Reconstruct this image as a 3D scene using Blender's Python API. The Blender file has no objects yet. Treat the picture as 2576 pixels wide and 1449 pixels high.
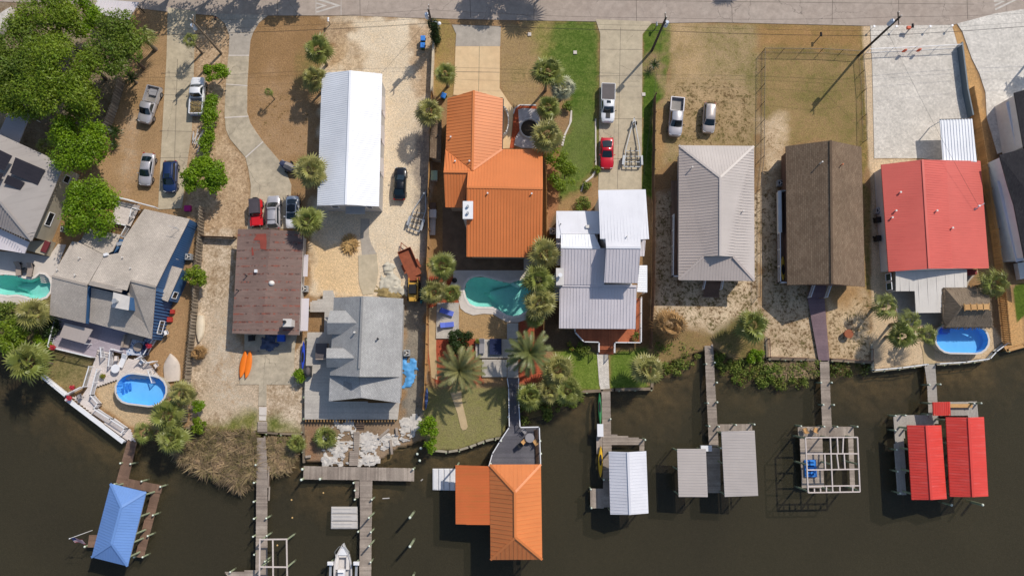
import bpy,math,random
import numpy as np
from mathutils import Vector,Matrix
R=random.Random(7)
PI=math.pi
scene=bpy.context.scene
col=scene.collection
CAMH=95.0
TILT=math.atan((950-724.5)/1717.0)
cam_d=bpy.data.cameras.new("camera")
cam=bpy.data.objects.new("camera",cam_d)
col.objects.link(cam)
cam.location=(0,0,CAMH)
cam.rotation_euler=(TILT,0,0)
cam_d.sensor_width=36.0
cam_d.lens=36.0*1717.0/2576.0
cam_d.clip_start=1.0
cam_d.clip_end=6000.0
scene.camera=cam
SUN_EL=math.radians(44.0)
SUN_DIR=Vector((0.657*math.cos(SUN_EL),0.754*math.cos(SUN_EL),math.sin(SUN_EL)))
world=bpy.data.worlds.new("World")
scene.world=world
world.use_nodes=True
wn=world.node_tree
wn.nodes.clear()
sky=wn.nodes.new('ShaderNodeTexSky')
sky.sky_type='NISHITA'
sky.sun_disc=False
sky.sun_elevation=SUN_EL
sky.sun_rotation=math.atan2(SUN_DIR.x,SUN_DIR.y)
bgn=wn.nodes.new('ShaderNodeBackground')
bgn.inputs['Strength'].default_value=0.115
won=wn.nodes.new('ShaderNodeOutputWorld')
wn.links.new(sky.outputs[0],bgn.inputs[0])
wn.links.new(bgn.outputs[0],won.inputs[0])
sun_d=bpy.data.lights.new("sun",'SUN')
sun_d.energy=3.55
sun_d.angle=math.radians(0.55)
sun_d.color=(1.0,0.94,0.85)
sun=bpy.data.objects.new("sun",sun_d)
sun.rotation_euler=(-SUN_DIR).to_track_quat('-Z','Y').to_euler()
sun.location=(60,70,90)
col.objects.link(sun)
vs=scene.view_settings
vs.view_transform='Standard'
vs.look='None'
vs.exposure=0.0
vs.gamma=1.0
vs.use_curve_mapping=False
_c,_s=math.cos(TILT),math.sin(TILT)
FWD=Vector((0,_s,-_c));RGT=Vector((1,0,0));UPV=RGT.cross(FWD)
def w(p,z=0.0):
 d_=FWD*1717.0+RGT*(p[0]-1288.0)+UPV*(724.5-p[1])
 k=(z-CAMH)/d_.z
 return Vector((d_.x*k,d_.y*k,z))
def _reg(cx,cy,s):
 return lambda x,y:(cx+x*s,cy+y*s)
K0=600/1547/1.16460;K2=600/1544/1.16460
a0,a1,a2,a3,a4=[_reg(515.2*i,0,K0)for i in range(5)]
b0,b1,b2,b3,b4=[_reg(515.2*i,482.57,K0)for i in range(5)]
c0,c1,c2,c3,c4=[_reg(515.2*i,965.14,K2)for i in range(5)]
def d(x,y):return(x,y)
def lin(r,g,b):
 f=lambda c:(c/12.92 if c<=0.04045 else((c+0.055)/1.055)**2.4)
 return(f(r/255),f(g/255),f(b/255))
def new_mat(name):
 m=bpy.data.materials.new(name);m.use_nodes=True
 nt=m.node_tree
 b=nt.nodes['Principled BSDF']
 return m,nt,b
def N(nt,t,**kw):
 n=nt.nodes.new(t)
 for k,v in kw.items():
  if k in('operation','blend_type','data_type','feature','attribute_name','interpolation_type','distance','noise_dimensions','attribute_type'):
   setattr(n,k,v)
  else:
   n.inputs[k].default_value=v
 return n
def noise(nt,co,scale,detail=4,rough=0.55,dist=0.0):
 n=nt.nodes.new('ShaderNodeTexNoise')
 n.inputs['Scale'].default_value=scale;n.inputs['Detail'].default_value=detail
 n.inputs['Roughness'].default_value=rough;n.inputs['Distortion'].default_value=dist
 nt.links.new(co,n.inputs['Vector'])
 return n.outputs['Fac']
def ramp(nt,fac,a,b,lo=0.0,hi=1.0):
 m=nt.nodes.new('ShaderNodeMapRange')
 m.inputs['From Min'].default_value=a;m.inputs['From Max'].default_value=b
 m.inputs['To Min'].default_value=lo;m.inputs['To Max'].default_value=hi
 nt.links.new(fac,m.inputs['Value'])
 return m.outputs[0]
def mixc(nt,fac,A,B,blend='MIX'):
 m=nt.nodes.new('ShaderNodeMix');m.data_type='RGBA';m.blend_type=blend
 for sock,val in((m.inputs[0],fac),(m.inputs[6],A),(m.inputs[7],B)):
  if hasattr(val,'is_output'):nt.links.new(val,sock)
  elif isinstance(val,tuple):sock.default_value=(*val,1)if len(val)==3 else val
  else:sock.default_value=val
 return m.outputs[2]
def math_(nt,op,a,b=0.0):
 m=nt.nodes.new('ShaderNodeMath');m.operation=op
 for i,val in enumerate((a,b)):
  if hasattr(val,'is_output'):nt.links.new(val,m.inputs[i])
  else:m.inputs[i].default_value=val
 return m.outputs[0]
def val_mul(nt,c,f):
 """colour times a scalar socket"""
 cc=nt.nodes.new('ShaderNodeCombineColor')
 for i in range(3):nt.links.new(f,cc.inputs[i])
 return mixc(nt,1.0,c,cc.outputs[0],'MULTIPLY')
def obj_co(nt):return nt.nodes.new('ShaderNodeTexCoord').outputs['Object']
def bump(nt,b,h,strength=0.3,dist=0.05):
 n=nt.nodes.new('ShaderNodeBump');n.inputs['Strength'].default_value=strength
 n.inputs['Distance'].default_value=dist
 nt.links.new(h,n.inputs['Height']);nt.links.new(n.outputs[0],b.inputs['Normal'])
_MC={}
def plain(name,rgb,rough=0.6,metal=0.0,var=0.12,scale=1.2,spec=0.5,island=0.0,bumpk=0.0,coat=0.0):
 """painted / moulded surface with weathering at two sizes"""
 if name in _MC:return _MC[name]
 m,nt,b=new_mat(name)
 co=obj_co(nt)
 c=lin(*rgb)
 n1=noise(nt,co,scale,5,.6);n2=noise(nt,co,scale*9,3,.6)
 f=math_(nt,'ADD',ramp(nt,n1,.3,.7,1-var,1+var*.6),ramp(nt,n2,.3,.7,-var*.4,var*.4))
 if island:
  g=nt.nodes.new('ShaderNodeNewGeometry')
  f=math_(nt,'MULTIPLY',f,ramp(nt,g.outputs['Random Per Island'],0,1,1-island,1+island))
 nt.links.new(val_mul(nt,c,f),b.inputs['Base Color'])
 b.inputs['Roughness'].default_value=rough;b.inputs['Metallic'].default_value=metal
 b.inputs['Specular IOR Level'].default_value=spec
 if coat:b.inputs['Coat Weight'].default_value=coat;b.inputs['Coat Roughness'].default_value=.06
 if bumpk:bump(nt,b,n2,bumpk,.03)
 _MC[name]=m
 return m
def wood(name,rgb,rgb2,var=0.25,rough=0.8):
 """weathered boards: each board (island) its own tone, grain and stains"""
 if name in _MC:return _MC[name]
 m,nt,b=new_mat(name)
 co=obj_co(nt)
 g=nt.nodes.new('ShaderNodeNewGeometry')
 n1=noise(nt,co,.35,4,.6);n2=noise(nt,co,6,4,.65)
 c=mixc(nt,ramp(nt,n1,.35,.65),lin(*rgb),lin(*rgb2))
 f=math_(nt,'MULTIPLY',ramp(nt,g.outputs['Random Per Island'],0,1,1-var,1+var*.7),ramp(nt,n2,.25,.75,.82,1.15))
 nt.links.new(val_mul(nt,c,f),b.inputs['Base Color'])
 b.inputs['Roughness'].default_value=rough;b.inputs['Specular IOR Level'].default_value=.25
 bump(nt,b,n2,.3,.02)
 _MC[name]=m
 return m
def metal_roof(name,rgb,var=0.09,rough=0.45,streak=(90,80,75),rust=0.06):
 if name in _MC:return _MC[name]
 m,nt,b=new_mat(name)
 uv=nt.nodes.new('ShaderNodeUVMap').outputs[0]
 mp=nt.nodes.new('ShaderNodeMapping');mp.inputs['Scale'].default_value=(2.2,.22,1)
 nt.links.new(uv,mp.inputs[0])
 co=obj_co(nt)
 s=noise(nt,mp.outputs[0],1.0,5,.65)
 n1=noise(nt,co,.25,4,.55);n2=noise(nt,co,14,2,.5)
 c=mixc(nt,ramp(nt,s,.52,.78,0,rust*4),lin(*rgb),lin(*streak))
 f=math_(nt,'ADD',ramp(nt,n1,.3,.7,1-var,1+var*.5),ramp(nt,n2,.3,.7,-.03,.03))
 nt.links.new(val_mul(nt,c,f),b.inputs['Base Color'])
 b.inputs['Roughness'].default_value=rough;b.inputs['Specular IOR Level'].default_value=.35
 _MC[name]=m
 return m
def shingle(name,rgb,rgb2,course=.17,width=.3,var=.2):
 if name in _MC:return _MC[name]
 m,nt,b=new_mat(name)
 uv=nt.nodes.new('ShaderNodeUVMap').outputs[0]
 br=nt.nodes.new('ShaderNodeTexBrick')
 nt.links.new(uv,br.inputs['Vector'])
 br.inputs['Scale'].default_value=1.0
 br.inputs['Brick Width'].default_value=width;br.inputs['Row Height'].default_value=course
 br.inputs['Mortar Size'].default_value=.022
 br.inputs['Color1'].default_value=(*lin(*rgb),1);br.inputs['Color2'].default_value=(*lin(*rgb2),1)
 br.inputs['Mortar'].default_value=(*[x*.72 for x in lin(*rgb2)],1)
 co=obj_co(nt)
 n1=noise(nt,co,.3,5,.6);n2=noise(nt,co,7,4,.7)
 f=math_(nt,'MULTIPLY',ramp(nt,n1,.3,.7,1-var,1+var*.5),ramp(nt,n2,.25,.75,.78,1.2))
 nt.links.new(val_mul(nt,br.outputs['Color'],f),b.inputs['Base Color'])
 b.inputs['Roughness'].default_value=.9;b.inputs['Specular IOR Level'].default_value=.2
 bump(nt,b,math_(nt,'SUBTRACT',n2,br.outputs['Fac']),.5,.03)
 _MC[name]=m
 return m
def leafy(name,rgb,rgb2,trans=.25,rough=.5,hue=.35):
 if name in _MC:return _MC[name]
 m,nt,b=new_mat(name)
 g=nt.nodes.new('ShaderNodeNewGeometry')
 co=obj_co(nt)
 n1=noise(nt,co,.55,3,.6)
 fac=math_(nt,'ADD',math_(nt,'MULTIPLY',g.outputs['Random Per Island'],.6),ramp(nt,n1,.3,.7,-.1,.5))
 c=mixc(nt,fac,lin(*rgb),lin(*rgb2))
 c=val_mul(nt,c,ramp(nt,g.outputs['Random Per Island'],0,1,1-hue,1+hue))
 nt.links.new(c,b.inputs['Base Color'])
 b.inputs['Roughness'].default_value=rough;b.inputs['Specular IOR Level'].default_value=.35
 t=nt.nodes.new('ShaderNodeBsdfTranslucent');nt.links.new(c,t.inputs[0])
 mx=nt.nodes.new('ShaderNodeMixShader');mx.inputs[0].default_value=trans
 nt.links.new(b.outputs[0],mx.inputs[1]);nt.links.new(t.outputs[0],mx.inputs[2])
 nt.links.new(mx.outputs[0],nt.nodes['Material Output'].inputs[0])
 _MC[name]=m
 return m
def concrete(name,rgb,rgb2,joints=0.0,cracks=.35,stain=.5,grain=.1,jx=None):
 if name in _MC:return _MC[name]
 m,nt,b=new_mat(name)
 co=obj_co(nt)
 n1=noise(nt,co,.18,6,.62,.4);n2=noise(nt,co,1.1,5,.65);n3=noise(nt,co,16,3,.6)
 c=mixc(nt,ramp(nt,n1,.35,.68),lin(*rgb),lin(*rgb2))
 f=math_(nt,'MULTIPLY',ramp(nt,n2,.25,.75,1-stain*.3,1+stain*.18),ramp(nt,n3,.25,.75,1-grain,1+grain))
 c=val_mul(nt,c,f)
 if cracks:
  v=nt.nodes.new('ShaderNodeTexVoronoi');v.feature='DISTANCE_TO_EDGE';v.inputs['Scale'].default_value=.16
  ds=nt.nodes.new('ShaderNodeVectorMath');ds.operation='ADD'
  nz=nt.nodes.new('ShaderNodeTexNoise');nz.inputs['Scale'].default_value=1.2;nz.inputs['Detail'].default_value=4
  nt.links.new(co,nz.inputs['Vector']);nt.links.new(co,ds.inputs[0]);nt.links.new(nz.outputs['Color'],ds.inputs[1])
  nt.links.new(ds.outputs[0],v.inputs['Vector'])
  k=math_(nt,'MULTIPLY',ramp(nt,v.outputs['Distance'],.002,.007,cracks,0),ramp(nt,n1,.42,.55))
  c=mixc(nt,k,c,(.07,.06,.05))
 nt.links.new(c,b.inputs['Base Color'])
 b.inputs['Roughness'].default_value=.85;b.inputs['Specular IOR Level'].default_value=.25
 bump(nt,b,n3,.25,.01)
 _MC[name]=m
 return m
def pavers(name,rgb,rgb2,size=.32,mortar=(150,135,115)):
 if name in _MC:return _MC[name]
 m,nt,b=new_mat(name)
 co=obj_co(nt)
 br=nt.nodes.new('ShaderNodeTexBrick');nt.links.new(co,br.inputs['Vector'])
 br.inputs['Scale'].default_value=1;br.inputs['Brick Width'].default_value=size*1.5;br.inputs['Row Height'].default_value=size
 br.inputs['Mortar Size'].default_value=.018
 br.inputs['Color1'].default_value=(*lin(*rgb),1);br.inputs['Color2'].default_value=(*lin(*rgb2),1)
 br.inputs['Mortar'].default_value=(*lin(*mortar),1)
 v=nt.nodes.new('ShaderNodeTexVoronoi');v.inputs['Scale'].default_value=3.2;nt.links.new(co,v.inputs['Vector'])
 sp=nt.nodes.new('ShaderNodeSeparateColor');nt.links.new(v.outputs['Color'],sp.inputs[0])
 n1=noise(nt,co,.35,6,.65);n2=noise(nt,co,5,4,.6)
 f=math_(nt,'MULTIPLY',ramp(nt,n1,.3,.7,.84,1.1),ramp(nt,n2,.25,.75,.82,1.15))
 f=math_(nt,'MULTIPLY',f,ramp(nt,sp.outputs[0],0,1,.88,1.09))
 nt.links.new(val_mul(nt,br.outputs['Color'],f),b.inputs['Base Color'])
 b.inputs['Roughness'].default_value=.85;b.inputs['Specular IOR Level'].default_value=.25
 _MC[name]=m
 return m
def rusty(name,rgb,rgb2,patch=(150,70,48)):
 if name in _MC:return _MC[name]
 m,nt,b=new_mat(name)
 uv=nt.nodes.new('ShaderNodeUVMap').outputs[0]
 co=obj_co(nt)
 mp=nt.nodes.new('ShaderNodeMapping');mp.inputs['Scale'].default_value=(3.2,.5,1);nt.links.new(uv,mp.inputs[0])
 s=noise(nt,mp.outputs[0],1.0,4,.6)
 n1=noise(nt,co,.22,5,.6);n2=noise(nt,co,9,3,.6)
 c=mixc(nt,ramp(nt,n1,.35,.65),lin(*rgb),lin(*rgb2))
 sx=nt.nodes.new('ShaderNodeSeparateXYZ');nt.links.new(co,sx.inputs[0])
 wv=math_(nt,'ABSOLUTE',math_(nt,'SUBTRACT',math_(nt,'FRACT',math_(nt,'MULTIPLY',sx.outputs[1],.92)),.5))
 band=ramp(nt,wv,.0,.17,1,0)
 cell=nt.nodes.new('ShaderNodeTexVoronoi');cell.inputs['Scale'].default_value=3.4;nt.links.new(co,cell.inputs['Vector'])
 sc2=nt.nodes.new('ShaderNodeSeparateColor');nt.links.new(cell.outputs['Color'],sc2.inputs[0])
 k=math_(nt,'MULTIPLY',band,ramp(nt,sc2.outputs[0],.55,.62))
 k=math_(nt,'MULTIPLY',k,ramp(nt,n1,.38,.5))
 c=mixc(nt,math_(nt,'MULTIPLY',k,.75),c,lin(*patch))
 k2=math_(nt,'MULTIPLY',band,ramp(nt,sc2.outputs[1],.72,.78))
 c=mixc(nt,math_(nt,'MULTIPLY',k2,.7),c,lin(62,44,42))
 f=math_(nt,'MULTIPLY',ramp(nt,s,.25,.75,.8,1.18),ramp(nt,n2,.3,.7,.9,1.1))
 nt.links.new(val_mul(nt,c,f),b.inputs['Base Color'])
 b.inputs['Roughness'].default_value=.75;b.inputs['Specular IOR Level'].default_value=.25
 _MC[name]=m
 return m
OFF={}
class MB:
 def __init__(s):s.v=[];s.f=[];s.mi=[];s.uv=[];s.hasuv=False
 def add(s,vs,fs,m=0,uvs=None):
  o=len(s.v);s.v.extend([tuple(x)for x in vs])
  for i,f in enumerate(fs):
   s.f.append(tuple(o+k for k in f));s.mi.append(m)
   if uvs and uvs[i]is not None:s.uv.append(uvs[i]);s.hasuv=True
   else:s.uv.append(None)
  return s
 def box(s,c,size,rz=0.0,m=0):
  hx,hy=size[0]/2,size[1]/2;ca,sa=math.cos(rz),math.sin(rz)
  vs=[]
  for z in(c[2],c[2]+size[2]):
   for(x,y)in((-hx,-hy),(hx,-hy),(hx,hy),(-hx,hy)):
    vs.append((c[0]+x*ca-y*sa,c[1]+x*sa+y*ca,z))
  return s.add(vs,[(3,2,1,0),(4,5,6,7),(0,1,5,4),(1,2,6,5),(2,3,7,6),(3,0,4,7)],m)
 def beam(s,p0,p1,wd,ht,m=0,up=None):
  """bar from p0 to p1; wd sideways, ht along 'up'; the axis runs through its middle"""
  p0=Vector(p0);p1=Vector(p1);ax=(p1-p0)
  if ax.length<1e-6:return s
  ax.normalize();u=Vector(up)if up else Vector((0,0,1))
  sd=ax.cross(u)
  if sd.length<1e-4:sd=ax.cross(Vector((0,1,0)))
  sd.normalize();u=sd.cross(ax).normalized()
  vs=[]
  for p in(p0,p1):
   for a,b in((-1,-1),(1,-1),(1,1),(-1,1)):
    vs.append(p+sd*(a*wd/2)+u*(b*ht/2))
  return s.add(vs,[(3,2,1,0),(4,5,6,7),(0,1,5,4),(1,2,6,5),(2,3,7,6),(3,0,4,7)],m)
 def tube(s,pts,rad,n=8,m=0,cap=True):
  pts=[Vector(p)for p in pts]
  if not isinstance(rad,(list,tuple)):rad=[rad]*len(pts)
  vs=[];prev=None
  for i,p in enumerate(pts):
   t=(pts[min(i+1,len(pts)-1)]-pts[max(i-1,0)]).normalized()
   if prev is None:
    a=Vector((1,0,0))if abs(t.x)<.8 else Vector((0,1,0))
    sd=t.cross(a).normalized()
   else:
    sd=(prev-t*prev.dot(t)).normalized()
   prev=sd;u=t.cross(sd)
   for k in range(n):
    an=2*PI*k/n
    vs.append(p+(sd*math.cos(an)+u*math.sin(an))*rad[i])
  fs=[]
  for i in range(len(pts)-1):
   for k in range(n):
    fs.append((i*n+k,i*n+(k+1)%n,(i+1)*n+(k+1)%n,(i+1)*n+k))
  if cap:
   fs.append(tuple(range(n-1,-1,-1)));fs.append(tuple((len(pts)-1)*n+k for k in range(n)))
  return s.add(vs,fs,m)
 def prism(s,poly,z0,z1,m=0,mtop=None):
  """poly = [(x,y)...]; upright block"""
  A=sum(poly[i][0]*poly[(i+1)%len(poly)][1]-poly[(i+1)%len(poly)][0]*poly[i][1]for i in range(len(poly)))
  pl=list(poly)if A>0 else list(poly)[::-1]
  n=len(pl)
  vs=[(p[0],p[1],z0)for p in pl]+[(p[0],p[1],z1)for p in pl]
  s.add(vs,[tuple(range(n-1,-1,-1))]+[(i,(i+1)%n,n+(i+1)%n,n+i)for i in range(n)],m)
  s.add([(p[0],p[1],z1)for p in pl],[tuple(range(n))],m if mtop is None else mtop)
  return s
 def dome(s,c,rx,ry,rz,n=16,k=5,m=0,rot=0.0):
  vs=[];fs=[]
  ca,sa=math.cos(rot),math.sin(rot)
  for j in range(k):
   ph=PI/2*j/k
   for i in range(n):
    th=2*PI*i/n
    x,y=rx*math.cos(ph)*math.cos(th),ry*math.cos(ph)*math.sin(th)
    vs.append((c[0]+x*ca-y*sa,c[1]+x*sa+y*ca,c[2]+rz*math.sin(ph)))
  vs.append((c[0],c[1],c[2]+rz))
  for j in range(k-1):
   for i in range(n):
    fs.append((j*n+i,j*n+(i+1)%n,(j+1)*n+(i+1)%n,(j+1)*n+i))
  for i in range(n):fs.append(((k-1)*n+i,(k-1)*n+(i+1)%n,k*n))
  return s.add(vs,fs,m)
 def loft(s,rings,m=0,cap=True,closed=True):
  n=len(rings[0]);vs=[p for r in rings for p in r];fs=[]
  for i in range(len(rings)-1):
   for k in range(n if closed else n-1):
    fs.append((i*n+k,i*n+(k+1)%n,(i+1)*n+(k+1)%n,(i+1)*n+k))
  if cap:
   fs.append(tuple(range(n-1,-1,-1)));fs.append(tuple((len(rings)-1)*n+k for k in range(n)))
  return s.add(vs,fs,m)
 def mesh(s,name,mats,off=(0,0,0),smooth=None):
  me=bpy.data.meshes.new(name)
  ox,oy,oz=off
  me.from_pydata([(x-ox,y-oy,z-oz)for(x,y,z)in s.v],[],s.f)
  if not isinstance(mats,(list,tuple)):mats=[mats]
  for mt in mats:me.materials.append(mt)
  if len(mats)>1:me.polygons.foreach_set('material_index',s.mi)
  if s.hasuv:
   ul=me.uv_layers.new(name='UVMap');data=[]
   for poly,uv in zip(me.polygons,s.uv):
    if uv is None:data.extend([0.0,0.0]*len(poly.vertices))
    else:
     for q in uv:data.extend((q[0],q[1]))
   ul.data.foreach_set('uv',data)
  me.validate()
  me.update()
  if smooth is not None:
   me.shade_smooth();me.set_sharp_from_angle(angle=math.radians(smooth))
  return me
def tag(o,label=None,cat=None,group=None,kind=None):
 if label:o['label']=label
 if cat:o['category']=cat
 if group:o['group']=group
 if kind:o['kind']=kind
 return o
def T(name,label,cat,loc,group=None,rz=0.0):
 """a thing made of parts: an Empty at its base"""
 o=bpy.data.objects.new(name,None);col.objects.link(o)
 o.location=loc;o.rotation_euler=(0,0,rz);o.empty_display_size=.3
 OFF[o.name]=(loc[0],loc[1],loc[2])if rz==0.0 else(0,0,0)
 return tag(o,label,cat,group)
def P(mb,name,parent,mats,label=None,smooth=None,local=False,kind=None):
 """a part; its points are in world metres unless local"""
 off=(0,0,0)if local else OFF[parent.name]
 o=bpy.data.objects.new(name,mb.mesh(name,mats,off,smooth));col.objects.link(o)
 o.parent=parent;OFF[o.name]=off
 if label:o['label']=label
 if kind:o['kind']=kind
 return o
def S(mb,name,mats,label=None,cat=None,group=None,kind=None,smooth=None):
 """a thing that is one mesh, origin at the middle of its base"""
 xs=[v[0]for v in mb.v];ys=[v[1]for v in mb.v];zs=[v[2]for v in mb.v]
 off=((min(xs)+max(xs))/2,(min(ys)+max(ys))/2,min(zs))if kind is None else(0,0,0)
 o=bpy.data.objects.new(name,mb.mesh(name,mats,off,smooth));col.objects.link(o)
 o.location=off;OFF[o.name]=off
 return tag(o,label,cat,group,kind)
def copy_thing(root,loc,rz=0.0,label=None,sc=1.0):
 r=root.copy();col.objects.link(r);r.location=loc;r.rotation_euler=(0,0,rz);r.scale=(sc,sc,sc)
 if label:r['label']=label
 for ch in list(root.children):
  c=ch.copy();col.objects.link(c);c.parent=r
  for g in list(ch.children):
   e=g.copy();col.objects.link(e);e.parent=c
 return r
def offset_poly(poly,dist):
 """inward offset of a plan polygon"""
 A=sum(poly[i][0]*poly[(i+1)%len(poly)][1]-poly[(i+1)%len(poly)][0]*poly[i][1]for i in range(len(poly)))
 sg=1 if A>0 else-1
 n=len(poly);out=[]
 for i in range(n):
  p0,p1,p2=Vector(poly[i-1][:2]),Vector(poly[i][:2]),Vector(poly[(i+1)%n][:2])
  e1=(p1-p0).normalized();e2=(p2-p1).normalized()
  n1=Vector((-e1.y,e1.x))*sg;n2=Vector((-e2.y,e2.x))*sg
  b=n1+n2;k=max(.3,1+n1.dot(n2))
  out.append(p1+b*(dist/k))
 return[(q.x,q.y)for q in out]
def scan(poly,o,u,v,t):
 """interval ends along u where the line o + t*v crosses the polygon (2-D)"""
 hits=[]
 n=len(poly)
 for i in range(n):
  a=Vector(poly[i][:2])-o;b=Vector(poly[(i+1)%n][:2])-o
  ta,tb=a.dot(v)-t,b.dot(v)-t
  if(ta>0)!=(tb>0):
   k=ta/(ta-tb);hits.append((a+(b-a)*k).dot(u))
 hits.sort()
 return[(hits[i],hits[i+1])for i in range(0,len(hits)-1,2)]
def planks(mb,poly,z,ang,pw=.2,gap=.012,th=.045,m=0,jit=0.0):
 """boards laid along direction ang over a plan polygon, top at z"""
 u=Vector((math.cos(ang),math.sin(ang)));v=Vector((-u.y,u.x));o=Vector(poly[0][:2])
 ts=[(Vector(p[:2])-o).dot(v)for p in poly]
 t=min(ts)+pw/2
 while t<max(ts):
  for a,b in scan(poly,o,u,v,t):
   if b-a<.05:continue
   a2=a-R.uniform(0,jit);b2=b+R.uniform(0,jit)
   c=o+u*((a2+b2)/2)+v*t
   mb.box((c.x,c.y,z-th+R.uniform(-.004,.004)),(b2-a2,pw-gap,th),ang,m)
  t+=pw
 return mb
def W2(pts,z=0.0):return[(lambda q:(q.x,q.y))(w(p,z))for p in pts]
def dirang(p,q,z=0.0):
 e=w(q,z)-w(p,z);return math.atan2(e.y,e.x)
def roof_mb(faces,th=.12,rib=.45,rw=.05,rh=.05,slope=None,m=0,edge_m=0):
 """faces: lists of ((px,py), z). Sheet with thickness; standing seams run down the slope"""
 mb=MB()
 F=[[w(p,z)for(p,z)in f]for f in faces]
 def key(p):return(round(p.x,1),round(p.y,1),round(p.z,1))
 cnt={}
 for f in F:
  for i in range(len(f)):
   k=frozenset((key(f[i]),key(f[(i+1)%len(f)])));cnt[k]=cnt.get(k,0)+1
 for f in F:
  n=Vector((0,0,0))
  for i in range(len(f)):
   a,b=f[i],f[(i+1)%len(f)]
   n+=Vector(((a.y-b.y)*(a.z+b.z),(a.z-b.z)*(a.x+b.x),(a.x-b.x)*(a.y+b.y)))
  if n.z<0:f=f[::-1];n=-n
  n.normalize()
  dn=Vector((0,0,-1))+n*n.z
  if dn.length<.05:dn=Vector((*(slope or(0,-1)),0));dn-=n*dn.dot(n)
  elif slope:dn=Vector((*slope,0));dn-=n*dn.dot(n)
  dn.normalize();hz=n.cross(dn).normalized()
  o=f[0];N_=len(f)
  uv=[((p-o).dot(hz)+50,(p-o).dot(dn)+50)for p in f]
  lo=[p-Vector((0,0,th))for p in f]
  mb.add(f,[tuple(range(N_))],m,[uv])
  mb.add(lo,[tuple(range(N_-1,-1,-1))],edge_m)
  for i in range(N_):
   j=(i+1)%N_
   if cnt[frozenset((key(f[i]),key(f[j])))]==1:
    mb.add([lo[i],lo[j],f[j],f[i]],[(0,1,2,3)],edge_m)
  if rib:
   p2=[((p-o).dot(hz),(p-o).dot(dn))for p in f]
   us=[q[0]for q in p2]
   u=min(us)+rib*.5
   while u<max(us):
    for a,b in scan(p2,Vector((0,0)),Vector((0,1)),Vector((1,0)),u):
     if b-a>.25:
      q0=o+hz*u+dn*(a+.03)+n*(rh/2-.006);q1=o+hz*u+dn*(b-.03)+n*(rh/2-.006)
      mb.beam(q0,q1,rw,rh,m,up=n)
    u+=rib
 return mb
def ridge(mb,pts,wd=.3,th=.05,m=0):
 """folded cap along ridge or hip: pts [((px,py),z),...]"""
 q=[w(p,z)+Vector((0,0,.035))for p,z in pts]
 for i in range(len(q)-1):
  mb.beam(q[i],q[i+1],wd,th,m)
def wall_block(root,pts,z,inset,mat,z0=0.0,z1=None,name='wall'):
 poly=offset_poly(W2(pts,z),inset)
 mb=MB();mb.prism(poly,z0,(z if z1 is None else z1)-.13)
 return P(mb,name,root,mat),poly
def window_on(root,a,b,z0,z1,frame,glass,out=.03,name='window'):
 """framed pane on the vertical wall line a->b (world xy), outward = right of a->b"""
 a=Vector((a[0],a[1]));b=Vector((b[0],b[1]));e=(b-a).normalized();nn=Vector((e.y,-e.x))
 q=lambda p,z,k:Vector((p.x+nn.x*k,p.y+nn.y*k,z))
 mb=MB()
 for p0,p1 in(((a,z0),(b,z0)),((a,z1),(b,z1)),((a,z0),(a,z1)),((b,z0),(b,z1))):
  mb.beam(q(p0[0],p0[1],out),q(p1[0],p1[1],out),.09,.09)
 fr=P(mb,name,root,frame)
 g=MB();g.add([q(a,z0,.02),q(b,z0,.02),q(b,z1,.02),q(a,z1,.02)],[(0,1,2,3)])
 P(g,'pane',fr,glass)
 return fr
def railing(root,pts,z,mat,h=1.0,bal=.16,post=2.0,name='railing',lattice=False):
 """posts, top and bottom rail, balusters along a run of photo points at deck height z"""
 mb=MB()
 Q=[w(p,z)for p in pts]
 for i in range(len(Q)-1):
  a,b=Q[i],Q[i+1];L=(b-a).length
  up=Vector((0,0,1))
  mb.beam(a+up*h,b+up*h,.12,.06);mb.beam(a+up*.12,b+up*.12,.05,.05)
  n=max(1,round(L/post))
  for k in range(n+1):
   p=a.lerp(b,k/n);mb.box((p.x,p.y,z),(.11,.11,h+.1))
  if bal:
   n=max(1,int(L/bal))
   for k in range(1,n):
    p=a.lerp(b,k/n);mb.box((p.x,p.y,z+.1),(.04,.04,h-.12))
 return P(mb,name,root,mat)
 # ================================================================ ground, water, road
def vnoise(x,y,s,seed):
 rs=np.random.RandomState(seed);L=rs.rand(256,256)
 u=x/s+500.3;v=y/s+311.7
 iu=np.floor(u).astype(int);iv=np.floor(v).astype(int);fu=u-iu;fv=v-iv
 fu=fu*fu*(3-2*fu);fv=fv*fv*(3-2*fv)
 g=lambda a,b:L[a%256,b%256]
 return(g(iu,iv)*(1-fu)+g(iu+1,iv)*fu)*(1-fv)+(g(iu,iv+1)*(1-fu)+g(iu+1,iv+1)*fu)*fv-.5
def sdist(px,py,poly):
 """signed distance, positive inside"""
 ins=np.zeros(px.shape,bool);dm=np.full(px.shape,1e9)
 n=len(poly)
 for i in range(n):
  ax,ay=poly[i];bx,by=poly[(i+1)%n]
  ex,ey=bx-ax,by-ay;L2=ex*ex+ey*ey+1e-12
  t=np.clip(((px-ax)*ex+(py-ay)*ey)/L2,0,1)
  dm=np.minimum(dm,(px-ax-t*ex)**2+(py-ay-t*ey)**2)
  c=((ay>py)!=(by>py))
  with np.errstate(divide='ignore',invalid='ignore'):
   xi=ax+(py-ay)*ex/(ey if ey!=0 else 1e-12)
  ins^=c&(px<xi)
 dm=np.sqrt(dm)
 return np.where(ins,dm,-dm)
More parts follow.
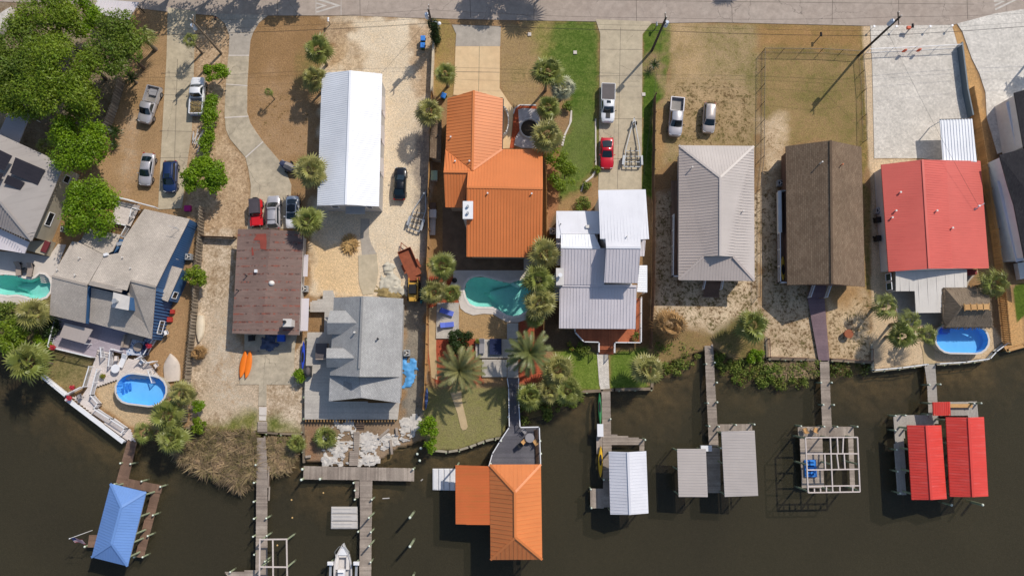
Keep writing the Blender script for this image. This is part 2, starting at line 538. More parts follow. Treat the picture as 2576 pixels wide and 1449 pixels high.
SHORE=[d(-900,870),d(0,882),d(35,876),b0(220,1270),b0(330,1385),c0(400,0),c0(520,85),c0(540,135),c0(950,432),c0(1030,440),c0(1160,398),c0(1270,357),d(470,1076),c1(0,340),c1(120,372),c1(250,372),c1(390,362),c1(560,376),c1(742,380),d(764,1160),d(812,1161),d(820,1170),d(879,1174),d(930,1174),d(948,1165),d(965,1150),d(1000,1127),d(1030,1120),d(1055,1110),d(1066,1104),d(1077,1125),d(1094,1133),d(1127,1136),d(1154,1132),d(1180,1124),d(1200,1117),d(1220,1109),d(1244,1103),d(1262,1101),d(1272,1080),d(1280,1062),d(1283,1000),d(1310,985),d(1400,992),d(1480,986),d(1504,986),d(1545,981),d(1640,977),d(1641,960),d(1650,925),d(1700,905),d(1760,885),d(1800,880),d(1840,905),b3(1150,1262),b3(1540,1272),b4(80,1272),b4(395,1290),b4(405,1355),b4(600,1332),b4(790,1308),b4(880,1302),b4(1080,1290),b4(1260,1268),b4(1310,1212),b4(1390,1140),b4(1420,1198),b4(1547,1163),d(2700,850),d(3400,800),d(3400,-900),d(-900,-900)]
MARSH=[[d(430,1084),d(515,1070),d(640,1080),d(650,1190),d(640,1236),d(600,1240),d(560,1222),d(500,1192),d(455,1158),d(425,1115)],[d(660,1080),d(762,1085),d(758,1140),d(738,1168),d(705,1200),d(676,1190)],[d(1285,980),d(1310,1066),d(1360,1064),d(1410,1046),d(1450,1022),d(1500,1000),d(1502,980)],[d(1640,930),d(1655,958),d(1705,948),d(1734,936),d(1745,920),d(1772,900),d(1772,870),d(1700,890)],[d(1798,880),d(1803,925),d(1815,948),d(1850,966),d(1913,970),d(1965,979),d(2030,972),d(2062,950),d(2062,898),d(1920,895),d(1840,890)],[d(2084,900),d(2088,951),d(2130,948),d(2172,944),d(2190,930),d(2192,905)],[d(940,1150),d(950,1172),d(990,1150),d(1050,1125),d(1052,1108),d(1000,1110)],[d(-40,870),d(-20,892),d(40,890),d(90,930),d(110,935),d(60,870)]]
POOLA=[b2(415,740),b2(425,695),b2(450,662),b2(490,645),b2(540,640),b2(600,652),b2(680,675),b2(760,690),b2(815,672),b2(870,660),b2(925,672),b2(945,720),b2(945,790),b2(925,850),b2(885,900),b2(830,930),b2(780,938),b2(735,930),b2(680,895),b2(630,870),b2(560,868),b2(500,865),b2(455,845),b2(428,800)]
POOLB=[b0(-140,700),b0(-90,650),b0(-30,632),b0(40,626),b0(110,632),b0(180,655),b0(230,664),b0(270,650),b0(300,622),b0(340,628),b0(370,655),b0(385,700),b0(380,750),b0(350,790),b0(300,808),b0(240,806),b0(190,788),b0(130,775),b0(60,782),b0(0,772),b0(-60,770),b0(-120,750)]
DRY=((158,124,84),(138,105,66))
def Z(poly,A,B,tuft=.1,fe=.5,wob=.5):return(poly,A,B,tuft,fe,wob)
ZONES=[Z([d(-300,-60),d(420,-60),d(415,60),d(410,160),d(330,200),d(310,200),d(240,400),d(-300,400)],(158,142,118),(112,92,68),.3,1.5,1.5),Z([a0(960,60),a0(1280,60),a0(1268,460),a0(1230,760),a0(1215,1449),b0(1190,140),b0(870,60),b0(520,60),a0(780,1200),a0(830,1000),a0(960,560),a0(1000,330)],(172,136,94),(146,116,78),.22,.4,.5),Z([a0(980,850),a0(1060,900),a0(1040,1300),a0(940,1449),a0(900,1300)],(190,165,135),(165,130,92),.15,1.5,1.2),Z([a0(1460,200),a1(120,120),a1(190,260),a1(175,640),a1(150,900),a1(190,1060),a1(310,1190),a1(345,1449),b1(345,280),b1(0,290),b0(1500,280),b0(1400,100),a0(1420,1190),a0(1450,1000),a0(1470,540)],(158,126,90),(186,158,124),.34,.5,.5),Z([a1(400,180),a1(480,120),a1(885,118),a1(1000,300),a1(960,520),a1(870,560),a1(870,1220),a1(720,1300),a1(590,1230),a1(350,940),a1(320,850),a1(325,420),a1(350,290)],(156,120,78),(134,102,62),.2,.3,.3),Z([a1(330,700),a1(520,560),a1(720,700),a1(860,800),a1(860,1220),a1(600,1240),a1(430,1050)],(170,136,98),(150,116,76),.5,2.5,2),Z([a1(720,420),a1(900,420),a1(880,600),a1(720,620)],(120,110,56),(135,108,62),.3,1.5,1.5),Z([a1(885,118),a1(1547,128),a2(130,170),a2(175,330),a2(150,720),a2(150,1449),b2(120,500),b1(1547,760),b1(1300,790),b1(1190,790),b1(960,800),b1(800,760),b1(810,60),a1(860,1449),a1(880,540),a1(1000,400),a1(1010,280)],(222,203,174),(200,178,146),.06,.6,.9),Z([a1(885,118),a1(1120,150),a1(1130,240),a1(1060,300),a1(990,380),a1(900,300)],(152,124,92),(178,150,115),.3,.8,1.2),Z([a1(960,340),a1(1090,300),a1(1060,500),a1(940,510)],(170,138,98),(190,162,124),.35,1.,1.2),Z([a1(1100,300),a1(1200,420),a1(1180,520),a1(1110,500)],(170,142,108),(196,172,138),.3,1.2,1.5),Z([a2(0,190),a2(160,190),a2(180,480),a2(170,720),a2(60,720),a2(20,480)],(170,140,106),(186,158,124),.3,.8,1),Z([b1(815,390),b1(960,400),b1(1150,360),b1(1190,480),b1(1165,690),b1(1190,790),b1(1000,790),b1(970,740),b1(860,740),b1(815,640)],(218,186,140),(204,172,126),.12,.6,.8),Z([a2(60,930),a2(155,940),a2(155,1449),b2(140,500),b2(70,480),b2(60,100),a2(70,1449),a2(20,1250)],(140,128,116),(165,148,126),.3,.8,1),Z([b2(0,680),b2(125,640),b2(110,1449),c2(90,330),c1(1480,250),c1(1500,0),b1(1500,1300),b1(1500,800)],(158,146,128),(112,104,92),.35,.6,1),Z([b1(0,290),b1(250,290),b1(210,1080),b1(300,1210),b1(680,1200),b1(780,1060),b1(770,1449),c1(745,380),c1(560,376),c1(0,342),d(470,1078),d(480,980),d(484,800),d(490,640)],(160,134,102),(200,180,154),.38,.4,.8),Z([b1(60,900),b1(180,880),b1(230,1180),b1(250,1449),c1(380,200),c1(40,200),b1(20,1300)],(210,194,170),(156,128,96),.34,2,2),Z([c1(0,340),c1(20,300),c1(150,285),c1(290,210),c1(400,215),c1(395,362),c1(250,375),c1(120,375)],(96,104,36),(128,120,62),.3,1.2,.8),Z([c1(472,255),c1(560,240),c1(640,300),c1(740,378),c1(560,380),c1(472,366)],(84,98,30),(124,118,60),.3,1.2,.8),Z([b0(1240,830),b0(1420,700),b0(1400,1449),c0(1300,60),b0(1230,1449),b0(1130,1230)],(172,136,92),(150,115,76),.15,.8,.6),Z([c1(750,270),c1(1480,270),c1(1544,330),c2(90,330),c2(70,440),c1(1544,480),c1(1300,600),c1(890,620),c1(760,590)],(158,132,104),(122,100,76),.35,.5,.8),Z([c1(770,320),c1(850,320),c1(880,560),c1(780,590)],(150,108,78),(128,96,64),.3,.8,1),Z([b0(400,1230),b0(720,1250),b0(640,1449),c0(530,60),c0(400,0),b0(360,1380)],(110,105,58),(135,118,76),.35,.8,.8),Z([c0(640,-40),c0(900,-60),c0(1270,60),c0(1180,330),c0(980,320),c0(760,160),c0(720,60)],(196,170,132),(178,150,112),.05,.3,.3),Z([d(-300,760),b0(380,800),b0(430,960),b0(380,1380),b0(60,1180),d(-300,890)],(92,92,52),(120,104,68),.5,1,1),Z([a2(195,140),a2(290,160),a2(355,230),a2(350,480),a2(335,715),a2(270,740),a2(180,720),a2(190,330)],(166,132,80),(140,118,62),.2,.3,.3),Z([a2(685,225),a2(880,150),a2(1090,148),a2(1050,430),a2(1010,560),a2(960,790),a2(780,800),a2(680,660)],(166,136,94),(146,120,76),.15,.3,.4),Z([a2(780,480),a2(940,500),a2(920,640),a2(790,620)],(130,116,66),(155,128,84),.3,1.5,1.5),Z([a2(1080,146),a2(1385,160),a2(1442,260),a2(1440,600),a2(1398,900),a2(1402,1290),a2(1335,1380),a2(1290,1449),b2(1290,20),b2(1200,95),b2(1120,140),b2(1090,0),a2(1140,1110),a2(1215,900),a2(1190,700),a2(1090,560),a2(1000,430)],(76,100,24),(104,114,48),.25,.8,1.0),Z([a2(1000,150),a2(1075,146),a2(1060,430),a2(1000,480),a2(930,400),a2(950,150)],(112,116,44),(140,126,70),.2,1.4,1.2),Z([a2(1200,900),a2(1340,850),a2(1330,1100),a2(1300,1300),a2(1180,1200)],(108,118,56),(92,104,44),.2,2,1.5),Z([b2(1090,60),b2(1290,0),b2(1340,40),b2(1350,140),b2(1110,145)],(165,130,84),(140,112,70),.3,.6,.6),Z([a2(1120,810),a2(1215,830),a2(1222,900),a2(1160,1040),a2(1142,1110),a2(1050,1130),a2(1010,1100),a2(1010,820)],(158,126,88),(140,108,70),.15,.2,.2),Z([a2(1030,1140),a2(1120,1130),a2(1130,1449),b2(1110,340),b2(1040,340),b2(1040,0),a2(1035,1449)],(160,110,70),(140,98,62),.3,.3,.4),Z([a2(190,1449),a2(260,1200),b2(430,490),b2(430,520),b2(250,520),b2(150,560),b2(150,100)],(158,122,76),(128,96,58),.15,.5,.5),Z([b2(150,640),b2(330,640),b2(370,760),b2(375,840),b2(205,845),b2(205,1105),b2(500,1110),b2(500,1240),b2(560,1449),b2(205,1449),b2(140,1300)],(176,78,40),(150,62,32),.05,.15,.2),Z([b2(820,960),b2(1010,960),b2(1010,1449),b2(820,1449)],(180,80,40),(152,64,32),.05,.2,.2),Z([b2(370,880),b2(480,930),b2(620,920),b2(740,985),b2(735,1110),b2(375,1108)],(176,142,96),(160,126,80),.05,.12,.1),Z([c2(110,30),c2(330,40),c2(745,20),c2(745,300),c2(690,412),c2(450,480),c2(290,515),c2(190,505),c2(110,400)],(138,128,82),(120,116,62),.2,.3,.3),Z([b2(1040,300),b2(1110,160),b2(1110,700),b2(1130,1040),b2(1250,1040),b2(1420,1220),b2(1090,1200),b2(1010,1190)],(112,92,68),(88,72,54),.25,.4,.5),Z([b3(160,620),b3(290,620),b3(275,1180),b3(0,1200),b3(0,1120),b3(195,1120)],(128,96,62),(104,78,52),.2,.4,.4),Z([b2(1085,1205),b2(1250,1195),b2(1430,1228),b2(1440,1449),c2(1445,45),c2(1290,55),c2(1250,0),b2(1190,1330)],(88,112,20),(108,122,42),.12,.4,.3),Z([b2(1505,1225),b3(70,1200),b3(245,1165),b3(270,1230),b3(250,1449),c3(280,40),c2(1510,45)],(84,108,22),(102,116,42),.15,.4,.3),Z([a3(212,262),a3(285,180),a3(430,180),a3(432,440),a3(395,600),a3(385,740),a3(310,800),a3(302,1449),b3(318,100),b3(290,60),a3(205,1449)],(68,96,14),(90,106,32),.12,.25,.4),Z([a3(225,420),a3(330,400),a3(400,500),a3(330,590),a3(240,540)],(165,130,100),(130,115,70),.4,1,1),Z([a3(435,180),a3(1100,186),a3(1090,700),a3(1070,1100),a3(480,1100),a3(480,1200),a3(310,1300),a3(310,800),a3(390,720),a3(420,560)],(172,144,104),(124,112,64),.45,.5,.6),Z([a3(400,560),a3(900,620),a3(1060,760),a3(1050,1090),a3(500,1090),a3(380,900)],(182,152,110),(134,112,72),.6,2,2),Z([a3(440,190),a3(640,190),a3(640,560),a3(440,640)],(190,158,114),(150,124,80),.3,2.5,2.5),Z([a3(320,830),a3(380,800),a3(370,1240),a3(320,1300)],(172,134,84),(150,116,72),.2,1,1),Z([b3(310,0),b3(1110,0),b3(1110,900),b3(960,1000),b3(760,1100),b3(560,1040),b3(300,1000)],(216,192,158),(152,124,90),.62,.6,.8),Z([b3(300,980),b3(560,1040),b3(780,1100),b3(700,1200),b3(380,1320),b3(270,1240)],(146,116,74),(122,104,58),.4,1.2,1.2),Z([b3(760,1020),b3(960,950),b3(1130,1000),b3(1150,1262),b3(760,1260)],(96,92,44),(124,104,62),.45,1,1),Z([a3(1100,186),a4(320,190),a4(325,500),a4(320,1110),a4(-30,1060),a3(1290,1110),a3(1110,1100),a3(1100,600)],(158,128,82),(116,104,54),.3,.4,.4),Z([a3(1080,190),a4(320,190),a4(320,370),a3(1080,370)],(172,130,78),(132,104,54),.25,1,1),Z([a3(1110,900),a3(1290,860),a3(1290,1110),a3(1250,1200),b3(1220,0),b3(1110,0)],(214,188,152),(156,128,92),.5,1,1),Z([b3(1110,0),b3(1230,0),b3(1300,700),b3(1460,700),b3(1540,1265),b3(1150,1262),b3(1140,1100),b3(1110,900)],(212,186,150),(148,120,86),.6,.4,.6),Z([b4(40,700),b4(345,710),b4(385,800),b4(395,1290),b4(80,1270)],(214,186,146),(152,122,84),.6,.4,.5),Z([b4(50,700),b4(330,710),b4(250,880),b4(80,860)],(172,134,86),(150,116,72),.4,1.2,1),Z([a4(310,190),a4(345,190),a4(345,600),a4(375,1100),a4(330,1400),b4(395,0),b4(390,800),b4(345,720),b4(325,0),a4(318,1110),a4(325,600)],(112,104,46),(146,116,66),.4,.4,.6),Z([a4(325,195),a4(400,195),a4(430,1195),a4(900,1200),a4(900,1240),a4(470,1260),b4(525,600),b4(560,760),b4(720,900),b4(930,920),b4(1330,1030),b4(1390,1140),b4(1310,1212),b4(1260,1268),b4(880,1302),b4(405,1350),b4(395,700),b4(395,0),a4(375,1200),a4(345,600)],(206,180,144),(188,160,124),.08,.2,.2),Z([a4(1000,190),a4(1040,190),a4(1110,340),a4(1180,540),a4(1230,700),a4(1250,880),a4(1300,1200),a4(1330,1449),b4(1340,0),b4(1420,500),b4(1440,800),b4(1547,980),b4(1547,1160),b4(1420,1195),b4(1390,1140),b4(1350,600),b4(1290,0),a4(1240,1200),a4(1140,700),a4(1050,340)],(196,152,94),(176,132,76),.05,.25,.3),Z([a4(1310,880),a4(1390,770),a4(1410,790),a4(1500,1150),a4(1547,1449),b4(1547,560),b4(1480,640),b4(1400,560),b4(1330,0),a4(1330,1300)],(120,92,66),(96,76,56),.2,.3,.3),Z([b4(1547,690),b4(1480,705),b4(1465,750),b4(1480,900),b4(1497,985),b4(1547,940),d(2640,760),d(2640,700)],(72,92,18),(82,100,24),.02,.1,.05),]
xs=np.concatenate([[-900,-400,-200,-120,-95,-86],np.arange(-80,80.01,.25),[86,95,120,200,400,900]])
ys=np.concatenate([[-36],np.arange(-33,62.01,.25),[66,72,84,110,160,300,600,1200]])
GX,GY=np.meshgrid(xs,ys)
px_,py_=GX.ravel(),GY.ravel()
up=W2(SHORE);sd=sdist(px_,py_,up)
wob=vnoise(px_,py_,1.3,3)*.9+vnoise(px_,py_,.5,4)*.5
zz=np.where(sd>0,0.0,-2.2)
zz=np.where(sd>0,vnoise(px_,py_,3,11)*.03-.02,zz)
cA=np.empty((px_.size,3));cB=np.empty((px_.size,3));tf=np.full(px_.size,.15)
cA[:]=lin(*DRY[0]);cB[:]=lin(*DRY[1])
for poly in MARSH:
 s_=sdist(px_,py_,W2(poly))+wob*1.2
 k=np.clip((s_+.6)/1.6,0,1)
 zz=np.where(sd<=0,np.maximum(zz,-1.1+.65*k),zz)
 kk=np.clip((s_+.3)/.8,0,1)[:,None]
 cA=cA*(1-kk)+np.array(lin(92,84,46))*kk;cB=cB*(1-kk)+np.array(lin(112,88,58))*kk
 tf=np.maximum(tf,kk[:,0]*.5)
wet=(sd<=0)&(zz<-.95);dp=np.clip((-sd+wob*2.5+vnoise(px_,py_,6,5)*5)/7,0,1)**.7;zz=np.where(wet,np.minimum(zz,-.85-1.3*dp),zz)
shal=np.array(lin(150,118,70))*(1-dp)[:,None]+np.array(lin(70,62,50))*dp[:,None]
cA=np.where(wet[:,None],shal,cA);cB=np.where(wet[:,None],shal*.8,cB);tf=np.where(wet,0,tf)
for poly,A,B,t_,fe,wb in ZONES:
 wp=W2(poly);m_=3+fe*2
 x0,x1=min(p[0]for p in wp)-m_,max(p[0]for p in wp)+m_;y0,y1=min(p[1]for p in wp)-m_,max(p[1]for p in wp)+m_
 ix=np.where((px_>x0)&(px_<x1)&(py_>y0)&(py_<y1)&(zz>-.3))[0]
 if not len(ix):continue
 s_=sdist(px_[ix],py_[ix],wp)+wob[ix]*wb*1.3
 k=np.clip(s_/fe*.5+.5,0,1);k=k*k*(3-2*k)
 cA[ix]=cA[ix]*(1-k[:,None])+np.array(lin(*A))*k[:,None]
 cB[ix]=cB[ix]*(1-k[:,None])+np.array(lin(*B))*k[:,None]
 tf[ix]=tf[ix]*(1-k)+t_*k
hole=np.zeros(px_.size,bool)
for pl in(POOLA,POOLB):hole|=sdist(px_,py_,W2(pl))>.1
nx_,ny_=len(xs),len(ys)
ii=np.arange(nx_*ny_).reshape(ny_,nx_)
q=np.stack([ii[:-1,:-1],ii[:-1,1:],ii[1:,1:],ii[1:,:-1]],-1).reshape(-1,4)
q=q[~hole[q].any(1)]
me=bpy.data.meshes.new('ground')
me.vertices.add(px_.size);me.vertices.foreach_set('co',np.stack([px_,py_,zz],1).ravel())
me.loops.add(q.size);me.loops.foreach_set('vertex_index',q.ravel())
me.polygons.add(len(q));me.polygons.foreach_set('loop_start',np.arange(0,q.size,4));me.polygons.foreach_set('loop_total',np.full(len(q),4))
me.update(calc_edges=True);me.validate()
for nm,arr in(('cA',cA),('cB',cB)):
 at=me.attributes.new(nm,'FLOAT_COLOR','POINT')
 at.data.foreach_set('color',np.concatenate([arr,np.ones((len(arr),1))],1).astype(np.float32).ravel())
me.attributes.new('tuft','FLOAT','POINT').data.foreach_set('value',tf.astype(np.float32))
gm,nt,b=new_mat('soil_and_grass')
aA=N(nt,'ShaderNodeAttribute',attribute_name='cA');aB=N(nt,'ShaderNodeAttribute',attribute_name='cB');aT=N(nt,'ShaderNodeAttribute',attribute_name='tuft')
co=obj_co(nt)
n0=noise(nt,co,.16,5,.6,.3);n1=noise(nt,co,.75,6,.68,.4);n2=noise(nt,co,2.5,6,.72);n3=noise(nt,co,13,3,.7)
mk=math_(nt,'ADD',math_(nt,'ADD',math_(nt,'MULTIPLY',n0,.3),math_(nt,'MULTIPLY',n1,.35)),math_(nt,'MULTIPLY',n2,.35))
c=mixc(nt,ramp(nt,mk,.42,.58),aA.outputs['Color'],aB.outputs['Color'])
f=math_(nt,'MULTIPLY',math_(nt,'MULTIPLY',ramp(nt,n2,.25,.75,.68,1.3),ramp(nt,noise(nt,co,6,4,.7),.28,.72,.66,1.34)),ramp(nt,n3,.2,.8,.7,1.28))
f=math_(nt,'MULTIPLY',f,ramp(nt,n1,.25,.75,.94,1.24))
hs_=nt.nodes.new('ShaderNodeHueSaturation');hs_.inputs['Saturation'].default_value=.93;nt.links.new(c,hs_.inputs['Color']);c=hs_.outputs[0]
c=val_mul(nt,c,f)
th=ramp(nt,aT.outputs['Fac'],0,1,.75,.33)
tk=ramp(nt,math_(nt,'SUBTRACT',math_(nt,'ADD',math_(nt,'MULTIPLY',n2,.62),math_(nt,'MULTIPLY',n1,.38)),th),.0,.07)
tc=mixc(nt,ramp(nt,noise(nt,co,.5,2),.4,.6),lin(82,78,38),lin(98,76,50))
c=mixc(nt,math_(nt,'MULTIPLY',tk,.85),c,tc)
nt.links.new(c,b.inputs['Base Color'])
b.inputs['Roughness'].default_value=.95;b.inputs['Specular IOR Level'].default_value=.12
bump(nt,b,math_(nt,'ADD',n2,math_(nt,'MULTIPLY',n3,.5)),.65,.09)
me.materials.append(gm)
go=bpy.data.objects.new('ground',me);col.objects.link(go);go['kind']='structure'
wm,nt,b=new_mat('canal_water')
co=obj_co(nt)
n1=noise(nt,co,.045,4,.5,.6);n2=noise(nt,co,.5,3,.55)
c=mixc(nt,ramp(nt,n1,.35,.7),lin(64,60,45),lin(74,69,50))
nt.links.new(c,b.inputs['Base Color'])
b.inputs['Roughness'].default_value=.12;b.inputs['IOR'].default_value=1.33;b.inputs['Specular IOR Level'].default_value=.5
mp=nt.nodes.new('ShaderNodeMapping');mp.inputs['Scale'].default_value=(2.6,.9,1);mp.inputs['Rotation'].default_value=(0,0,.15);nt.links.new(co,mp.inputs[0])
bump(nt,b,math_(nt,'MULTIPLY',math_(nt,'ADD',noise(nt,mp.outputs[0],1.6,5,.65),math_(nt,'MULTIPLY',n2,.6)),ramp(nt,n1,.35,.65,.10,1.0)),.6,.10)
tr_=nt.nodes.new('ShaderNodeBsdfTransparent');mx_=nt.nodes.new('ShaderNodeMixShader');mx_.inputs[0].default_value=.5;nt.links.new(b.outputs[0],mx_.inputs[1]);nt.links.new(tr_.outputs[0],mx_.inputs[2]);nt.links.new(mx_.outputs[0],nt.nodes['Material Output'].inputs[0])
WZ=-.7
mb=MB();mb.add([(-1500,-1500,WZ),(1500,-1500,WZ),(1500,7.4,WZ),(-1500,7.4,WZ)],[(0,1,2,3)])
S(mb,'water',wm,kind='structure')
M_road=concrete('street_concrete',(168,152,139),(178,163,150),cracks=.5,stain=.75,grain=.09)
M_paint=plain('road_paint',(196,188,178),.7,var=.2)
M_drive=concrete('driveway_concrete',(196,181,154),(181,166,141),cracks=.4,stain=.7,grain=.1)
M_driveold=concrete('aged_concrete',(175,162,141),(198,183,158),cracks=.5,stain=1.0,grain=.12)
M_drivewarm=concrete('warm_concrete',(217,185,143),(225,196,154),cracks=.15,stain=.4,grain=.06)
M_drivegrey=concrete('grey_concrete',(181,170,156),(168,158,145),cracks=.2,stain=.7)
M_patio=concrete('pool_deck_concrete',(214,204,194),(204,192,180),cracks=.12,stain=.35,grain=.05)
M_brownpatio=concrete('brown_patio',(132,108,84),(112,90,70),cracks=.1,stain=.9)
M_path=concrete('path_concrete',(196,172,134),(182,158,120),cracks=.1,stain=.5)
M_pave=pavers('grey_pavers',(228,220,208),(212,204,193),.16,(186,176,162))
M_pave2=pavers('white_pavers',(230,223,213),(214,207,197),.17,(192,184,172))
M_gravelw=concrete('white_gravel',(214,206,204),(176,166,160),cracks=0,stain=1.2,grain=.25)
M_seam=plain('joint_filler',(104,94,84),.9,var=.3)
def sheet(name,pts,z,mat,base=-.12):
 mb=MB();mb.prism(W2(pts),base,z);return S(mb,name,mat,kind='structure')
sheet('road',[d(-700,-20),d(300,16),d(415,30),d(560,42),d(640,40),d(890,40),d(1080,47),d(1300,52),d(1500,55),d(1620,60),d(1800,57),d(2180,66),d(2400,63),d(2445,50),d(2576,24),d(3100,-35),d(3100,-160),d(-700,-190)],.030,M_road)
for pts in([a1(843,2),a1(870,-8),a1(1030,46),a1(850,100),a1(838,92),a1(990,46)],[a1(843,22),a1(925,46),a1(845,72),a1(840,62),a1(890,46),a1(842,32)],[a1(1028,-30),a1(1032,-30),a1(1032,118),a1(1028,118)],[a1(838,-30),a1(842,-30),a1(842,112),a1(838,112)],[a4(1318,5),a4(1405,12),a4(1325,52),a4(1322,40),a4(1375,15),a4(1318,18)],[a4(1325,70),a4(1490,-8),a4(1495,2),a4(1332,82)]):
 sheet('road_marking',pts,.036,M_paint,.0)
for k,(x,y0,y1)in enumerate(((700,-60,38),(905,-60,40),(1180,-70,45),(1345,-70,50),(1600,-70,56),(1838,-70,57),(2095,-70,60),(2260,-70,62),(2430,-70,50))):
 A_,B_=w(d(x,y0)),w(d(x+3*(k%3)-2,y1));mb=MB();mb.beam((A_.x,A_.y,.031),(B_.x,B_.y,.031),.07,.006);S(mb,'road_seam',M_seam,kind='structure')
A_,B_=w(d(300,-12)),w(d(2450,12));mb=MB();mb.beam((A_.x,A_.y,.030),(B_.x,B_.y,.030),.06,.006);S(mb,'road_seam',M_seam,kind='structure')
for pts,t_ in(([d(405,185),d(490,185)],.0),([d(402,240),d(488,240)],0),([d(402,330),d(485,332)],0),([d(402,398),d(475,397)],0),([d(447,150),d(437,485)],0),([d(1508,125),d(1616,126)],0),([d(1505,192),d(1615,192)],0),([d(1503,300),d(1614,300)],0),([d(1500,400),d(1612,400)],0),([d(1561,70),d(1553,476)],0),([d(1206,118),d(1204,235)],0),([d(1147,182),d(1256,183)],0)):
 A_,B_=w(pts[0]),w(pts[1]);mb=MB();mb.beam((A_.x,A_.y,.0465),(B_.x,B_.y,.0465),.05,.006);S(mb,'driveway_joint',M_seam,kind='structure')
sheet('driveway',[a0(1268,60),a0(1480,90),a0(1470,350),a0(1465,540),a0(1450,1000),a0(1420,1195),b0(1375,125),b0(1195,135),a0(1215,1190),a0(1240,750),a0(1258,460)],.045,M_drive)
sheet('driveway',[a1(30,105),a1(480,118),a1(410,175),a1(365,250),a1(345,310),a1(335,420),a1(180,420),a1(187,270),a1(150,180),a1(100,135)],.041,M_drivegrey)
sheet('driveway',[a1(335,421),a1(322,640),a1(320,850),a1(345,930),a1(390,1000),a1(440,1070),a1(560,1210),a1(620,1310),a1(655,1400),b1(650,30),b1(640,280),b1(320,282),b1(345,60),a1(348,1400),a1(330,1280),a1(308,1190),a1(240,1110),a1(190,1050),a1(160,980),a1(150,860),a1(160,640),a1(178,421)],.045,M_driveold)
for p,q_ in((a1(180,421),a1(334,421)),(a1(160,638),a1(322,650)),(a1(150,890),a1(330,880)),(a1(308,1190),a1(440,1072))):
 mb=MB();A_,B_=w(p,.052),w(q_,.052);mb.beam(A_,B_,.16,.012);S(mb,'driveway_joint',M_patio,kind='structure')
sheet('driveway',[a2(320,190),a2(690,200),a2(685,352),a2(347,352),a2(352,260)],.041,M_drivegrey)
sheet('driveway',[a2(347,353),a2(683,353),a2(680,670),a2(740,760),a2(790,830),a2(780,880),a2(760,1120),a2(700,1125),a2(705,740),a2(330,720),a2(340,600)],.045,M_drivewarm)
sheet('driveway',[a2(1405,150),a3(265,165),a3(280,180),a3(212,262),a3(205,1449),a2(1425,1449),a2(1430,1200),a2(1432,900),a2(1440,260)],.045,M_drive)
sheet('driveway',[a4(385,197),a4(1000,192),a4(1045,345),a4(1135,900),a4(1180,1225),a4(930,1225),a4(780,1197),a4(415,1197),a4(400,500)],.045,M_pave)
sheet('driveway',[a4(1040,182),a4(1330,105),a4(1547,72),d(2900,0),d(2900,260),a4(1547,690),a4(1480,720),a4(1400,775),a4(1340,850),a4(1375,980),a4(1408,1140),a4(1345,1165),a4(1300,1010),a4(1265,895),a4(1255,700),a4(1210,560),a4(1150,440),a4(1115,340),a4(1080,240)],.045,M_pave2)
sheet('path',[c2(305,60),c2(390,55),c2(395,130),c2(432,290),c2(438,325),c2(425,345),c2(400,350),c2(385,330),c2(360,220),c2(325,120)],.03,M_path)
sheet('path',[b2(145,880),b2(205,860),b2(200,1200),b2(210,1420),b2(165,1400),b2(145,1200)],.03,M_path)
sheet('path',[b2(1415,1215),b2(1500,1215),b2(1508,1449),c2(1510,44),c2(1440,44),b2(1432,1449)],.035,M_pave)
sheet('path',[b1(1160,480),b1(1300,470),b1(1312,600),b1(1300,690),b1(1275,770),b1(1195,780),b1(1165,690)],.05,M_drive)
sheet('path',[b1(1178,205),b1(1245,205),b1(1240,330),b1(1260,400),b1(1300,468),b1(1190,480),b1(1175,340)],.04,M_drivegrey)
sheet('path',[b4(760,1140),b4(860,1130),b4(880,1302),b4(790,1306),b4(780,1200)],.04,M_path)
sheet('path',[a2(1145,1100),a2(1160,1030),a2(1205,940),a2(1218,830),a2(1228,840),a2(1225,920),a2(1180,1020),a2(1160,1105)],.08,M_patio)
sheet('path',[a2(1400,900),a2(1410,900),a2(1412,1290),a2(1385,1340),a2(1320,1390),a2(1300,1449),a2(1290,1449),a2(1310,1385),a2(1375,1330),a2(1402,1280)],.08,M_patio)
sheet('patio',[b1(265,1230),b1(370,1210),b1(680,1190),b1(675,1449),c1(660,5),c1(230,5),b1(265,1449)],.05,M_driveold)
sheet('patio',[b1(300,1060),b1(700,1065),b1(680,1188),b1(372,1208),b1(300,1200)],.045,M_driveold)
sheet('path',[c1(410,5),c1(467,5),c1(467,168),c1(405,166)],.06,M_driveold)
sheet('path',[c1(410,174),c1(467,175),c1(466,238),c1(410,236)],.06,M_patio)
sheet('path',[c1(410,242),c1(464,242),c1(462,278),c1(410,276)],.06,M_patio)
sheet('patio',[b2(250,115),b2(430,110),b2(432,505),b2(860,505),b2(860,592),b2(330,592),b2(300,560),b2(250,480)],.05,M_brownpatio)
sheet('patio',[b2(862,500),b2(1000,500),b2(1000,590),b2(862,592)],.05,M_patio)  # sunlit end of the brown patio, its light put in as paler concrete
sheet('patio',[b4(560,590),b4(1120,590),b4(1200,600),b4(1130,680),b4(1010,1020),b4(880,1010),b4(700,1010),b4(600,960),b4(545,760)],.05,M_drivegrey)
sheet('patio',[b0(-200,440),b0(180,460),b0(370,490),b0(440,395),b0(500,400),b0(440,560),b0(395,640),b0(396,700),b0(385,640),b0(340,616),b0(300,610),b0(270,640),b0(230,652),b0(180,643),b0(110,620),b0(40,614),b0(-30,620),b0(-200,640)],.05,M_patio)
sheet('patio',[b0(-200,790),b0(0,786),b0(60,796),b0(130,789),b0(190,802),b0(240,818),b0(230,838),b0(140,850),b0(0,840),b0(-200,850)],.05,M_patio)
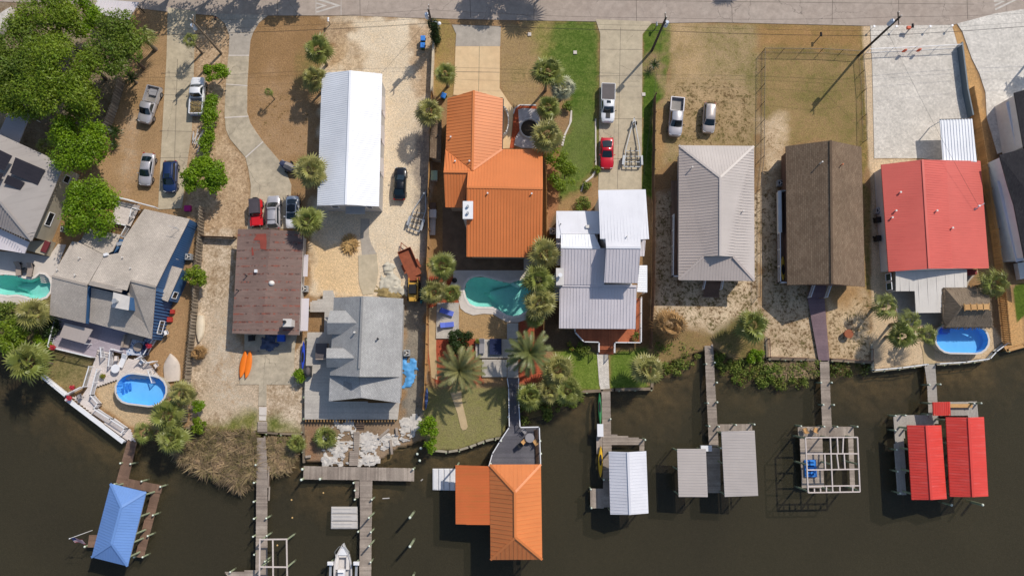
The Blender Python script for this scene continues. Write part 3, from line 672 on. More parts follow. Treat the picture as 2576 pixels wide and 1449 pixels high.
def keyhole(outer,inner):
 A=lambda P_:sum(P_[i][0]*P_[(i+1)%len(P_)][1]-P_[(i+1)%len(P_)][0]*P_[i][1]for i in range(len(P_)))
 if A(outer)<0:outer=outer[::-1]
 if A(inner)>0:inner=inner[::-1]
 bi,bj=min(((i,j)for i in range(len(outer))for j in range(len(inner))),key=lambda t:(outer[t[0]][0]-inner[t[1]][0])**2+(outer[t[0]][1]-inner[t[1]][1])**2)
 return outer[bi:]+outer[:bi+1]+inner[bj:]+inner[:bj+1]
mb=MB()
outr=W2([b2(330,594),b2(1000,594),b2(1000,960),b2(900,960),b2(820,985),b2(740,985),b2(680,955),b2(630,925),b2(560,920),b2(480,932),b2(420,910),b2(385,880),b2(370,820),b2(380,755),b2(300,720),b2(330,650)])
kh=keyhole(outr,offset_poly(W2(POOLA),-.28))
mb.add([(x,y,.05)for x,y in kh],[tuple(range(len(kh)))])
n_=len(outr);mb.add([(x,y,.05)for x,y in outr]+[(x,y,-.1)for x,y in outr],[(i,n_+i,n_+(i+1)%n_,(i+1)%n_)for i in range(n_)])
S(mb,'patio',M_patio,kind='structure')
def pool_water(name,tint,dens):
 m,nt,b=new_mat(name);nt.nodes.remove(b)
 out=nt.nodes['Material Output']
 tr=nt.nodes.new('ShaderNodeBsdfTransparent');gl=nt.nodes.new('ShaderNodeBsdfGlossy');gl.inputs['Roughness'].default_value=.05
 mx=nt.nodes.new('ShaderNodeMixShader');mx.inputs[0].default_value=.04;nt.links.new(tr.outputs[0],mx.inputs[1]);nt.links.new(gl.outputs[0],mx.inputs[2])
 nt.links.new(mx.outputs[0],out.inputs[0])
 va=nt.nodes.new('ShaderNodeVolumeAbsorption');va.inputs['Color'].default_value=(*tint,1);va.inputs['Density'].default_value=dens
 nt.links.new(va.outputs[0],out.inputs['Volume'])
 bp=nt.nodes.new('ShaderNodeBump');bp.inputs['Strength'].default_value=.1
 nt.links.new(noise(nt,obj_co(nt),3,3),bp.inputs['Height']);nt.links.new(bp.outputs[0],gl.inputs['Normal'])
 return m
M_wteal=pool_water('teal_pool_water',(.02,.62,.62),.06)
M_wblue=pool_water('blue_pool_water',(.10,.62,.95),.022)
M_basin=concrete('pool_plaster',(156,228,214),(138,218,204),cracks=0,stain=.4,grain=.05)
M_liner=concrete('pool_liner',(118,198,250),(100,186,246),cracks=0,stain=.15,grain=.05)
M_coping=plain('pool_coping',(226,216,206),.7,var=.1,scale=3)
def sunk_pool(label,pts,deep,shallow_dir):
 pl=W2(pts);cx=sum(p[0]for p in pl)/len(pl);cy=sum(p[1]for p in pl)/len(pl)
 A=sum(pl[i][0]*pl[(i+1)%len(pl)][1]-pl[(i+1)%len(pl)][0]*pl[i][1]for i in range(len(pl)))
 if A<0:pl=pl[::-1]
 root=T('swimming_pool',label,'swimming pool',(cx,cy,0))
 mb=MB();o=offset_poly(pl,-.3);n=len(pl)
 mb.add([(x,y,.09)for x,y in pl]+[(x,y,.09)for x,y in o]+[(x,y,-.1)for x,y in o]+[(x,y,-.35)for x,y in pl],[(i,n+i,n+(i+1)%n,(i+1)%n)for i in range(n)]+[(n+i,2*n+i,2*n+(i+1)%n,n+(i+1)%n)for i in range(n)]+[(3*n+i,i,(i+1)%n,3*n+(i+1)%n)for i in range(n)])
 P(mb,'coping',root,M_coping)
 dx,dy=w(deep).x,w(deep).y
 mb=MB();rings=[]
 for k,(sc_,dep)in enumerate(((1.0,-.2),(.99,-1.0),(.9,-1.25),(.62,-2.1),(.35,-2.5),(.1,-2.6))):
  rg=[]
  for x,y in pl:
   dd=math.hypot(x-dx,y-dy);sh=max(0,min(1,(dd-4.2)/4.5))
   z=dep if k<2 else dep*(1-sh)+max(dep,-1.05)*sh
   rg.append((dx+(x-dx)*sc_,dy+(y-dy)*sc_,z))
  rings.append(rg)
 mb.loft(rings,cap=False);mb.add(rings[-1],[tuple(range(n))])
 P(mb,'basin',root,M_basin,smooth=50)
 mb=MB();mb.prism(offset_poly(pl,.012),-3.2,-.14);P(mb,'pool_water',root,M_wteal)
 return root
pr=sunk_pool('large turquoise kidney-shaped pool behind the orange-roofed house, shaded by palms',POOLA,b2(570,750),None)
for k in range(3):
 mb=MB();p0,p1=w(b2(770+k*28,690-k*8)),w(b2(830+k*22,722+k*-14))
 mb.beam((p0.x,p0.y,-.35-.25*k),(p1.x,p1.y,-.35-.25*k),.4,.3);P(mb,'step',pr,M_basin)
pr=sunk_pool('teal kidney-shaped pool cut off by the left edge, with white curved steps',POOLB,b0(30,700),None)
for k in range(4):
 mb=MB();pts=[w(b0(292+i*16-4*k,628+k*14+abs(i-2)*-3+8),0)for i in range(5)]
 for i in range(4):mb.beam((pts[i].x,pts[i].y,-.3-.2*k),(pts[i+1].x,pts[i+1].y,-.3-.2*k),.25,.2)
 P(mb,'step',pr,M_coping)
 # ================================================================ houses
M_rwhite=metal_roof('white_metal_roof',(238,238,240),streak=(190,190,200))
M_rwhite2=metal_roof('pale_metal_roof',(218,217,222),streak=(180,178,186))
M_rlav=metal_roof('silver_and_shaded_white_roof',(212,204,206),streak=(150,150,158))
M_rorange=metal_roof('orange_metal_roof',(214,126,70),var=.08,streak=(176,98,54))
M_rorange2=metal_roof('faded_orange_metal_roof',(214,128,72),var=.1,streak=(170,96,58))
M_rred=metal_roof('red_metal_roof',(214,100,88),var=.08,streak=(176,52,50))
M_rred2=metal_roof('bright_red_metal_roof',(218,72,62),var=.1,streak=(240,170,165))
M_rgrey=metal_roof('grey_metal_roof',(190,180,173),streak=(150,142,136))
M_rgrey2=metal_roof('warm_and_shaded_grey_roof',(186,173,165),streak=(140,130,122))
M_rblue=metal_roof('blue_metal_roof',(110,146,202),var=.1,streak=(110,150,220))
M_rrust=rusty('rust_brown_roof',(134,112,102),(120,98,90))
M_shgrey=shingle('grey_shingles',(204,192,178),(190,178,166))
M_shgrey2=shingle('pale_grey_shingles',(186,184,181),(172,170,168),.18,.3)
M_shbrown=shingle('brown_shingles',(136,116,96),(118,98,80),.24,.5)
M_shdark=shingle('charcoal_shingles',(66,64,66),(52,50,54))
M_wallw=plain('white_siding',(222,220,216),.7,var=.08)
M_wallgrey=plain('grey_siding',(182,178,174),.75,var=.1)
M_wallbeige=plain('beige_stucco',(176,166,146),.85,var=.1)
M_wallblue=plain('blue_siding',(66,106,150),.6,var=.12)
M_walltan=plain('tan_siding',(170,150,126),.8,var=.12)
M_wallbrown=plain('brown_siding',(104,78,66),.8,var=.15)
M_wallred=plain('red_siding',(140,44,44),.7,var=.1)
M_white=plain('white_vinyl',(230,229,230),.5,var=.05)
M_glass=plain('window_glass',(28,34,40),.08,var=.1,spec=.8)
M_dark=plain('dark_metal',(40,40,42),.5,var=.1)
M_black=plain('black_plastic',(22,22,24),.5,var=.15)
M_galv=plain('galvanised_steel',(178,180,182),.4,metal=.3,var=.12)
M_chim=plain('chimney_cladding',(206,200,194),.8,var=.1)
M_deckgrey=wood('grey_deck_boards',(198,190,178),(182,174,164),.07)
M_deckpink=wood('pale_deck_boards',(224,212,204),(208,197,190),.07)
M_deckred=wood('redwood_deck_boards',(190,110,74),(172,98,66),.14)
M_decklav=wood('painted_deck_boards',(178,166,172),(164,152,160),.06)
M_deckbrown=wood('brown_deck_boards',(136,108,90),(116,92,78),.15)
M_dock=wood('weathered_dock_boards',(172,158,144),(146,132,120),.2)
M_dockdark=wood('dark_dock_boards',(112,92,76),(92,76,64),.2)
M_dockgrey=wood('composite_dock_boards',(176,168,158),(164,156,148),.06)
M_dockblue=wood('dark_grey_walkway_boards',(112,110,114),(98,96,102),.15)
M_fencewood=wood('weathered_fence_boards',(158,144,126),(130,118,102),.28)
M_fencetan=wood('tan_fence_boards',(204,160,106),(186,142,92),.14)
M_fencebrown=wood('brown_fence_boards',(112,88,72),(92,74,62),.2)
M_pile=plain('treated_piling',(150,158,128),.85,var=.25,scale=2)
M_pilecap=plain('piling_cap',(216,222,206),.7)
M_vent=plain('vent_pipe_paint',(222,216,208),.6)
def vent(root,p,z,r=.09,h=.45,mat=None):
 q=w(p,z);mb=MB();mb.tube([(q.x,q.y,z-.3),(q.x,q.y,z+h)],r,8);mb.tube([(q.x,q.y,z+h),(q.x,q.y,z+h+.07)],r*1.5,8)
 return P(mb,'vent_pipe',root,mat or M_vent)
def house(name,label,cat,pts,z0=0.0,group=None):
 q=[w(p,0)for p in pts];c=sum(q,Vector((0,0,0)))/len(q)
 return T(name,label,cat,(c.x,c.y,z0),group)
def roofp(root,faces,mat,name='roof',rib=.45,caps=(),th=.13,slope=None,rw=.05,rh=.05,capw=.3,edge=None):
 mb=roof_mb(faces,th,rib,rw,rh,slope,0,1 if edge else 0)
 for c in caps:ridge(mb,c,capw)
 return P(mb,name,root,[mat,edge]if edge else mat)
def gablefill(root,tris,mat):
 for t in tris:
  mb=MB();mb.add([w(p,z-.14)for p,z in t],[tuple(range(len(t)))]);P(mb,'gable_wall',root,mat)
def posts(root,pts,z,mat,z0=0.0,s=.1,name='post'):
 for p in pts:
  q=w(p,z);mb=MB();mb.box((q.x,q.y,z0),(s,s,z-z0));P(mb,name,root,mat)
h=house('metal_barn','long white corrugated metal barn with grey walls standing in the pale sand yard','barn',[a1(885,555),b1(1315,110)])
E,Rr=4.5,6.4
NW,NR,NE,SW,SR,SE=a1(885,556),a1(1100,535),a1(1340,560),b1(848,105),b1(1066,98),b1(1315,111)
rf=roofp(h,[[(NW,E),(NR,Rr),(SR,Rr),(SW,E)],[(NR,Rr),(NE,E),(SE,E),(SR,Rr)]],M_rwhite,rib=.3,caps=[[(NR,Rr),(SR,Rr)]],rw=.08,rh=.04)
wb,poly=wall_block(h,[NW,NE,SE,SW],E,.35,M_wallgrey)
gablefill(h,[[(SW,E),(SE,E),(SR,Rr)]],M_wallgrey)
pe=[Vector(p)for p in poly]
for k,(t0,t1)in enumerate(((.13,.24),(.36,.47),(.62,.73))):
 p0=pe[1].lerp(pe[2],t0);p1=pe[1].lerp(pe[2],t1)
 mb=MB();mb.beam((p0.x+.03,p0.y,1.5),(p1.x+.03,p1.y,1.5),.06,3.0);P(mb,'garage_door',h,M_rlav)
 mb=MB();mb.add([(p0.x+.05,p0.y,3.4),(p0.x+.5,p0.y,2.75),(p1.x+.5,p1.y,2.75),(p1.x+.05,p1.y,3.4),(p0.x+.05,p0.y,3.34),(p0.x+.5,p0.y,2.69),(p1.x+.5,p1.y,2.69),(p1.x+.05,p1.y,3.34)],[(0,1,2,3),(7,6,5,4),(1,5,6,2),(0,4,5,1),(3,2,6,7)]);P(mb,'door_canopy',h,M_rgrey)
p0,p1=pe[3].lerp(pe[2],.15),pe[3].lerp(pe[2],.28);window_on(h,(p0.x,p0.y),(p1.x,p1.y),2.2,3.2,M_white,M_glass)
p0,p1=pe[3].lerp(pe[2],.78),pe[3].lerp(pe[2],.88);window_on(h,(p0.x,p0.y),(p1.x,p1.y),2.2,3.2,M_white,M_glass)
p0,p1=pe[3].lerp(pe[2],.4),pe[3].lerp(pe[2],.75)
mb=MB();mb.beam((p0.x,p0.y-.5,2.6),(p1.x,p1.y-.5,2.6),1.0,.1);P(mb,'porch_roof',h,M_wallgrey)
h=house('low_house','low house under a rust-stained brown metal roof with a chimney, beside parked cars','house',[b1(250,280),b1(712,1080)])
NW,NR,NE,SE,SR,SW=b1(250,281),b1(500,285),b1(748,300),b1(712,1081),b1(432,1076),b1(206,1069)
E,Rr=2.9,3.5
roofp(h,[[(NW,E),(NR,Rr),(SR,Rr),(SW,E)],[(NR,Rr),(NE,E),(SE,E),(SR,Rr)]],M_rrust,rib=.32,rw=.05,rh=.022,edge=M_wallw)
wall_block(h,[NW,NE,SE,SW],E,.5,M_wallgrey)
mb=MB()
for pts in([b1(400,318),b1(465,318),b1(470,385),b1(465,440),b1(420,430),b1(415,368),b1(365,365),b1(378,340)],[b1(350,420),b1(360,418),b1(370,475),b1(352,482)]):
 q=[w(p,3.37)for p in pts]
 mb.add([(a.x,a.y,2.9+.6*max(0,min(1,(a.x-w(NW,E).x)/(w(NR,Rr).x-w(NW,E).x)))+.045)for a in q],[tuple(range(len(q)))])
P(mb,'repainted_patch',h,plain('red_oxide_paint',(146,68,54),.8,var=.2))
q=w(b1(648,995),3.2);mb=MB();mb.box((q.x,q.y,2.9),(1.0,.9,1.6));mb.box((q.x,q.y,4.5),(1.15,1.05,.12))
ch=P(mb,'chimney',h,M_chim);mb=MB();mb.tube([(q.x-.3,q.y+.1,4.6),(q.x-.3,q.y+.1,5.0)],.22,10);P(mb,'flue',ch,M_dark)
q=w(b1(388,600),3.4);mb=MB();mb.box((q.x,q.y,3.3),(.35,.4,.35));P(mb,'roof_vent',h,M_white)
q=w(b1(503,690),3.5);mb=MB();mb.dome((q.x,q.y,3.4),.4,.36,.35,14,4);P(mb,'roof_vent',h,M_vent,smooth=60)
for p in(b1(318,635),b1(253,745),b1(690,395)):vent(h,p,3.2,.07,.5,M_dark)
for(p0,p1,z)in((b1(748,475),b1(775,640),1.9),(b1(730,805),b1(778,1050),2.0)):
 mb=MB();A_,B_=w(p0,z),w(p1,z);mb.prism([(A_.x,A_.y),(B_.x,A_.y),(B_.x,B_.y),(A_.x,B_.y)],z-.1,z);P(mb,'side_awning',h,M_rlav)
h=house('shingle_house','rambling blue-sided house with grey shingle roofs and a big sun deck over the canal','house',[b0(390,640),b0(1430,205)])
NE_,RD,SE_=2.9,5.7,3.2
zN=lambda t:NE_+(RD-NE_)*t
roofp(h,[[(b0(395,635),5.2),(b0(545,374),3.9),(b0(600,384),3.9),(b0(790,480),4.6),(b0(662,703),5.5)]],M_shgrey,rib=0)
roofp(h,[[(b0(605,380),3.6),(b0(660,273),3.0),(b0(912,325),3.0),(b0(850,450),3.8),(b0(792,478),4.2)]],M_shgrey,rib=0)
roofp(h,[[(b0(676,690),5.6),(b0(790,482),4.6),(b0(895,462),4.4),(b0(938,350),3.9),(b0(1090,130),2.9),(b0(1432,205),2.9),(b0(1178,718),5.7),(b0(985,668),5.7),(b0(958,745),5.9)]],M_shgrey,rib=0)
roofp(h,[[(b0(392,642),5.2),(b0(658,710),5.5),(b0(642,993),3.7),(b0(374,930),3.5)]],M_shgrey,rib=0,caps=[[(b0(392,638),5.2),(b0(660,706),5.5)]])
roofp(h,[[(b0(690,722),4.5),(b0(940,782),4.5),(b0(975,760),4.6),(b0(985,674),5.6),(b0(1176,722),5.6),(b0(1145,1111),3.2),(b0(675,986),3.0)]],M_shgrey,rib=0,caps=[[(b0(988,671),5.65),(b0(1178,719),5.65)]])
mb=MB();ridge(mb,[(b0(678,688),5.7),(b0(925,745),5.7)],.6,.12);P(mb,'ridge_overhang',h,M_shgrey)
poly=offset_poly(W2([b0(392,640),b0(545,374),b0(660,275),b0(930,340),b0(1090,130),b0(1432,205),b0(1178,720),b0(1145,1111),b0(680,990),b0(640,990),b0(374,930)],3.4),.3)
mb=MB();mb.prism(poly,0,2.75);P(mb,'wall',h,M_wallblue)
def curtain(root,top,z0,mat,inset=(0,0),name='end_wall'):
 q=[w(p,z-.14)+Vector((inset[0],inset[1],0))for p,z in top]
 mb=MB();n=len(q)
 for i in range(n-1):
  a,b_=q[i],q[i+1]
  mb.add([a,b_,(b_.x,b_.y,z0),(a.x,a.y,z0)],[(0,1,2,3)])
 return P(mb,name,root,mat)
curtain(h,[(b0(1432,205),2.9),(b0(1178,720),5.65),(b0(1145,1111),3.2)],0,M_wallblue,(-.15,0))
curtain(h,[(b0(660,708),5.45),(b0(642,993),3.6)],2.5,M_wallblue,(-.1,0))
curtain(h,[(b0(690,722),5.6),(b0(940,782),5.6)],4.0,M_wallblue,(0,.2))
mb=MB();A_,B_=w(b0(1432,205),2.9),w(b0(1178,720),5.65)
for k in range(1,34):
 t=k/34;p=A_.lerp(B_,t);mb.box((p.x-.12,p.y,0),(.05,.05,p.z-.2))
A_,B_=w(b0(1178,720),5.65),w(b0(1145,1111),3.2)
for k in range(1,16):
 t=k/16;p=A_.lerp(B_,t);mb.box((p.x-.12,p.y,0),(.09,.09,p.z-.2))
P(mb,'siding_batten',h,plain('blue_trim',(80,118,162),.6,var=.05))
roofp(h,[[(b0(1300,560),3.2),(b0(1377,581),3.0),(b0(1266,830),3.0),(b0(1188,800),3.2)]],M_shgrey,rib=0,name='bay_roof')
mb=MB();mb.prism(offset_poly(W2([b0(1300,560),b0(1377,581),b0(1266,830),b0(1188,800)],3.0),.15),0,2.85);P(mb,'bay',h,M_wallblue)
py=offset_poly(W2([b0(1300,560),b0(1377,581),b0(1266,830),b0(1188,800)],3.0),.15)
A_,B_=Vector(py[1]),Vector(py[2])
p0,p1=B_.lerp(A_,.10),B_.lerp(A_,.30);window_on(h,p0,p1,1.0,2.2,M_white,M_glass)
A_,B_=w(b0(1178,720),5.65),w(b0(1145,1111),3.2)
p0,p1=B_.lerp(A_,.12),B_.lerp(A_,.38);window_on(h,(p0.x-.1,p0.y),(p1.x-.1,p1.y),.9,2.1,M_white,M_glass)
q=[w(b0(865,765),5.8),w(b0(978,795),5.8),w(b0(968,890),5.8),w(b0(853,868),5.8)]
mb=MB();mb.prism([(p.x,p.y)for p in q],3.6,5.8);ch=P(mb,'chimney',h,M_wallblue)
mb=MB();mb.prism(offset_poly([(p.x,p.y)for p in q],-.08),5.8,5.95);P(mb,'chimney_cap',ch,M_chim)
c_=sum(q,Vector())/4;mb=MB();mb.tube([(c_.x-.4,c_.y,5.9),(c_.x-.4,c_.y,6.6)],.2,10);mb.tube([(c_.x-.4,c_.y,6.6),(c_.x-.4,c_.y,6.75)],.32,10);P(mb,'flue',ch,M_galv)
for p,z in((b0(605,500),4.8),(b0(440,590),5.1),(b0(575,628),5.3),(b0(932,498),4.6),(b0(993,578),5.1),(b0(1338,510),2.2)):vent(h,p,z,.06,.3)
q=w(b0(800,475),4.8);mb=MB();mb.box((q.x,q.y,4.5),(.5,.35,.45),.3);P(mb,'roof_vent',h,M_white)
q=w(b0(905,395),4.0);mb=MB();mb.box((q.x,q.y,3.2),(.7,.5,1.0),.25);P(mb,'roof_vent',h,M_galv)
q=w(b0(1360,290),3.2);mb=MB();mb.tube([(q.x,q.y,3.0),(q.x,q.y,5.2)],.03,6);mb.beam((q.x-.7,q.y+.2,5.1),(q.x+.7,q.y-.2,5.1),.04,.04);mb.beam((q.x-.4,q.y-.4,4.9),(q.x+.4,q.y+.1,4.9),.03,.03);P(mb,'aerial',h,M_galv)
UD=.75
ua=dirang(b0(400,1170),b0(720,1250))
mb=MB();planks(mb,W2([b0(452,955),b0(395,1170),b0(720,1252),b0(735,1190),b0(1100,1245),b0(1205,1080),b0(1145,1085),b0(680,960)],UD),UD,ua,.2,.012)
dk=P(mb,'deck',h,M_decklav)
mb=MB();mb.prism(offset_poly(W2([b0(452,955),b0(395,1170),b0(720,1252),b0(735,1190),b0(1100,1245),b0(1205,1080),b0(1145,1085),b0(680,960)],UD),.25),.0,UD-.06);P(mb,'deck_skirt',h,M_wallgrey)
railing(h,[b0(395,1172),b0(720,1250)],UD,M_white);railing(h,[b0(450,960),b0(395,1172)],UD,M_white,bal=.3)
railing(h,[b0(1060,1262),b0(1110,1235),b0(1200,1085)],UD,M_white,bal=.2)
mb=MB()
for k in range(4):
 A_,B_=w(b0(720+2*k,1190+k*18),.7-.17*k),w(b0(850+2*k,1222+k*18),.7-.17*k);mb.beam((A_.x,A_.y,.62-.17*k),(B_.x,B_.y,.62-.17*k),.42,.06)
P(mb,'stairs',h,M_deckpink)
railing(h,[b0(790,1178),b0(797,1250)],.5,M_white);railing(h,[b0(870,1188),b0(938,1205)],.6,M_white);railing(h,[b0(862,1200),b0(850,1315)],.3,M_white)
roofp(h,[[(b0(490,990),2.6),(b0(700,1040),2.6),(b0(640,1148),2.3),(b0(445,1095),2.3)]],M_rgrey2,rib=0,name='deck_cover')
posts(h,(b0(450,1093),b0(640,1146),b0(545,1120)),2.28,M_white,UD,.1,'cover_post')
LD=.3
mb=MB();planks(mb,W2([b0(720,1250),b0(735,1235),b0(870,1262),b0(1060,1262),b0(1120,1290),b0(1210,1400),b0(1180,1420),c0(1180,-40),c0(880,-30),c0(720,25),c0(712,80),c0(760,150),c0(735,185),c0(700,230),c0(540,100),c0(620,90),c0(660,30),b0(660,1449)],LD),LD,ua,.2,.012)
planks(mb,W2([c0(700,228),c0(736,186),c0(980,335),c0(1020,435),c0(950,420)],LD),LD,dirang(c0(540,135),c0(950,432)),.2,.012)
P(mb,'pool_deck',h,M_deckpink)
railing(h,[b0(705,1320),c0(660,20)],LD,M_white);railing(h,[b0(765,1340),c0(712,85),c0(772,150),c0(738,186),c0(860,262),c0(972,335),c0(945,368)],LD,M_white)
railing(h,[b0(1190,1280),b0(1125,1295),b0(1090,1262)],LD,M_white);railing(h,[b0(1145,1350),b0(1175,1440)],LD,M_white)
railing(h,[c0(520,85),c0(640,25)],LD,M_white)
mb=MB()
for p,q_ in((b0(340,1388),c0(520,86)),(c0(520,110),c0(950,436))):
 A_,B_=w(p,0),w(q_,0);mb.beam((A_.x,A_.y,-.2),(B_.x,B_.y,-.2),.25,1.6);mb.beam((A_.x,A_.y,.65),(B_.x,B_.y,.65),.55,.1)
P(mb,'canal_wall',h,M_white)
railing(h,[b0(345,1390),c0(520,88)],.2,M_white,bal=.25)
mb=MB();planks(mb,W2([b0(880,62),b0(1060,105),b0(985,262),b0(845,232),b0(860,130)],.6),.6,dirang(b0(845,232),b0(985,262)),.2,.012)
P(mb,'porch',h,M_deckpink);railing(h,[b0(885,48),b0(1195,128)],.6,M_white,bal=.12);railing(h,[b0(1062,140),b0(1022,135),b0(1010,200)],.6,M_white);railing(h,[b0(845,236),b0(985,266),b0(940,345)],.6,M_white)
mb=MB();A_,B_=w(b0(835,250),.5),w(b0(975,285),.5)
for k in range(14):
 t=k/13;p=A_.lerp(B_,t);mb.beam((p.x,p.y,0),(p.x+.3,p.y,.6),.04,.05);mb.beam((p.x+.3,p.y,0),(p.x,p.y,.6),.04,.05)
P(mb,'lattice',h,M_deckbrown)
h=house('metal_roof_house','beige house with grey metal hip roof and dark solar panels, cut by the left edge','house',[a0(487,1240),a0(-200,1449)])
TR,BR,TL=a0(487,1240),b0(240,370),a0(-300,880)
roofp(h,[[(TR,4.3),(BR,4.3),(b0(0,78),6.2),(b0(-330,-300),6.6),(TL,5.6)]],metal_roof('dull_metal_roof',(168,160,154)),rib=.4,caps=[[(BR,4.35),(b0(0,76),6.25)]],slope=None)
roofp(h,[[(b0(238,374),4.3),(b0(-330,120),4.3),(b0(-330,-298),6.6),(b0(0,80),6.2)]],M_rgrey2,rib=.4)
roofp(h,[[(b0(222,380),3.3),(b0(185,466),3.0),(b0(-330,380),3.0),(b0(-330,130),3.3)]],M_rlav,rib=.5,name='porch_roof')
wb,poly=wall_block(h,[TR,BR,b0(-330,120),TL],4.3,.45,M_wallbeige)
mb=MB();mb.prism(W2([b0(235,385),b0(425,385),b0(380,490),b0(200,440)],0),0,1.3);P(mb,'annexe',h,M_wallbeige)
mb=MB();mb.box((w(b0(345,415),1.4).x,w(b0(345,415),1.4).y,1.3),(.8,1.6,.2),-.35);P(mb,'red_cushion',h,plain('red_canvas',(110,42,48),.9))
A_,B_=Vector(poly[0]),Vector(poly[1])
for t0,t1 in((.08,.18),(.62,.8)):
 p0,p1=B_.lerp(A_,1-t1),B_.lerp(A_,1-t0);window_on(h,p0,p1,1.6,2.7,M_white,M_glass)
M_solar=plain('solar_panel',(44,40,44),.25,var=.15,spec=.6)
zr=lambda p:5.4
for pts in([a0(-60,1105),a0(95,1180),a0(35,1292),a0(-60,1252)],[a0(118,1190),a0(345,1287),a0(287,1400),a0(75,1308)],[a0(60,1322),a0(190,1380),a0(155,1436),a0(30,1384)],[a0(-60,1285),a0(30,1312),a0(0,1384),a0(-60,1360)]):
 P0,P1,P2=w(TR,4.3),w(BR,4.3),w(b0(0,78),6.2);nn=(P1-P0).cross(P2-P0).normalized()
 if nn.z<0:nn=-nn
 o_=Vector((0,0,CAMH));qq=[]
 for p in pts:
  a_=w(p,0);dr=a_-o_;k=(P0-o_).dot(nn)/dr.dot(nn);qq.append(o_+dr*k+nn*.09)
 mb=MB();n=len(qq);mb.add(qq+[x-nn*.05 for x in qq],[tuple(range(n))]+[(i,n+i,n+(i+1)%n,(i+1)%n)for i in range(n)])
 for k in range(1,5):mb.beam(qq[0].lerp(qq[3],k/5)+nn*.01,qq[1].lerp(qq[2],k/5)+nn*.01,.04,.02)
 P(mb,'solar_panel',h,M_solar)
t=house('patio_cover','bluish corrugated patio cover half hidden by trees at the left edge','patio cover',[a0(0,1030),a0(215,870)])
roofp(t,[[(a0(-20,1030),3.0),(a0(88,800),3.0),(a0(230,860),2.7),(a0(128,1118),2.7)]],M_rlav,rib=.3)
posts(t,(a0(10,1020),a0(92,825),a0(212,875),a0(130,1095)),2.6,M_white)
t=house('carport','grey flat-roofed carport dappled with tree shade near the street','carport',[a0(700,95),a0(960,165)])
roofp(t,[[(a0(700,95),2.8),(a0(738,-5),2.6),(a0(1050,20),2.6),(a0(962,166),2.8)]],M_rlav,rib=.5)
posts(t,(a0(710,92),a0(945,150),a0(745,8),a0(1020,26)),2.55,M_dark)
mb=MB();A_,B_=w(a0(700,96),2.75),w(a0(962,168),2.75);mb.beam(A_,B_,.1,.25);P(mb,'fascia',t,M_dark)
h=house('dormer_house','grey shingle house with two dormers and a wraparound grey deck above torn tarps','house',[b1(975,800),c1(1475,145)])
E,Rr=4.0,7.0
RN,RS=b1(1192,788),b1(1168,1397)
roofp(h,[[(RN,Rr),(b1(1500,806),E),(b1(1482,1398),E),(RS,Rr)]],M_shgrey2,rib=0,caps=[[(b1(1190,792),Rr),(b1(1168,1335),Rr)]])
roofp(h,[[(RN,Rr),(RS,Rr),(b1(945,1385),E+.3),(b1(975,800),E+.3)]],M_shgrey2,rib=0)
roofp(h,[[(b1(1165,1402),5.2),(c1(1180,105),5.0),(c1(935,132),4.0),(c1(945,-120),4.0)]],M_shgrey2,rib=0)
roofp(h,[[(b1(1168,1402),5.2),(b1(1482,1405),4.0),(c1(1472,146),3.9),(c1(1180,105),5.0)]],M_shgrey2,rib=0)
wall_block(h,[b1(975,800),b1(1500,806),b1(1482,1405),c1(1470,140),c1(940,130)],4.0,.45,M_wallgrey)
gablefill(h,[[(b1(975,802),E),(b1(1500,808),E),(RN,Rr)],[(b1(945,1385),E),(b1(1482,1396),E),(RS,Rr)]],M_wallgrey)
for y0,y1,x0,x1,x2,x3 in((898,1075,950,1080,1155,918),(1180,1325,925,1075,1130,912)):
 ym=y0+(y1-y0)*.52
 dz=5.9
 roofp(h,[[(b1(x0-5,y0),5.2),(b1(x1,y0),5.5),(b1(x2,ym),6.6),(b1(x3+5,ym),6.2)]],M_shgrey2,rib=0,name='dormer_roof')
 roofp(h,[[(b1(x3+5,ym),6.2),(b1(x2,ym),6.6),(b1(x1,y1),5.3),(b1(x3+8,y1),5.0)]],M_shgrey2,rib=0,name='dormer_roof')
 mb=MB();q=W2([b1(x0+4,y0+12),b1(x1+30,y0+12),b1(x1+30,y1-12),b1(x3+20,y1-12)],5.0);mb.prism(q,3.9,5.05);P(mb,'dormer_wall',h,M_wallgrey)
roofp(h,[[(b1(978,798),4.4),(b1(1138,800),5.6),(b1(1140,830),5.4),(b1(1005,835),4.5)]],M_shgrey2,rib=0,name='dormer_roof')
vent(h,b1(1136,1062),6.4);vent(h,b1(1310,1110),5.9,mat=M_dark)
DZ=.9
dpoly=W2([b1(895,740),b1(965,740),b1(985,800),b1(985,830),c1(960,130),c1(1468,146),c1(1455,268),c1(752,268),c1(752,60),b1(775,1060),b1(900,1060),b1(905,910),b1(795,912),b1(795,830),b1(890,805)],DZ)
mb=MB();planks(mb,dpoly,DZ,0.0,.2,.012);P(mb,'deck',h,M_deckgrey)
mb=MB()
for x in range(760,1450,23):
 p=w(c1(x,268),DZ);mb.beam((p.x,p.y+.4,DZ-.16),(p.x,p.y-.35,DZ-.16),.06,.2)
P(mb,'joist',h,M_fencetan)
for p in(c1(760,262),c1(990,262),c1(1225,262),c1(1445,262),c1(760,100),b1(785,1120),b1(800,900)):
 q=w(p,0);mb=MB();mb.box((q.x,q.y,-.6),(.25,.25,.6+DZ-.05));P(mb,'deck_post',h,M_pile)
mb=MB()
for k in range(5):A_,B_=w(c1(1135,272+17*k),DZ-.18*k),w(c1(1200,272+17*k),DZ-.18*k);mb.beam((A_.x,A_.y,DZ-.2-.17*k),(B_.x,B_.y,DZ-.2-.17*k),.32,.05)
P(mb,'stairs',h,M_dockdark)
h=house('orange_roof_house','large house with bright orange standing-seam roofs and a white brick chimney by the pool','house',[a2(285,745),b2(1000,490)])
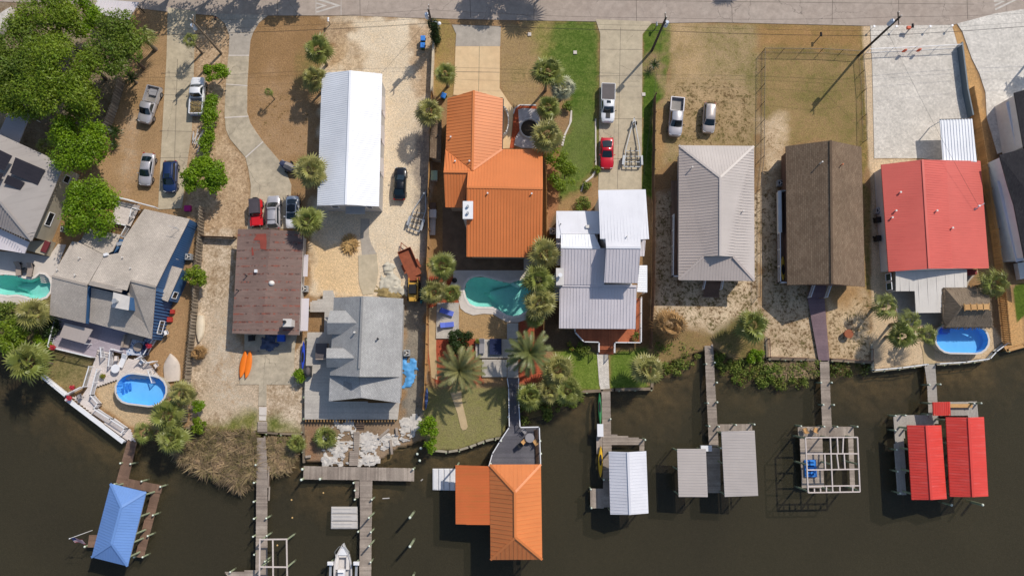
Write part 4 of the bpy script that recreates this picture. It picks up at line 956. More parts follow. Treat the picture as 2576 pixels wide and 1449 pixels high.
PR,JN=a2(485,685),a2(475,1287)
roofp(h,[[(a2(286,745),4.6),(PR,6.1),(JN,6.1),(a2(272,1130),4.6)]],M_rorange2,rib=.45,caps=[[(PR,6.1),(JN,6.1)]],rw=.045,rh=.035)
roofp(h,[[(PR,6.1),(a2(705,746),4.6),(a2(698,1128),4.6),(JN,6.1)]],M_rorange2,rib=.45,rw=.045,rh=.035)
roofp(h,[[(a2(700,1128),4.6),(a2(1005,1131),4.6),(a2(1006,1424),7.0),(a2(432,1412),7.0),(a2(440,1298),6.1),(JN,6.0)]],M_rorange,rib=.4,caps=[[(a2(478,1284),6.05),(a2(698,1130),4.65)],[(a2(432,1414),7.0),(a2(1006,1425),7.0)]],rw=.05,rh=.04)
roofp(h,[[(a2(270,1131),4.6),(JN,6.0),(a2(440,1298),5.95),(a2(258,1297),5.9)]],M_rorange,rib=.4,rw=.05,rh=.04)
roofp(h,[[(a2(258,1298),5.9),(a2(440,1300),5.9),(b2(412,118),4.4),(b2(269,118),4.4)]],M_rorange,rib=.4,rw=.06,rh=.05,caps=[[(a2(257,1298),5.95),(a2(440,1300),5.95)]])
roofp(h,[[(a2(432,1414),7.0),(a2(1006,1426),7.0),(b2(1000,496),5.0),(b2(430,491),5.0)]],M_rorange,rib=.4,rw=.06,rh=.055)
wall_block(h,[a2(286,750),a2(705,750),a2(698,1131),a2(1005,1131),b2(1000,494),b2(430,490),b2(425,118),b2(269,118)],4.6,.55,M_walltan)
gablefill(h,[[(a2(286,752),4.7),(a2(705,752),4.7),(a2(486,750),6.0)]],M_walltan)
mb=MB()
q=w(b2(441,140),6.6);mb.box((q.x,q.y,0),(1.25,2.3,6.6));ch=P(mb,'chimney',h,M_chim)
mb=MB();mb.box((q.x,q.y,6.6),(1.35,2.4,.15));P(mb,'chimney_cap',ch,M_white)
for dy in(.45,-.45):mb=MB();mb.tube([(q.x,q.y+dy,6.7),(q.x,q.y+dy,7.1)],.18,10);P(mb,'flue',ch,M_galv)
for p,z in((a2(345,1222),5.4),(a2(453,1222),5.9),(b2(590,15),6.8),(b2(922,18),6.8),(a2(312,1040),4.9)):vent(h,p,z,.08,.3)
mb=MB();A_,B_=w(a2(705,748),4.5),w(a2(698,1128),4.5);mb.beam(A_+Vector((.05,0,0)),B_+Vector((.05,0,0)),.14,.12);P(mb,'gutter',h,M_dark)
mb=MB()
for k in range(11):
 an0,an1=-PI/2+PI*k/11,-PI/2+PI*(k+1)/11;c_=w(a2(700,935),0)
 mb.box((c_.x+.9*math.cos((an0+an1)/2),c_.y+2.1*math.sin((an0+an1)/2),0),(.12,.62,1.3),math.atan2(2.1*math.cos((an0+an1)/2),-.9*math.sin((an0+an1)/2))-PI/2)
P(mb,'bay_wall',h,M_wallw)
h=house('tiered_house','white house with stepped silver metal roofs on several levels and a redwood deck','house',[b2(1108,145),b3(160,1035)])
roofp(h,[[(b2(1425,-12),7.0),(a3(236,1432),7.0),(b3(262,357),8.2),(b3(197,360),8.25),(b3(200,420),8.5),(b2(1485,418),8.5),(b2(1480,356),8.2),(b2(1440,356),8.2)]],M_rwhite2,rib=.42,slope=(0,1),caps=[[(b2(1484,420),8.5),(b3(200,422),8.5)]])
roofp(h,[[(b2(1486,424),8.5),(b3(198,426),8.5),(b3(177,690),7.0),(b2(1470,686),7.0)]],M_rlav,rib=.42)  # south slopes of this house use a darker roof copy, shade in the colour
mb=MB();mb.prism(offset_poly(W2([b2(1427,-5),a3(236,1436),b3(260,355),b3(197,362),b3(177,686),b2(1472,682),b2(1484,420),b2(1440,350)],7.0),.3),0,6.9);P(mb,'wall',h,M_wallw)
roofp(h,[[(b2(1108,146),4.8),(b2(1428,146),4.8),(b2(1440,318),5.9),(b2(1145,318),5.9),(b2(1145,352),6.0),(b2(1108,352),6.0)]],M_rwhite2,rib=.42,slope=(0,1))
roofp(h,[[(b2(1145,320),6.1),(b2(1395,320),6.1),(b2(1440,420),6.8),(b2(1143,416),6.8)]],M_rwhite,rib=.42,slope=(0,1),caps=[[(b2(1143,418),6.8),(b2(1440,424),6.8)]])
roofp(h,[[(b2(1143,424),6.8),(b2(1484,426),6.8),(b2(1470,703),5.2),(b2(1140,703),5.2)]],M_rlav,rib=.42)
roofp(h,[[(b2(1134,709),5.0),(b3(168,714),5.0),(b3(159,1036),3.7),(b2(1129,1031),3.7)]],M_rlav,rib=.42,caps=[[(b2(1134,708),5.05),(b3(168,713),5.05)]])
mb=MB();mb.prism(offset_poly(W2([b2(1112,150),b2(1430,150),b2(1440,420),b3(170,690),b3(160,1030),b2(1130,1026),b2(1138,710),b2(1143,420),b2(1112,352)],4.8),.3),0,3.5);P(mb,'wall',h,M_wallw)
mb=MB();mb.prism(offset_poly(W2([b2(1112,150),b2(1436,150),b2(1440,420),b2(1470,700),b2(1140,700),b2(1143,420)],4.8),.3),3.5,4.7);P(mb,'wall',h,M_wallw)
for pts,z in(([b3(190,556),b3(248,556),b3(248,760),b3(170,756)],3.3),([b3(205,362),b3(236,366),b3(226,487),b3(193,487)],6.2),([b2(1108,360),b2(1142,360),b2(1142,556),b2(1110,556)],4.6),([b2(1100,722),b2(1132,722),b2(1130,822),b2(1098,820)],2.6)):
 roofp(h,[[(p,z)for p in pts]],M_rwhite if z==3.3 else M_rlav,rib=.3,slope=(1,0)if z==3.3 else(0,1),name='side_roof',th=.1)
for p in(b3(242,560),b3(242,752)):q=w(p,3.2);mb=MB();mb.box((q.x,q.y,0),(.12,.12,3.2));P(mb,'awning_post',h,M_white)
q=w(b2(1136,640),7.2);mb=MB();mb.box((q.x,q.y,0),(.85,2.1,7.0));ch=P(mb,'chimney',h,M_wallgrey);mb=MB();mb.box((q.x,q.y,7.0),(1.0,2.25,.15));P(mb,'chimney_cap',ch,M_chim)
mb=MB();mb.tube([(q.x,q.y+.1,7.1),(q.x,q.y+.1,7.7)],.16,10);mb.tube([(q.x,q.y+.1,7.7),(q.x,q.y+.1,7.85)],.28,10);P(mb,'flue',ch,M_white)
q=w(b2(1345,265),5.7);mb=MB();mb.box((q.x,q.y,5.4),(.55,.4,.5));P(mb,'roof_vent',h,M_vent)
vent(h,b2(1140,247),5.4,.05,.3,M_dark);vent(h,b3(93,340),8.1,.06,.4)
RDZ=.9
rp=W2([b2(1245,1010),b2(1245,1060),b2(1312,1135),b2(1425,1138),b2(1425,1175),b2(1545,1175),b2(1545,1138),b3(195,1140),b3(195,805),b3(160,805),b3(150,1020)],RDZ)
mb=MB();planks(mb,rp,RDZ,PI/2,.17,.012);P(mb,'deck',h,M_deckred)
railing(h,[b2(1245,1042),b2(1245,1062),b2(1312,1135),b2(1425,1138),b2(1425,1210)],RDZ,M_white,bal=.25);railing(h,[b2(1542,1215),b2(1543,1140),b3(193,1141),b3(195,805)],RDZ,M_white,bal=.25)
mb=MB()
for k in range(5):A_,B_=w(b2(1430,1176+9*k),RDZ-.18*k),w(b2(1540,1176+9*k),RDZ-.18*k);mb.beam((A_.x,A_.y-.1,RDZ-.12-.17*k),(B_.x,B_.y-.1,RDZ-.12-.17*k),.3,.05)
P(mb,'stairs',h,M_deckred)
h=house('hip_roof_house','grey metal hip-roofed house on a sandy lot behind two parked cars','house',[a3(485,1100),b3(1060,670)])
E,Rr=3.9,5.9
NA,SA=a3(800,1342),b3(800,484)
G=4.95
roofp(h,[[(a3(487,1099),E),(a3(1055,1104),E),(NA,Rr)]],M_rgrey,rib=.4,rw=.035,rh=.026,caps=[[(a3(487,1100),E+.03),(NA,Rr)],[(a3(1053,1106),E+.03),(NA,Rr)],[(NA,Rr),(SA,Rr)]])
roofp(h,[[(a3(487,1099),E),(NA,Rr),(SA,Rr),(b3(672,487),G),(b3(484,664),E)]],M_rgrey2,rib=.4,rw=.035,rh=.026,slope=(-1,0))  # west and south faces, turned from the sun, get a darker shaded grey
roofp(h,[[(a3(1055,1104),E),(b3(1059,672),E),(b3(898,490),G),(SA,Rr),(NA,Rr)]],M_rgrey,rib=.4,rw=.035,rh=.026,slope=(1,0))
roofp(h,[[(b3(672,492),G-.12),(b3(898,494),G-.12),(b3(1059,674),E),(b3(484,667),E)]],M_rgrey2,rib=.4,rw=.035,rh=.026,caps=[[(b3(672,489),G),(b3(486,663),E)],[(b3(898,492),G),(b3(1057,671),E)]])
gablefill(h,[[(b3(672,491),G),(b3(898,493),G),(SA,Rr+.05)]],M_wallgrey)
wall_block(h,[a3(487,1099),a3(1055,1104),b3(1059,672),b3(484,665)],E,.6,M_wallgrey,z0=.5)
vent(h,a3(585,1268),4.8,.07,.4);vent(h,b3(968,150),4.6,.07,.4)
DZ=.8
mb=MB();planks(mb,W2([a3(425,1365),a3(500,1365),b3(500,640),b3(430,640)],DZ),DZ,PI/2,.2,.012);P(mb,'deck',h,M_deckbrown)
railing(h,[b3(437,185),b3(432,643),b3(490,645)],DZ,M_white,bal=.2)
mb=MB();planks(mb,W2([b3(672,660),b3(808,660),b3(800,738),b3(660,735)],DZ),DZ,0,.2,.012)
for k in range(4):A_,B_=w(b3(672,745+14*k),.6-.17*k),w(b3(790,747+14*k),.6-.17*k);mb.beam((A_.x,A_.y,.6-.17*k),(B_.x,B_.y,.6-.17*k),.3,.05)
P(mb,'stairs',h,M_deckbrown)
railing(h,[b3(676,672),b3(661,738)],DZ,M_white,bal=.2);railing(h,[b3(809,672),b3(796,740)],DZ,M_white,bal=.2)
h=house('gable_house','long brown shingle gable house with a white-railed side deck and a purple ramp','house',[a3(1295,1105),b4(345,715)])
E,Rr=3.4,6.3
RN,RS=a4(86,1062),b4(97,696)
roofp(h,[[(a3(1294,1106),E),(RN,Rr),(RS,Rr),(b3(1306,704),E)]],M_shbrown,rib=0,caps=[[(RN,Rr),(RS,Rr)]])
roofp(h,[[(RN,Rr),(a4(320,1112),E),(b4(346,717),E),(RS,Rr)]],M_shbrown,rib=0)
wall_block(h,[a3(1294,1106),a4(320,1112),b4(346,717),b3(1306,704)],E,.5,M_wallbrown,z0=.5)
gablefill(h,[[(b3(1306,702),E),(b4(346,714),E),(b4(97,700),Rr)],[(a3(1294,1108),E),(a4(320,1113),E),(RN,Rr)]],M_wallbrown)
vent(h,a4(12,1232),5.9,.07,.5);vent(h,a4(168,1248),5.6,.07,.4,M_deckred)
DZ=1.0
mb=MB();planks(mb,W2([b3(1222,-5),b3(1320,-5),b3(1320,690),b3(1232,690)],DZ),DZ,PI/2,.2,.012);P(mb,'deck',h,M_deckbrown)
railing(h,[b3(1232,320),b3(1234,690),b3(1305,693)],DZ,M_white,bal=.12)
mb=MB();A_,B_=w(b3(1226,10),DZ),w(b3(1230,318),DZ);mb.beam((A_.x,A_.y,DZ+.5),(B_.x,B_.y,DZ+.5),.06,1.0);mb.beam((A_.x,A_.y,DZ+1.03),(B_.x,B_.y,DZ+1.03),.5,.06);P(mb,'deck_screen',h,M_wallw)
mb=MB();A_,B_=w(b3(1228,6),DZ),w(b3(1300,4),DZ);mb.beam((A_.x,A_.y,DZ+.5),(B_.x,B_.y,DZ+.5),.08,1.0);P(mb,'deck_screen',h,M_wallw)
mb=MB();planks(mb,W2([b3(1490,700),b4(60,700),b4(40,800),b3(1455,800)],.9),.9,0,.2,.012);planks(mb,W2([b3(1458,800),b4(40,800),b4(78,1272),b3(1543,1272)],.3),.3,.02,.2,.012)
P(mb,'ramp',h,wood('purple_ramp_boards',(134,112,116),(118,98,104),.06))
railing(h,[b3(1494,704),b3(1462,798)],DZ,M_white,bal=.12);railing(h,[b4(72,702),b4(38,800)],DZ,M_white,bal=.12)
M_roff=metal_roof('off_white_roof',(216,209,200),var=.12)
h=house('red_roof_house','white house with a broad salmon-red metal roof and a white patio roof behind it','house',[a4(468,1245),b4(1282,578)])
E,Rr=2.6,4.0
RN,RS=a4(780,1207),b4(831,581)
roofp(h,[[(a4(468,1245),E),(RN,Rr),(RS,Rr),(b4(524,604),E)]],M_rred,rib=.35,rw=.04,rh=.03,caps=[[(RN,Rr),(RS,Rr)]])
roofp(h,[[(RN,Rr),(a4(960,1212),Rr-.75),(b4(1010,580),Rr-.75),(RS,Rr)]],M_rred,rib=.35,rw=.04,rh=.03)
roofp(h,[[(a4(960,1212),Rr-.75),(a4(1218,1217),E),(b4(1283,579),E),(b4(1010,580),Rr-.75)]],M_rred,rib=.35,rw=.04,rh=.03,edge=M_white)
wall_block(h,[a4(468,1245),a4(1218,1217),b4(1283,579),b4(524,604)],E,.35,M_wallw)
gablefill(h,[[(a4(470,1247),E),(a4(1216,1219),E),(RN,Rr)],[(b4(526,602),E),(b4(1281,577),E),(RS,Rr)]],M_wallw)
for p,z in((b4(606,8),3.1),(b4(572,147),2.95),(b4(544,198),2.8),(b4(880,147),3.7),(b4(998,276),3.2)):vent(h,p,z,.09,.35)
q=w(b4(1205,110),3.0);mb=MB();mb.tube([(q.x-.6,q.y-.5,2.7),(q.x+.5,q.y+.3,3.5)],.05,6);mb.box((q.x-.1,q.y,3.1),(.25,.2,.25));P(mb,'service_mast',h,M_white)
roofp(h,[[(b4(578,600),2.35),(b4(1116,588),2.35),(b4(1116,722),2.2),(b4(932,724),2.2),(b4(942,912),2.05),(b4(731,915),2.05),(b4(722,750),2.15),(b4(580,751),2.15)]],M_roff,rib=1.25,rw=.06,rh=.05,slope=(0,-1),name='patio_roof')
posts(h,(b4(585,745),b4(735,905),b4(935,905),b4(1110,715)),2.03,M_white,0,.1,'patio_post')
A_,B_=w(b4(572,605),2.1),w(b4(580,745),2.0)
for k in range(2):
 p0,p1=A_.lerp(B_,.05+k*.5),A_.lerp(B_,.45+k*.5);window_on(h,(p0.x-.5,p0.y),(p1.x-.5,p1.y),.7,2.0,M_white,plain('green_glass',(30,60,52),.1,spec=.8))
mb=MB();q=w(b4(1155,605),1.2);mb.box((q.x,q.y,0),(1.5,.7,1.1));P(mb,'storage_locker',h,M_wallred)
t=house('carport','white ribbed metal carport attached to the north side of the red-roofed house','carport',[a4(910,905),a4(1190,1222)])
roofp(t,[[(a4(911,905),2.9),(a4(1156,898),2.9),(a4(1191,1224),2.75),(a4(935,1224),2.75)]],M_rwhite,rib=.42,rw=.12,rh=.07,slope=(0,-1))
mb=MB();mb.beam(w(a4(911,906),2.85),w(a4(1156,899),2.85),.12,.16);P(mb,'gutter',t,M_dark)
for p in(a4(920,915),a4(1140,910),a4(1180,1200),a4(940,1200)):q=w(p,2.7);mb=MB();mb.box((q.x,q.y,0),(.1,.1,2.75));P(mb,'post',t,M_white)
h=house('charcoal_house','white house with charcoal shingle roofs, cut off by the right edge','house',[a4(1475,700),b4(1547,600)])
roofp(h,[[(a4(1472,703),4.4),(a4(1760,620),5.6),(a4(1850,1020),5.6),(a4(1545,1125),4.4)]],M_shdark,rib=0)
roofp(h,[[(a4(1360,1172),4.8),(a4(1850,1040),6.6),(b4(1960,500),6.6),(b4(1550,505),4.4),(b4(1470,100),4.6),(b4(1425,-40),4.8)]],M_shdark,rib=0)
mb=MB();mb.prism(offset_poly(W2([a4(1472,703),a4(1760,620),a4(1850,1020),a4(1545,1125)],4.4),.3),0,4.2);P(mb,'wall',h,M_wallw)
mb=MB();mb.prism(offset_poly(W2([a4(1362,1172),a4(1850,1040),b4(1960,500),b4(1548,505),b4(1428,-40)],4.4),.3),0,4.2);P(mb,'wall',h,M_wallw)
roofp(h,[[(a4(1410,775),2.7),(a4(1476,742),3.0),(a4(1547,1100),3.0),(a4(1490,1130),2.7)]],M_rwhite2,rib=.6,name='side_roof')
roofp(h,[[(a4(1345,1370),2.7),(a4(1405,1350),3.0),(a4(1420,1449),3.0),(b4(1545,518),3.0),(b4(1490,532),2.7),(b4(1365,0),2.7)]],M_rwhite2,rib=0,name='side_roof')
mb=MB();mb.prism(W2([a4(1305,1230),a4(1360,1200),a4(1395,1360),a4(1345,1400)],.6),0,1.1);P(mb,'landing',h,M_wallw)
mb=MB();mb.prism(W2([b4(1490,540),b4(1560,530),b4(1580,650),b4(1512,662)],.6),0,.8);P(mb,'landing',h,M_wallw)
t=house('garden_shed','narrow brown shingle-roofed shed squeezed beside the orange-roofed house','shed',[a2(150,920),a2(240,1205)])
roofp(t,[[(a2(160,925),2.5),(a2(242,905),2.2),(a2(236,1205),2.2),(a2(152,1190),2.5)]],M_shbrown,rib=0)
mb=MB();mb.prism(offset_poly(W2([a2(160,925),a2(242,905),a2(236,1205),a2(152,1190)],2.3),.15),0,2.1);P(mb,'wall',t,M_walltan)
vent(t,a2(212,1030),2.3,.07,.35,M_dark)
# ================================================================ vehicles
M_tyre=plain('tyre_rubber',(26,26,27),.9,var=.1)
M_rim=plain('alloy_rim',(150,150,154),.35,metal=.6,var=.05)
M_autoglass=plain('car_glass',(20,34,40),.05,var=.05,spec=.9)
M_trim=plain('black_trim',(24,24,26),.5,var=.1)
M_lens=plain('headlight_lens',(214,216,220),.15,var=.02,spec=.8)
M_tail=plain('tail_light_lens',(170,22,20),.25,var=.05)
def paint(name,rgb,metal=0.15,rough=.32):
 return plain(name,rgb,rough,metal=metal,var=.05,scale=.8,coat=.6)
def lerp_prof(prof,y):
 for(y0,a),(y1,b_)in zip(prof,prof[1:]):
  if y<=y1:t=(y-y0)/max(1e-6,y1-y0);return a+(b_-a)*t
 return prof[-1][1]
def vehicle(name,label,cat,rear,front,zmid,mat,L,Wd,H,belt,ws,rr,deck=None,roofm=None,group='vehicles parked on the lots',kind='car',glass=None,wheelbase=None,clear=.26):
 """rear/front: photo points of the two ends of the body (height zmid).
    belt: [(y,z)..] top line of the lower body from tail(-.5) to nose(.5) as fractions of L; ws=(base,top) windscreen y-fractions; rr=(base,top) rear window y-fractions; H roof height"""
 A,B=w(rear,zmid),w(front,zmid);c=(A+B)/2;hd=math.atan2(B.y-A.y,B.x-A.x)-PI/2
 o=T(name,label,cat,(c.x,c.y,0.045),group,rz=hd)
 hw=Wd/2;kw=dict(local=True)
 mb=MB();ys=[-.5,-.485,-.45,-.38,-.3,-.2,-.1,0,.1,.2,.3,.38,.44,.475,.495,.5]
 rings=[]
 cut=None if deck is None else deck[1]
 for f in ys:
  y=f*L;e=max(0,(abs(f)-.36)/.14)
  k=1-(.24 if f>0 else .14)*e**2.2
  zt=lerp_prof(belt,f)-(.10*max(0,(abs(f)-.48)/.02))
  zb=clear+.12*e**3;a=hw*k
  if deck is not None and f<cut:zt_in=None
  rings.append([(-a*.90,y,zb),(-a,y,zb+.18),(-a*.995,y,zt-.22),(-a*.95,y,zt-.07),(-a*.84,y,zt),(-a*.4,y,zt+.03),(0,y,zt+.04),(a*.4,y,zt+.03),(a*.84,y,zt),(a*.95,y,zt-.07),(a*.995,y,zt-.22),(a,y,zb+.18),(a*.90,y,zb)])
 if deck is None:mb.loft(rings)
 else:
  ci=max(i for i,f in enumerate(ys)if f<=cut)
  y_c=cut*L
  rr_=[r for r,f in zip(rings,ys)if f>cut]
  base=rings[ci];first=[(p[0],y_c,p[2])for p in rr_[0]]
  mb.loft([first]+rr_)
 zb_=lambda f:lerp_prof(belt,f)-.02
 b0_,b1_=rr[0]*L,ws[0]*L;r0_,r1_=rr[1]*L,ws[1]*L
 wb_,wr_=hw*.90,hw*.70
 cab=[[(-wb_,b0_*.98,zb_(rr[0])),(-wr_*1.06,r0_+.08*(1 if b0_<r0_ else-1),H-.10),(-wr_*.9,r0_+.16,H),(0,r0_+.1,H+.03),(wr_*.9,r0_+.16,H),(wr_*1.06,r0_+.08,H-.10),(wb_,b0_*.98,zb_(rr[0]))]]
 for t in(.35,.7):
  y=r0_+(r1_-r0_)*t
  cab.append([(-wb_,b0_+(b1_-b0_)*t,zb_(0)),(-wr_*1.1,y,H-.08),(-wr_*.92,y,H+.02),(0,y,H+.055),(wr_*.92,y,H+.02),(wr_*1.1,y,H-.08),(wb_,b0_+(b1_-b0_)*t,zb_(0))])
 cab.append([(-wb_*.96,b1_,zb_(ws[0])),(-wr_*1.04,r1_-.06,H-.10),(-wr_*.9,r1_-.14,H),(0,r1_-.06,H+.03),(wr_*.9,r1_-.14,H),(wr_*1.04,r1_-.06,H-.10),(wb_*.96,b1_,zb_(ws[0]))])
 n0=len(mb.f)
 mb.loft(cab,cap=True,closed=False)
 body=P(mb,'body',o,mat,smooth=38,**kw)
 if roofm:
  m2=MB();m2.loft([[(p[0]*1.005,p[1],p[2]+.012)for p in r[2:5]]for r in cab],cap=False,closed=False)
  P(m2,'roof_panel',o,roofm,smooth=40,**kw)
 g=glass or M_autoglass
 def quad(nm,pts,off):
  m2=MB();pts=[Vector(p)for p in pts];nn=(pts[1]-pts[0]).cross(pts[2]-pts[0]).normalized()
  if nn.dot(Vector(off))<0:nn=-nn
  q=[p+nn*.018 for p in pts];m2.add(q,[(0,1,2,3)]);P(m2,nm,o,g,**kw)
 def bend(nm,lo,hi,off):
  m2=MB();(x0,y0,z0),(x1,y1,z1)=lo,hi;vs=[];sgn=1 if off>0 else-1
  for t in(-1,-.5,0,.5,1):
   vs.append((x0*t,y0+sgn*(.10*(1-t*t)+.02),z0+.02));vs.append((x1*t,y1+sgn*(.05*(1-t*t)+.01),z1+.018))
  m2.add(vs,[(2*i,2*i+2,2*i+3,2*i+1)for i in range(4)])
  P(m2,nm,o,g,smooth=60,**kw)
 bend('windscreen',(wb_*.86,b1_-.0,zb_(ws[0])+.03),(wr_*.92,r1_-.02,H-.03),1)
 bend('rear_window',(wb_*.84,b0_+.02,zb_(rr[0])+.05),(wr_*.90,r0_+.06,H-.03),-1)
 for s in(-1,1):
  quad('side_window',[(s*wb_*.985,b0_*.9+.1,zb_(0)+.06),(s*wb_*.985,b1_-.25,zb_(0)+.06),(s*wr_*1.1,r1_-.22,H-.13),(s*wr_*1.1,r0_+.3,H-.13)],(s,0,.3))
  m2=MB();m2.box((s*(hw+.09),ws[0]*L-.3,zb_(ws[0])),(.2,.1,.14));P(m2,'wing_mirror',o,M_trim if kind!='car' else mat,**kw)
  m2=MB();zt=lerp_prof(belt,.46);m2.box((s*hw*.66,.468*L,zt-.17),(.34,.12,.15),-s*.35);P(m2,'headlight',o,M_lens,**kw)
  m2=MB();zt=lerp_prof(belt,-.47);m2.box((s*hw*.78,-.487*L,zt-.26),(.22,.10,.2),s*.3);P(m2,'tail_light',o,M_tail,**kw)
 wb2=(wheelbase or L*.58)/2
 for s in(-1,1):
  for y in(-wb2-.02*L,wb2):
   m2=MB();R_=.35 if kind=='car' else .40
   x0,x1=s*(hw-.20),s*(hw+.02)
   m2.tube([(x0,y,R_-.045),(x1,y,R_-.045)],R_,18);wh=P(m2,'wheel',o,M_tyre,smooth=40,**kw)
   m2=MB();m2.tube([(x1-s*.02,y,R_-.045),(x1+s*.012,y,R_-.045)],R_*.62,14);P(m2,'rim',wh,M_rim,**kw)
 if deck is not None:
  y0,y1=-.5*L,cut*L;zt=lerp_prof(belt,-.3);zf=.72
  m2=MB()
  for s in(-1,1):m2.box((s*(hw-.07),(y0+y1)/2,.42),(.14,y1-y0-.1,zt-.42))
  m2.box((0,y0+.06,.42),(Wd-.16,.12,zt-.44));m2.box((0,y1-.04,.42),(Wd-.2,.08,zt-.40))
  P(m2,'bed_wall',o,mat,**kw)
  m2=MB();m2.box((0,(y0+y1)/2,.5),(Wd-.28,y1-y0-.2,zf-.5));P(m2,'cargo_bed',o,deck[2],**kw)
  m2=MB();m2.box((0,y0-.08,.42),(Wd*.92,.16,.18));P(m2,'rear_bumper',o,M_rim,**kw)
 return o
def sedan(label,rear,front,mat,L=4.75,Wd=1.82,H=1.42,**k):
 return vehicle('sedan',label,'car',rear,front,.9,mat,L,Wd,H,[(-.5,.78),(-.47,1.0),(-.3,1.06),(.18,1.0),(.4,.90),(.48,.74),(.5,.68)],(.22,.06),(-.36,-.22),**k)
def suv(label,rear,front,mat,L=4.7,Wd=1.88,H=1.72,name='suv',rails=True,**k):
 o=vehicle(name,label,'car',rear,front,1.1,mat,L,Wd,H,[(-.5,.9),(-.49,1.08),(-.3,1.14),(.2,1.1),(.4,1.02),(.48,.9),(.5,.8)],(.26,.12),(-.475,-.42),kind='suv',**k)
 if rails:
  for s in(-1,1):
   m2=MB();m2.beam((s*.58,-.36*L,H+.06),(s*.58,.06*L,H+.06),.05,.05);P(m2,'roof_rail',o,M_trim,local=True)
 return o
def pickup(label,rear,front,mat,cutf=-.06,L=5.7,Wd=2.0,H=1.88,bed=None,**k):
 cut=cutf
 return vehicle('pickup_truck',label,'pickup truck',rear,front,1.2,mat,L,Wd,H,[(-.5,1.16),(-.3,1.2),(.2,1.2),(.4,1.14),(.47,1.06),(.5,.92)],(.27,.17),(cut+.01,cut+.035),deck=(1,cut,bed or M_trim),kind='truck',wheelbase=3.6,clear=.38,**k)
P_silver=paint('silver_paint',(188,184,186),.35);P_champ=paint('champagne_paint',(182,172,166),.35);P_white=paint('white_paint',(226,226,228),0)
P_blue=paint('navy_paint',(30,52,96),.2);P_red=paint('red_paint',(196,14,34),.05);P_redj=paint('bright_red_paint',(200,18,24),.0,.4);P_black=paint('black_paint',(20,21,25),.1,.2)
M_bedgrey=plain('truck_bed_floor',(140,134,128),.7,var=.2);M_bedcover=plain('vinyl_bed_cover',(92,84,84),.7,var=.12)
M_hay=plain('cut_brush',(150,130,86),.95,var=.35,scale=6,island=.35)
v=pickup('silver pickup truck with an open bed parked on dry grass beside the first driveway',a0(1165,640),a0(1072,935),P_silver,L=5.6,bed=M_bedgrey)
m2=MB();m2.box((-.1,-1.9,.72),(1.0,.9,.32));m2.box((.45,-2.0,.72),(.3,.6,.2));P(m2,'load',v,P_silver,local=True)
v=pickup('white pickup truck with cut brush in its bed, parked on the shaded driveway',a0(1475,862),a0(1492,575),P_white,L=5.6,bed=M_bedgrey)
m2=MB()
for i in range(160):
 a=R.uniform(0,PI);x,y=R.uniform(-.75,.75),R.uniform(-2.65,-1.0);z=1.0+.25*(1-(x/.8)**2)+R.uniform(-.2,.1);l=R.uniform(.2,.5)
 m2.beam((x-l*math.cos(a)/2,y-l*math.sin(a)/2,z),(x+l*math.cos(a)/2,y+l*math.sin(a)/2,z+R.uniform(-.05,.1)),.05,.04)
P(m2,'brush_load',v,M_hay,local=True)
sedan('silver sedan on the dry grass left of the dark blue SUV',a0(1125,1150),a0(1085,1405),P_silver)
v=suv('dark blue SUV with a sunroof parked at the end of the first driveway',a0(1285,1200),d(424,487),P_blue,L=4.6)
m2=MB();m2.box((0,.15,1.765),(.75,.6,.015));P(m2,'sunroof',v,M_autoglass,local=True)
def jeep(label,rear,front):
 A,B=w(rear,1.1),w(front,1.1);c=(A+B)/2;hd=math.atan2(B.y-A.y,B.x-A.x)-PI/2
 o=T('off_road_car',label,'car',(c.x,c.y,.045),'vehicles parked on the lots',rz=hd);kw=dict(local=True)
 mb=MB();mb.box((0,-.55,.45),(1.52,2.7,.62));mb.box((0,1.3,.5),(1.2,1.15,.62));mb.box((0,1.25,1.08),(1.05,1.1,.08));P(mb,'body',o,P_redj,**kw)
 mb=MB()
 for s in(-1,1):
  mb.box((s*.72,1.35,.78),(.36,1.0,.1));mb.box((s*.82,-1.25,.78),(.26,1.0,.1))
 P(mb,'fender',o,P_redj,**kw)
 mb=MB();mb.loft([[(-.7,y,1.05),(-.66,y,1.72),(0,y,1.80),(.66,y,1.72),(.7,y,1.05)]for y in(-1.85,-1.0,-.1,.25)],closed=False);P(mb,'soft_top',o,plain('charcoal_canvas',(72,66,72),.9,var=.15),smooth=30,**kw)
 mb=MB();mb.add([(-.66,.62,1.1),(.66,.62,1.1),(.62,.34,1.66),(-.62,.34,1.66)],[(0,1,2,3)]);P(mb,'windscreen',o,M_autoglass,**kw)
 mb=MB();mb.box((0,1.98,.5),(1.5,.14,.16));mb.tube([(-.35,2.05,.7),(.35,2.05,.7)],.07,8);P(mb,'front_bumper',o,M_trim,**kw)
 for s in(-1,1):
  mb=MB();mb.tube([(s*.48,1.86,.95),(s*.48,1.93,.95)],.1,12);P(mb,'headlight',o,M_lens,**kw)
  mb=MB();mb.box((s*.88,.5,1.1),(.2,.08,.16));P(mb,'wing_mirror',o,M_trim,**kw)
  for y in(1.35,-1.25):
   mb=MB();mb.tube([(s*.66,y,.36),(s*.92,y,.36)],.40,18);wh=P(mb,'wheel',o,M_tyre,smooth=40,**kw)
   mb=MB();mb.tube([(s*.90,y,.36),(s*.93,y,.36)],.22,12);P(mb,'rim',wh,M_rim,**kw)
 mb=MB();mb.tube([(0,-1.92,.95),(0,-2.14,.95)],.36,16);P(mb,'spare_wheel',o,M_tyre,smooth=40,**kw)
 return o
jeep('red open-bodied jeep-style car with a charcoal soft top beside the rust brown roof',b1(378,55),b1(388,258))
v=suv('silver wagon with roof bars between the red car and the black-roofed car',b1(515,275),b1(515,28),P_silver,L=4.8,rails=True)
